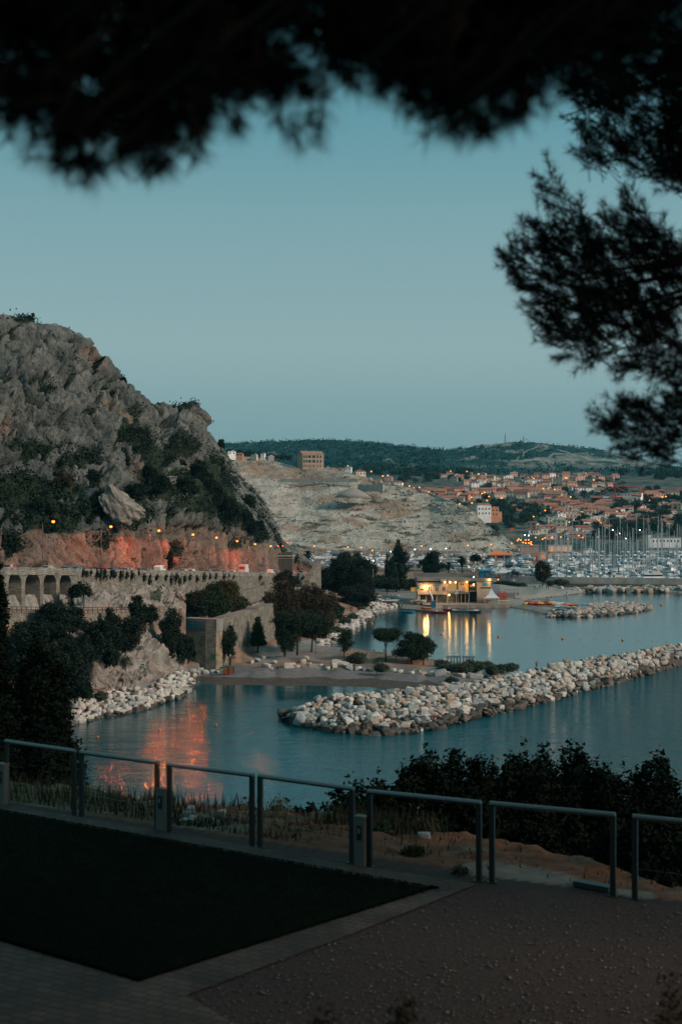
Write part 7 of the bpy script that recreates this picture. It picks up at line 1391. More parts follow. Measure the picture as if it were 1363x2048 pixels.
# small green plants on the red earth
for i, (x, y, hw, hh, Yq, lf, lb) in enumerate([(822, 1728, 30, 40, 22.0, 'warm', 'yellowish plant growing on the red earth behind the railing'), (922, 1760, 20, 26, 20.6, 'olive', 'small green tuft at the foot of the fifth railing panel'), (630, 1690, 26, 30, 24.0, 'warm', 'yellow-green weed clump left of the central bollard'), (770, 1668, 22, 24, 24.5, 'olive', 'small plant beside the central bollard')]):
    T('small_plant', 'bush', x, y, y-hh, hw, Yq, lf, lb, 'plant', 600+i, lsize=.035, trunk=False, dens=.9)
# dark trees below the terrace
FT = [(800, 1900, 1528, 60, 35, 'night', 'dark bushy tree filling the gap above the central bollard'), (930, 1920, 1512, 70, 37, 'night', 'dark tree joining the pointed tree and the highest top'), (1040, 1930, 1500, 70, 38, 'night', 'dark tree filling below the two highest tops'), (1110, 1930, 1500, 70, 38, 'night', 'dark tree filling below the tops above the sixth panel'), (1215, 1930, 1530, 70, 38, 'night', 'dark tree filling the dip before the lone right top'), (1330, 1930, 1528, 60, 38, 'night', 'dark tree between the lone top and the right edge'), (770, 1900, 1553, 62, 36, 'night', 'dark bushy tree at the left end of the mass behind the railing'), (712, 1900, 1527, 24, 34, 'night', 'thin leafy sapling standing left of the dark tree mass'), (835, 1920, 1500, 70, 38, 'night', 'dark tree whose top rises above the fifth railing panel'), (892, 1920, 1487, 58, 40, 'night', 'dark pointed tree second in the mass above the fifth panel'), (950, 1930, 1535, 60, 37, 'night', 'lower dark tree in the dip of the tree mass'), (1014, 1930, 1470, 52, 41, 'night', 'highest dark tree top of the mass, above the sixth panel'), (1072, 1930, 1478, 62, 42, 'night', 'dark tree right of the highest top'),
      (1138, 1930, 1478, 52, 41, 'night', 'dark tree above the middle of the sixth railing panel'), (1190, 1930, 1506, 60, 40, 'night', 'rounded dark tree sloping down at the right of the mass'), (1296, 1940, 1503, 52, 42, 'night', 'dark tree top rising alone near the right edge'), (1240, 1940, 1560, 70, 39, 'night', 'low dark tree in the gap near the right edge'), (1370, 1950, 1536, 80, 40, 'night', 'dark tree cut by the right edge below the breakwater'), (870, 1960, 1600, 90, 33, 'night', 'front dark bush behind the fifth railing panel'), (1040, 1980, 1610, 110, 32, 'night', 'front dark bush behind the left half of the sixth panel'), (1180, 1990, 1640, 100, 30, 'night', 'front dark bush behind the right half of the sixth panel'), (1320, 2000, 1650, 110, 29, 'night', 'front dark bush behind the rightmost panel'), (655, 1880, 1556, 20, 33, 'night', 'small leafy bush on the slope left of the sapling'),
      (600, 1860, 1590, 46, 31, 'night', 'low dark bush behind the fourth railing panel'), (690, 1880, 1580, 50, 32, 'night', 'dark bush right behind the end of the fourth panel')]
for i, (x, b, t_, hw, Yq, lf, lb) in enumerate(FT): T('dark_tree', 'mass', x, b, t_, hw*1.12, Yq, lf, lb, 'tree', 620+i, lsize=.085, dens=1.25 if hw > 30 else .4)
LT2 = [(-10, 1700, 1148, 32, 60, 'night', 'tallest dark conifer at the left edge'), (-40, 1700, 1120, 60, 62, 'night', 'dark conifer beyond the left picture edge'), (52, 1720, 1225, 62, 58, 'night', 'dark tree right of the tallest conifer'), (95, 1720, 1290, 62, 56, 'night', 'dark tree bulging toward the left boulders'), (120, 1740, 1370, 42, 54, 'night', 'lower dark tree beside the left boulders'), (40, 1760, 1380, 90, 50, 'night', 'broad dark tree low at the left edge'), (30, 1800, 1450, 80, 44, 'night', 'dark bush behind the leftmost railing panel'), (100, 1800, 1500, 46, 42, 'night', 'dark bush between the first two railing posts'), (-20, 1740, 1260, 70, 56, 'night', 'dark tree mass at the very left edge')]
for i, (x, b, t_, hw, Yq, lf, lb) in enumerate(LT2): T('dark_conifer', 'pine' if t_ < 1200 else 'mass', x, b, t_, hw*1.1, Yq, lf, lb, 'tree', 660+i, lsize=.11, dens=1.2)
for i, (x, b, t_, hw, Yq, lf, lb) in enumerate([(250, 1680, 1590, 60, 27.2, 'olive', 'weedy shrub behind the second railing panel'), (180, 1670, 1580, 60, 28, 'olive', 'weedy shrub left behind the second railing panel'), (90, 1640, 1568, 60, 28, 'olive', 'weedy shrub behind the leftmost railing panel'), (470, 1690, 1600, 40, 27.4, 'olive', 'weedy shrub behind the third railing panel'), (560, 1690, 1588, 40, 28, 'olive', 'weedy shrub behind the left of the fourth panel')]): T('weedy_shrub', 'bush', x, b, t_, hw, Yq, lf, lb, 'shrub', 680+i, lsize=.05, trunk=False, dens=.25)
for i, (x, b, t_, hw, Yq, lb) in enumerate([(805, 2150, 1955, 34, 8.0, 'reddish dry plant at the bottom edge, nearest the camera'), (1350, 2200, 1925, 60, 8.5, 'brown dry bush in the bottom right corner'), (650, 2150, 2000, 30, 8.2, 'small reddish plant left of the one at the bottom edge')]): T('dry_plant', 'bush', x, b, t_, hw, Yq, 'rust', lb, 'plant', 690+i, lsize=.022, trunk=False, dens=.15)

# ================================================================ pines overhead
M_need = mat('pine needles', (.005, .010, .006), .8, col2=(.012, .020, .010), scale=2, spec=.08)
def needles(shoots, nl, nw, per, seed):
    """shoots: base point, direction, length -> thin needle triangles all along each"""
    q = np.random.RandomState(seed); Bp = np.array([s[0] for s in shoots]); D = np.array([s[1] for s in shoots]); D /= np.linalg.norm(D, axis=1, keepdims=True); L_ = np.array([s[2] for s in shoots])
    n = len(Bp); B2, D2, L2_ = np.repeat(Bp, per, 0), np.repeat(D, per, 0), np.repeat(L_, per); t = q.rand(n*per)**.8; base = B2+D2*(L2_*t)[:, None]
    r = q.normal(size=(n*per, 3)); r -= D2*(r*D2).sum(1, keepdims=True); r /= np.linalg.norm(r, axis=1, keepdims=True); dr = D2*q.uniform(.35, 1.1, (n*per, 1))+r*.8; dr /= np.linalg.norm(dr, axis=1, keepdims=True)
    w = np.cross(dr, q.normal(size=dr.shape)); w /= np.linalg.norm(w, axis=1, keepdims=True); ll = nl*q.uniform(.7, 1.15, (n*per, 1))
    V = np.stack([base-w*nw/2, base+w*nw/2, base+dr*ll], 1).reshape(-1, 3); return V, np.arange(n*per*3).reshape(-1, 3)
GAPS = [(105, 92, 34, 20), (185, 148, 26, 18), (212, 24, 30, 14), (95, 8, 22, 12), (575, 66, 26, 18), (622, 108, 34, 24), (606, 190, 30, 22), (505, 208, 46, 34), (52, 248, 34, 24), (98, 280, 26, 18), (18, 256, 20, 20), (432, 236, 24, 18), (1035, 72, 24, 14), (900, 170, 18, 12), (330, 60, 20, 12), (400, 160, 16, 12), (1010, 190, 22, 16)]
def fill(polys, n, Yr, dirf, ln, seed, hole=.0, hs=60.0, gaps=False):
    q = random.Random(seed); out = []
    for poly in polys:
        xs = [p[0] for p in poly]; ys = [p[1] for p in poly]; A_ = abs(sum(poly[i][0]*poly[(i+1) % len(poly)][1]-poly[(i+1) % len(poly)][0]*poly[i][1] for i in range(len(poly))))/2
        k = int(n*A_/1e5); c = 0; tries = 0
        while c < k and tries < k*30:
            tries += 1; x, y = q.uniform(min(xs), max(xs)), q.uniform(min(ys), max(ys))
            if not inpoly(np.array([x]), np.array([y]), poly)[0]: continue
            if gaps and any(((x-g[0])/g[2])**2+((y-g[1])/g[3])**2 < 2.2 for g in GAPS): continue
            Yq = q.uniform(*Yr); hv = float(vn(np.array([[x/hs, y/hs, Yq*1.5]]), seed)[0])
            if hv > .30-hole: continue
            p = W(x, y, Yq); d = Vector(dirf(x, y, q)); out.append((p, d, ln*q.uniform(.6, 1.3))); c += 1
    return out
def twigs(shoots, r, pull, m=None):
    m = m or MB()
    for p, d, l in shoots: d = d.normalized(); m.tube([p-d*l*pull, p+d*l], [r, r*.5], 3, False)
    return m
def branches(m, root, ends, r, seed, sag=.1):
    q = random.Random(seed)
    for e_ in ends:
        mid = root*.45+e_*.55+Vector((q.uniform(-.1, .1), q.uniform(-.1, .1), sag)); m.tube([root, root*.75+mid*.25, mid, e_], [r, r*.8, r*.5, r*.18], 6)
# tree on the right
R1 = [(1015, 525), (1045, 475), (1085, 460), (1105, 520), (1135, 560), (1150, 640), (1240, 700), (1290, 735), (1363, 740), (1500, 760), (1500, 480), (1363, 475), (1300, 440), (1250, 440), (1200, 470), (1160, 480), (1110, 400), (1085, 440), (1060, 560), (1030, 560)]
R1 = [(1012, 530), (1030, 490), (1050, 500), (1062, 420), (1082, 372), (1100, 345), (1125, 380), (1140, 440), (1165, 425), (1200, 435), (1215, 450), (1245, 425), (1262, 400), (1300, 430), (1330, 460), (1363, 470), (1500, 500), (1500, 760), (1363, 770), (1300, 748), (1240, 742), (1185, 728), (1140, 712), (1105, 690), (1070, 668), (1062, 640), (1085, 622), (1060, 600), (1050, 570), (1025, 560)]
R1c = [(1090, 470), (1180, 470), (1363, 500), (1500, 520), (1500, 740), (1363, 730), (1230, 710), (1130, 670), (1100, 600)]
R2 = [(1108, 235), (1150, 225), (1175, 200), (1130, 175), (1200, 150), (1363, 60), (1500, 60), (1500, 400), (1363, 388), (1310, 372), (1250, 352), (1200, 345), (1160, 330), (1180, 300), (1150, 270)]
R2c = [(1200, 220), (1363, 120), (1500, 100), (1500, 380), (1363, 370), (1240, 330)]
R3 = [(1202, 868), (1212, 835), (1240, 830), (1225, 800), (1260, 795), (1300, 815), (1335, 810), (1345, 760), (1500, 740), (1500, 960), (1363, 935), (1300, 918), (1250, 895)]
rdir = lambda x, y, q: (-.55+q.uniform(-.5, .5)-(.3 if x < 1150 else 0), q.uniform(-.5, .5), .45+q.uniform(-.45, .5)-(.5 if y > 690 and y < 760 or y > 880 else 0))
sh = fill([R1], 680, (9.2, 10.8), rdir, .13, 1, .10)+fill([R1c], 560, (9.3, 10.9), rdir, .13, 2, .02)+fill([R2], 760, (8.6, 10.2), rdir, .13, 3, .08)+fill([R2c], 800, (8.6, 10.2), rdir, .13, 4, -.3)+fill([R3], 850, (9.4, 10.4), rdir, .12, 5, .0)
# pointed upright candles on the left tips
for x, y in [(1098, 318), (1103, 340), (1112, 352), (1085, 375), (1094, 395), (1122, 372), (1130, 392), (1075, 405), (1140, 410), (1022, 482), (1035, 478), (1045, 490), (1255, 380), (1262, 395), (1248, 392), (1290, 415), (1163, 400), (1210, 420), (1328, 440), (1150, 425)]: sh.append((W(x, y+22, 9.8), Vector((-.12+.1*math.sin(x), 0, 1)), .13))
e = empty('right_pine', (3.6, 10.2, ZT), 0, 'pine on the right whose slightly blurred branches reach into the sky', 'pine tree')
V, Fc = needles(sh, .072, .0046, 46, 5); keep(obj('needles', np_mesh('needles', V, Fc, M_need)), e); V_shade, F_shade = crown_np([(4, 11, 46.5, 4, 3.5, 1.5), (0, 14, 48.4, 6, 3.5, 1.3), (-6, 15, 48.8, 5, 4, 1.3), (7, 15, 48.2, 5, 4, 2), (-2, 20, 50.2, 7, 4, 1.4), (8, 21, 49.8, 5, 4, 1.8), (11, 10, 45, 4.5, 5, 3.5), (12, 17, 43, 3.5, 4, 5)], 30000, .13, 78, fill=.1); keep(obj('crown', np_mesh('crown', V_shade, F_shade, M_need)), e)  # crown: unseen lobes added to keep sun and sky off the terrace
tr = MB(); tr.tube([(3.6, 10.2, ZT-.3), (3.7, 10.1, 38), (3.5, 10, 41), (3.3, 9.8, 44.5)], [.2, .17, .13, .07], 9)
ends = [W(x, y, 9.9) for x, y in [(1060, 610), (1060, 560), (1150, 560), (1200, 520), (1180, 690), (1110, 650), (1300, 600), (1330, 700), (1230, 640)]]; branches(tr, Vector((3.55, 10, 41.6)), ends, .035, 1)
branches(tr, Vector((3.4, 9.9, 43.2)), [W(x, y, 9.4) for x, y in [(1120, 235), (1190, 210), (1200, 320), (1280, 340), (1330, 250), (1150, 190)]], .03, 2); branches(tr, Vector((3.6, 10.1, 40.4)), [W(x, y, 9.9) for x, y in [(1210, 860), (1250, 890), (1240, 815), (1330, 900)]], .022, 3)
twigs(sh, .0035, .9, tr); keep(tr.build('trunk', M_bark), e)
# the pine right above the camera
TP_ = [(-120, -260), (1480, -260), (1480, 60), (1363, 95), (1250, 130), (1150, 150), (1100, 178), (1050, 205), (1010, 225), (985, 262), (940, 268), (890, 250), (845, 232), (815, 205), (790, 168), (745, 140), (700, 165), (670, 205), (640, 235), (600, 225), (560, 240), (520, 240), (480, 222), (440, 232), (395, 258), (360, 300), (330, 330), (290, 322), (240, 300), (190, 330), (150, 325), (110, 305), (70, 275), (30, 262), (-20, 275), (-120, 280)]
TPc = [(-420, 230), (-420, -330), (1800, -330), (1800, 60), (1480, 20), (1300, 60), (1150, 110), (1050, 150), (960, 215), (880, 200), (820, 150), (740, 90), (660, 150), (560, 170), (440, 180), (340, 262), (250, 240), (150, 262), (60, 205), (-120, 210)]
tdir = lambda x, y, q: (q.uniform(-.9, .7), q.uniform(-.5, .3), -.35+q.uniform(-.55, .45))
sh = fill([TP_], 190, (3.2, 4.2), tdir, .075, 11, .10, 45, True)+fill([TPc], 330, (3.2, 4.4), tdir, .075, 12, .12, 70, True)+fill([TPc], 150, (3.6, 5.0), tdir, .085, 13, .08, 90, True)
for x, y in [(190, 340), (170, 335), (205, 350), (325, 340), (310, 348), (120, 320), (335, 335), (478, 255), (470, 265), (560, 250), (625, 250), (640, 245), (935, 275), (960, 272), (975, 270), (905, 255), (1045, 215), (1055, 225), (1030, 218), (830, 222), (60, 290), (20, 280), (250, 312), (400, 268)]: sh.append((W(x, y-40, 3.6), Vector((.1*math.sin(y), 0, -1)), .05))
e = empty('near_pine', (2.9, -.5, 38.2), 0, 'pine overhanging the camera, its blurred dark branch fringing the top of the picture', 'pine tree')
V, Fc = needles(sh, .070, .0034, 44, 6); V_shade, F_shade = crown_np([(-3, 1.5, 46, 5, 4.5, 1.6), (3, 2.5, 46.2, 5, 4.5, 1.7), (0, -3, 45.5, 6, 4, 1.7), (-1, 7.2, 47.6, 6.5, 4.5, 1.6), (6.5, 5.5, 46.4, 4, 4, 1.7), (-8, 5, 46.8, 4.5, 4.5, 1.5), (8, -5, 44, 5, 5, 2.5), (10, 2, 45, 4, 5, 2.5), (4, -9, 44, 6, 4, 3), (-8, -5, 44.5, 6, 5, 2.5)], 30000, .13, 77, fill=.1)  # crown lobes overhead and behind, out of view, added to shade the foreground
keep(obj('crown', np_mesh('crown', np.concatenate([V, V_shade]), np.concatenate([np.concatenate([Fc, Fc[:, 2:3]], 1)[:0], F_shade+len(V)]), M_need)), e) if False else None
keep(obj('needles', np_mesh('needles', V, Fc, M_need)), e); keep(obj('crown', np_mesh('crown', V_shade, F_shade, M_need)), e)
tr = MB(); tr.tube([(2.9, -.5, 37.9), (2.7, -.3, 41), (2.2, .3, 44), (1.2, 1.2, 46.2)], [.24, .2, .16, .08], 9); branches(tr, Vector((2.6, -.2, 41.9)), [W(x, y, 3.2) for x, y in [(100, 60), (250, 240), (180, 180), (420, 120), (520, 60), (640, 200), (760, 60), (930, 200), (1000, 120), (1150, 90), (1300, 20)]], .022, 5, .12)
branches(tr, Vector((2.2, .3, 44)), [Vector(v) for v in ((-3, 1.5, 46), (3, 2.5, 46.2), (0, -3, 45.5), (-1, 7.2, 47.4), (6.5, 5.5, 46.4), (-8, 5, 46.6))], .09, 6, .3)
twigs(sh, .0028, .9, tr); keep(tr.build('trunk', M_bark), e)
# ================================================================ people, the recycling bins, the frame by the cove
SKIN = (.36, .22, .15)
def person_mat(hair, top, legs, zt, zl, zh):
    m = bpy.data.materials.new('person clothing'); m.use_nodes = True; t = m.node_tree; b = t.nodes['Principled BSDF']; b.inputs['Roughness'].default_value = .85
    co = t.nodes.new('ShaderNodeTexCoord'); s = t.nodes.new('ShaderNodeSeparateXYZ'); r = t.nodes.new('ShaderNodeValToRGB'); mp = t.nodes.new('ShaderNodeMapRange'); mp.inputs['From Max'].default_value = 2.0
    t.links.new(co.outputs['Object'], s.inputs[0]); t.links.new(s.outputs[2], mp.inputs[0]); t.links.new(mp.outputs[0], r.inputs[0]); t.links.new(r.outputs[0], b.inputs['Base Color'])
    c = r.color_ramp; c.interpolation = 'CONSTANT'; c.elements[0].position = 0; c.elements[0].color = (.02, .02, .02, 1); c.elements[1].position = .05; c.elements[1].color = legs+(1,)
    for p_, col in ((zl/2, top), (zt/2, SKIN), (zh/2, hair)): e = c.elements.new(p_); e.color = col+(1,)
    return m
def person_mesh(pose):
    J = {}
    if pose == 'sit':
        J = dict(pel=(0, 0, .18), chest=(0, .05, .50), neck=(0, .02, .66), head=(0, -.02, .80), top=(0, -.02, .90), hl=(-.10, 0, .16), kl=(-.14, -.38, .42), al=(-.14, -.55, .06), fl=(-.14, -.66, .03), hr=(.10, 0, .16), kr=(.14, -.40, .40), ar=(.14, -.58, .06), fr=(.14, -.70, .03),
                 sl=(-.19, .04, .60), el=(-.26, -.12, .40), wl=(-.14, -.34, .40), gl=(-.12, -.42, .40), sr=(.19, .04, .60), er=(.26, -.12, .40), wr=(.14, -.34, .42), gr=(.12, -.42, .42))
    else:
        st_ = .16 if pose == 'walk' else .03; ar_ = .12 if pose == 'walk' else .03
        J = dict(pel=(0, 0, .95), chest=(0, 0, 1.28), neck=(0, 0, 1.48), head=(0, -.02, 1.62), top=(0, -.02, 1.73), hl=(-.10, 0, .92), kl=(-.11, -st_, .50), al=(-.12, -st_*1.3+.02, .09), fl=(-.12, -st_*1.3-.14, .04), hr=(.10, 0, .92), kr=(.11, st_*.4-.03, .50), ar=(.12, st_*1.6, .10), fr=(.12, st_*1.6-.14, .04),
                 sl=(-.20, 0, 1.42), el=(-.27, ar_, 1.14), wl=(-.27, -.05, .90), gl=(-.27, -.08, .80), sr=(.20, 0, 1.42), er=(.27, -ar_, 1.14), wr=(.26, -.12-ar_, .92), gr=(.26, -.16-ar_, .83))
        if pose == 'phone': J.update(er=(.25, -.12, 1.14), wr=(.08, -.32, 1.28), gr=(.06, -.36, 1.34), el=(-.25, -.12, 1.14), wl=(-.08, -.32, 1.26), gl=(-.05, -.36, 1.32))
    ed = [('pel', 'chest'), ('chest', 'neck'), ('neck', 'head'), ('head', 'top'), ('pel', 'hl'), ('hl', 'kl'), ('kl', 'al'), ('al', 'fl'), ('pel', 'hr'), ('hr', 'kr'), ('kr', 'ar'), ('ar', 'fr'), ('chest', 'sl'), ('sl', 'el'), ('el', 'wl'), ('wl', 'gl'), ('chest', 'sr'), ('sr', 'er'), ('er', 'wr'), ('wr', 'gr')]
    rad = dict(pel=.135, chest=.15, neck=.058, head=.098, top=.07, hl=.095, hr=.095, kl=.062, kr=.062, al=.042, ar=.042, fl=.04, fr=.04, sl=.065, sr=.065, el=.045, er=.045, wl=.032, wr=.032, gl=.038, gr=.038)
    ks = list(J); me = bpy.data.meshes.new('person'); me.from_pydata([J[k_] for k_ in ks], [(ks.index(a), ks.index(b)) for a, b in ed], []); o = bpy.data.objects.new('person', me); link(o)
    sm = o.modifiers.new('skin', 'SKIN'); sm.use_smooth_shade = True; sv = me.skin_vertices[0].data
    for i, k_ in enumerate(ks): sv[i].radius = (rad[k_], rad[k_]*(.78 if k_ in ('chest', 'pel') else 1)); sv[i].use_root = (k_ == 'pel')
    o.modifiers.new('sub', 'SUBSURF').levels = 1; o.modifiers['sub'].render_levels = 1
    dg = bpy.context.evaluated_depsgraph_get(); me2 = bpy.data.meshes.new_from_object(o.evaluated_get(dg)); bpy.data.objects.remove(o); me2.materials.clear(); me2.materials.append(None); return me2
PMs = {k_: person_mesh(k_) for k_ in ('stand', 'walk', 'phone', 'sit')}
BLK, WHT, BLU, RED_, GRY, DEN, PUR = (.015, .015, .018), (.55, .55, .53), (.03, .09, .22), (.35, .03, .03), (.12, .12, .12), (.04, .06, .10), (.15, .06, .12)
def person(x, y, z, pose, rz, hair, top, legs, label, group=None, s=1.0):
    o = bpy.data.objects.new('person', PMs[pose]); link(o); o.location = (x, y, z); o.rotation_euler = (0, 0, rz); o.scale = (s, s, s)
    o.material_slots[0].link = 'OBJECT'; o.material_slots[0].material = person_mat(hair, top, legs, *( (.60, .20, .86) if pose == 'sit' else (1.47, .93, 1.68))); return tag(o, label, 'person', group)
def pp(px, py, z, *a, **k_):
    p = G(px, py, z); return person(p.x, p.y, max(ground(p.x, p.y), .2), *a, **k_)
HR = (.03, .02, .015)
pp(424, 1347, 1.5, 'stand', .4, HR, BLU, DEN, 'person standing at the left end of the grey beach beside the boulders')
pp(544, 1335, 2.0, 'sit', .3, HR, WHT, GRY, 'person in a pale top sitting below the orange earth, left of a dark figure'); pp(556, 1334, 2.0, 'sit', -.5, HR, BLK, BLK, 'person in black sitting on the boulders below the orange earth')
pp(697, 1334, 2.0, 'sit', .2, HR, BLK, DEN, 'dark person sitting left of a standing one on the beach edge'); pp(707, 1336, 2.0, 'stand', -.3, HR, BLK, BLK, 'person in black standing on the beach edge near the slender pine')
pp(767, 1315, 2.0, 'stand', 1.2, HR, GRY, DEN, 'person standing just left of the umbrella pine trunk'); pp(784, 1318, 2.0, 'stand', .1, HR, BLK, BLK, 'person in black standing right of the umbrella pine trunk'); pp(791, 1317, 2.0, 'walk', .8, HR, WHT, WHT, 'person in white walking beside the umbrella pine'); pp(747, 1314, 1.2, 'sit', .5, HR, PUR, PUR, 'person in purple crouching on the pale sand left of the umbrella pine')
pp(737, 1236, 2.4, 'walk', 2.8, HR, BLK, BLK, 'person in black walking on the coastal path'); pp(731, 1233, 2.4, 'walk', 2.7, HR, BLU, GRY, 'person in blue walking on the coastal path')
def pj(px, py, *a, **k_):
    Yq = 300.0
    for _ in range(30): Yq = (HC-(jetty_z((px-CX)*Yq/F, Yq)[0] or 3.5)-.6)*F/(py-HY)
    return person((px-CX)*Yq/F, Yq, HC+(HY-py)*Yq/F, *a, **k_)
pj(1072, 1337, 'stand', .3, HR, RED_, BLK, 'person in a dark red top standing on the breakwater crest, alone'); pj(1332, 1301, 'phone', .5, HR, WHT, BLK, 'person in white and black standing far right on the breakwater'); pj(1343, 1302, 'sit', -.4, HR, WHT, GRY, 'person sitting beside the standing one far right on the breakwater')
pj(1268, 1327, 'sit', .3, HR, BLK, BLK, 'person in black sitting on the right part of the breakwater'); pj(1277, 1329, 'sit', .1, HR, RED_, DEN, 'person in red sitting next to the one in black on the breakwater'); pj(1118, 1364, 'sit', .6, HR, WHT, BLU, 'person in white and blue sitting in the middle of the breakwater'); pj(1022, 1374, 'walk', .2, HR, BLK, BLK, 'person in black climbing on the breakwater boulders'); pj(1054, 1372, 'sit', -.2, HR, (.2, .04, .05), BLK, 'person in maroon sitting right of the climbing one'); pj(868, 1437, 'sit', .2, HR, RED_, GRY, 'person in red sitting low on the near side of the breakwater')
for i, (x, c) in enumerate([(1068, BLK), (1073, WHT), (1078, BLK), (1083, GRY), (1087, WHT), (1092, BLK), (1096, BLK)]): pp(x, 1181, 1.5, 'stand', i*1.1, HR, c, DEN, ['leftmost person of the group under the lone far tree', 'second person of the far tree group, in white', 'third person of the far tree group, in black', 'fourth person of the far tree group, in grey', 'fifth person of the far tree group, in white', 'sixth person of the far tree group, in black', 'rightmost person of the group under the lone far tree'][i], 'people under the lone far tree')
pp(1132, 1188, .6, 'walk', 1, HR, BLK, BLK, 'person walking alone at the edge of the far beach'); pp(1236, 1217, 1.6, 'sit', .4, HR, BLK, DEN, 'left one of two persons on the end of the short spit', s=1.15); pp(1240, 1217, 1.6, 'sit', -.4, HR, BLU, BLK, 'right one of two persons on the end of the short spit', s=1.15)
for x, c, c2, lb in [(23, WHT, BLK, 'person in white on the viaduct near the red tail light'), (39, BLU, DEN, 'person in bright blue on the viaduct'), (183, RED_, BLK, 'person in red standing on the road below the second lamp'), (190, BLK, BLK, 'person in black beside the one in red on the road')]:
    X_, Y_, Z_, a_ = road_pt(x, .9); person(X_, Y_, Z_+.02, 'stand', .3, HR, c, c2, lb)
# recycling bins and notice boards
p = G(457, 1335, 2.3); e = empty('recycling_bins', (p.x, p.y, ground(p.x, p.y)), R(-4), 'pair of red-fronted wooden recycling bins with green tops at the corner of the beach', 'bins')
for i in (0, 1): m = MB(); m.box((i*1.25-.6, 0, .85), (1.12, 1.1, 1.7)); m.build('bin_body', M_dark, e); m = MB(); m.box((i*1.25-.6, -.56, .75), (1.0, .06, 1.25)); m.build('red_front', mat('red bin front', (.30, .065, .03), .7, var=.15), e); m = MB(); m.box((i*1.25-.6, -.57, 1.52), (1.0, .06, .22)); m.build('green_label', mat('green bin label', (.10, .24, .10), .6), e)
p = G(443, 1333, 2.3); e = empty('notice_board', (p.x, p.y, ground(p.x, p.y)), 0, 'green and white notice board left of the recycling bins', 'sign'); m = MB(); m.tube([(-.4, 0, 0), (-.4, 0, 1.7)], .05, 4); m.tube([(.4, 0, 0), (.4, 0, 1.7)], .05, 4); m.build('posts', M_pole, e); m = MB(); m.box((0, -.06, 1.2), (.9, .05, 1.1)); m.build('panel', mat('green notice', (.03, .16, .06), .6), e); m = MB(); m.box((0, -.1, 1.0), (.7, .03, .4)); m.build('white_text_area', M_concl, e)
g = MB(); g.box((0, 0, 0), (1.1, .05, 1.3)); o = g.build('wall_notice', mat('green notice small', (.03, .20, .09), .6), loc=tuple(W(427, 1314, 327.2)), rz=ang); tag(o, 'small green notice on the bastion face near its corner', 'notice')
p = G(461, 1330, 2.3); e = empty('signpost', (p.x, p.y, ground(p.x, p.y)), 0, 'thin post with a small white sign above the recycling bins', 'sign'); m = MB(); m.tube([(0, 0, 0), (0, 0, 3.9)], .045, 4); m.build('post', M_pole, e); m = MB(); m.box((0, -.06, 3.7), (.42, .04, .5)); m.build('white_sign', M_concl, e)
p = G(702, 1228, 2.4); e = empty('path_notice', (p.x, p.y, ground(p.x, p.y)), 0, 'red and green notice beside the upper coastal path', 'sign'); m = MB(); m.tube([(0, 0, 0), (0, 0, 3.2)], .07, 4); m.build('post', M_pole, e); m = MB(); m.box((0, -.08, 2.9), (1.1, .06, .7)); m.build('red_panel', M_inf, e); m = MB(); m.box((0, -.08, 2.1), (1.1, .06, .7)); m.build('green_panel', mat('green notice b', (.03, .2, .08), .6), e)
# flagpole and open metal frame by the cove
p = G(922, 1330, 2.0); zg = ground(p.x, p.y); hp = (1330-1236)*p.y/F; e = empty('white_pole', (p.x, p.y, zg), 0, 'tall thin white pole standing in the metal frame by the cove', 'pole'); m = MB(); m.tube([(0, 0, 0), (0, 0, hp)], [.09, .05], 6); m.build('shaft', PT['white'], e); m = MB(); m.lathe([(.02, 0), (.12, .1), (.02, .22)], (0, 0, hp), 8); m.build('finial', PT['white'], e)
e = empty('metal_frame', (p.x, p.y+3, zg), 0, 'open rusty metal pergola frame above the olive shrubs', 'frame'); m = MB()
for i in range(9):
    x = -2.9+i*.72
    for y in (-1, 1): m.tube([(x, y, 0), (x, y, 2.4)], .05, 4)
m.build('posts', M_dark, e); m = MB()
for y in (-1, 1): m.tube([(-3.4, y, 2.4), (3.4, y, 2.4)], .06, 4); m.tube([(-2.9, y, 1.2), (2.9, y, 1.2)], .04, 4)
for i in range(9): x = -2.9+i*.72; m.tube([(x, -1.3, 2.45), (x, 1.3, 2.45)], .04, 4)
m.build('beams', M_dark, e)
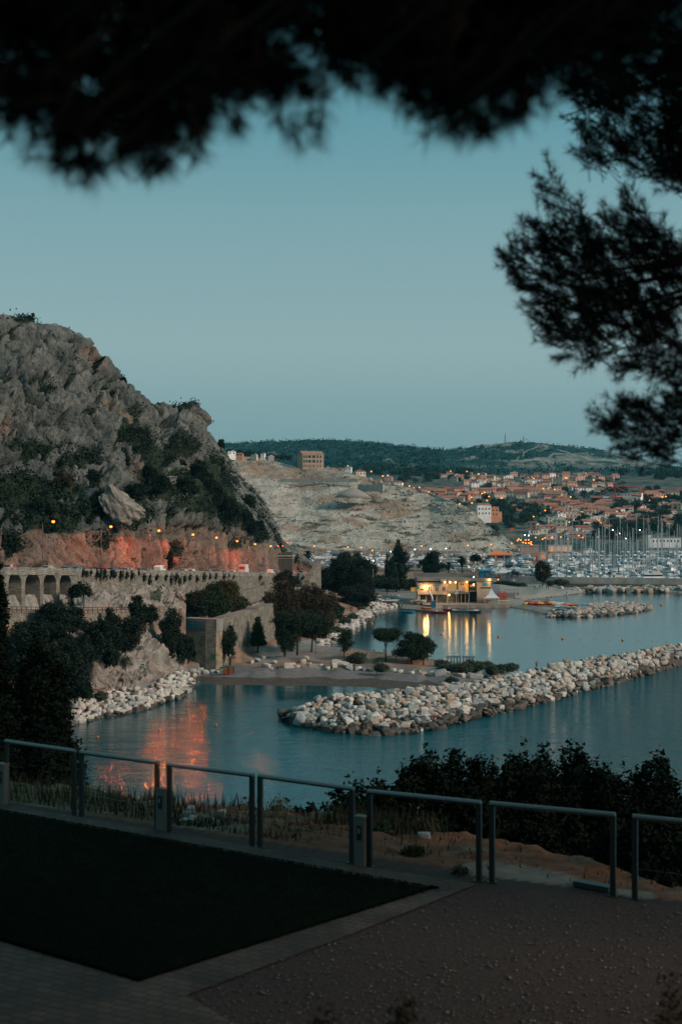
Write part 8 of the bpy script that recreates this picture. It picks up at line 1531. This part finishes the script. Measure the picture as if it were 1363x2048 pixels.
for i, (x, y) in enumerate([(631, 1312), (681, 1308), (693, 1310), (733, 1315)]):
    p = G(x, y, 1.6); e = empty('thin_post', (p.x, p.y, ground(p.x, p.y)), 0, ['thin dark post on the pale sand behind the pine group', 'thin dark post left behind the slender pine', 'thin dark post right behind the slender pine', 'thin dark post left of the umbrella pine'][i], 'post'); m = MB(); m.tube([(0, 0, 0), (0, 0, 2.9)], .05, 4); m.build('shaft', M_dark, e); m = MB(); m.box((0, 0, .05), (.3, .3, .1)); m.build('base', M_dark, e)
# steps between the boulders
p = G(633, 1330, 2.2); e = empty('wooden_steps', (p.x, p.y, ground(p.x, p.y)-.2), 0, 'low pale steps climbing from the beach to the orange earth', 'steps')
for i in range(4): m = MB(); m.box((0, i*.9, .1+i*.22), (3.6, .8, .2)); m.build('tread', M_concl, e)
# bicycle leaning by the boulders
p = G(664, 1337, 2.1); e = empty('bicycle', (p.x, p.y, ground(p.x, p.y)), .1, 'dark bicycle with a bright green bag leaning on the boulders', 'bicycle')
for x in (-.55, .55): m = MB(); m.tube([(x+.34*math.cos(a*math.pi/7), 0, .36+.34*math.sin(a*math.pi/7)) for a in range(15)], .03, 4); m.build('wheel', M_tyre, e)
m = MB(); m.tube([(-.55, 0, .36), (-.2, 0, .8), (.4, 0, .85), (.55, 0, .36)], .03, 4); m.tube([(-.2, 0, .8), (.0, 0, .36), (.4, 0, .85)], .03, 4); m.tube([(.4, 0, .85), (.38, 0, 1.0)], .025, 4); m.build('frame', M_dark, e); m = MB(); m.box((-.2, 0, .95), (.3, .14, .07)); m.build('saddle', M_dark, e); m = MB(); m.box((.1, -.1, .75), (.5, .25, .3)); m.build('bag', mat('bright green bag', (.12, .35, .05), .7), e)

# ================================================================ evening haze
hz = MB(); hz.box((300, 2400, 150), (7000, 5600, 310)); hm = bpy.data.materials.new('evening haze'); hm.use_nodes = True; t = hm.node_tree; t.nodes.clear(); ou = t.nodes.new('ShaderNodeOutputMaterial'); pv = t.nodes.new('ShaderNodeVolumePrincipled')
pv.inputs['Color'].default_value = (.22, .78, 1.0, 1); pv.inputs['Density'].default_value = 3.2e-5; pv.inputs['Anisotropy'].default_value = .1; t.links.new(pv.outputs[0], ou.inputs['Volume'])
tag(hz.build('haze', hm), 'thin bluish evening haze over the bay and the far hills', 'haze', kind='stuff')
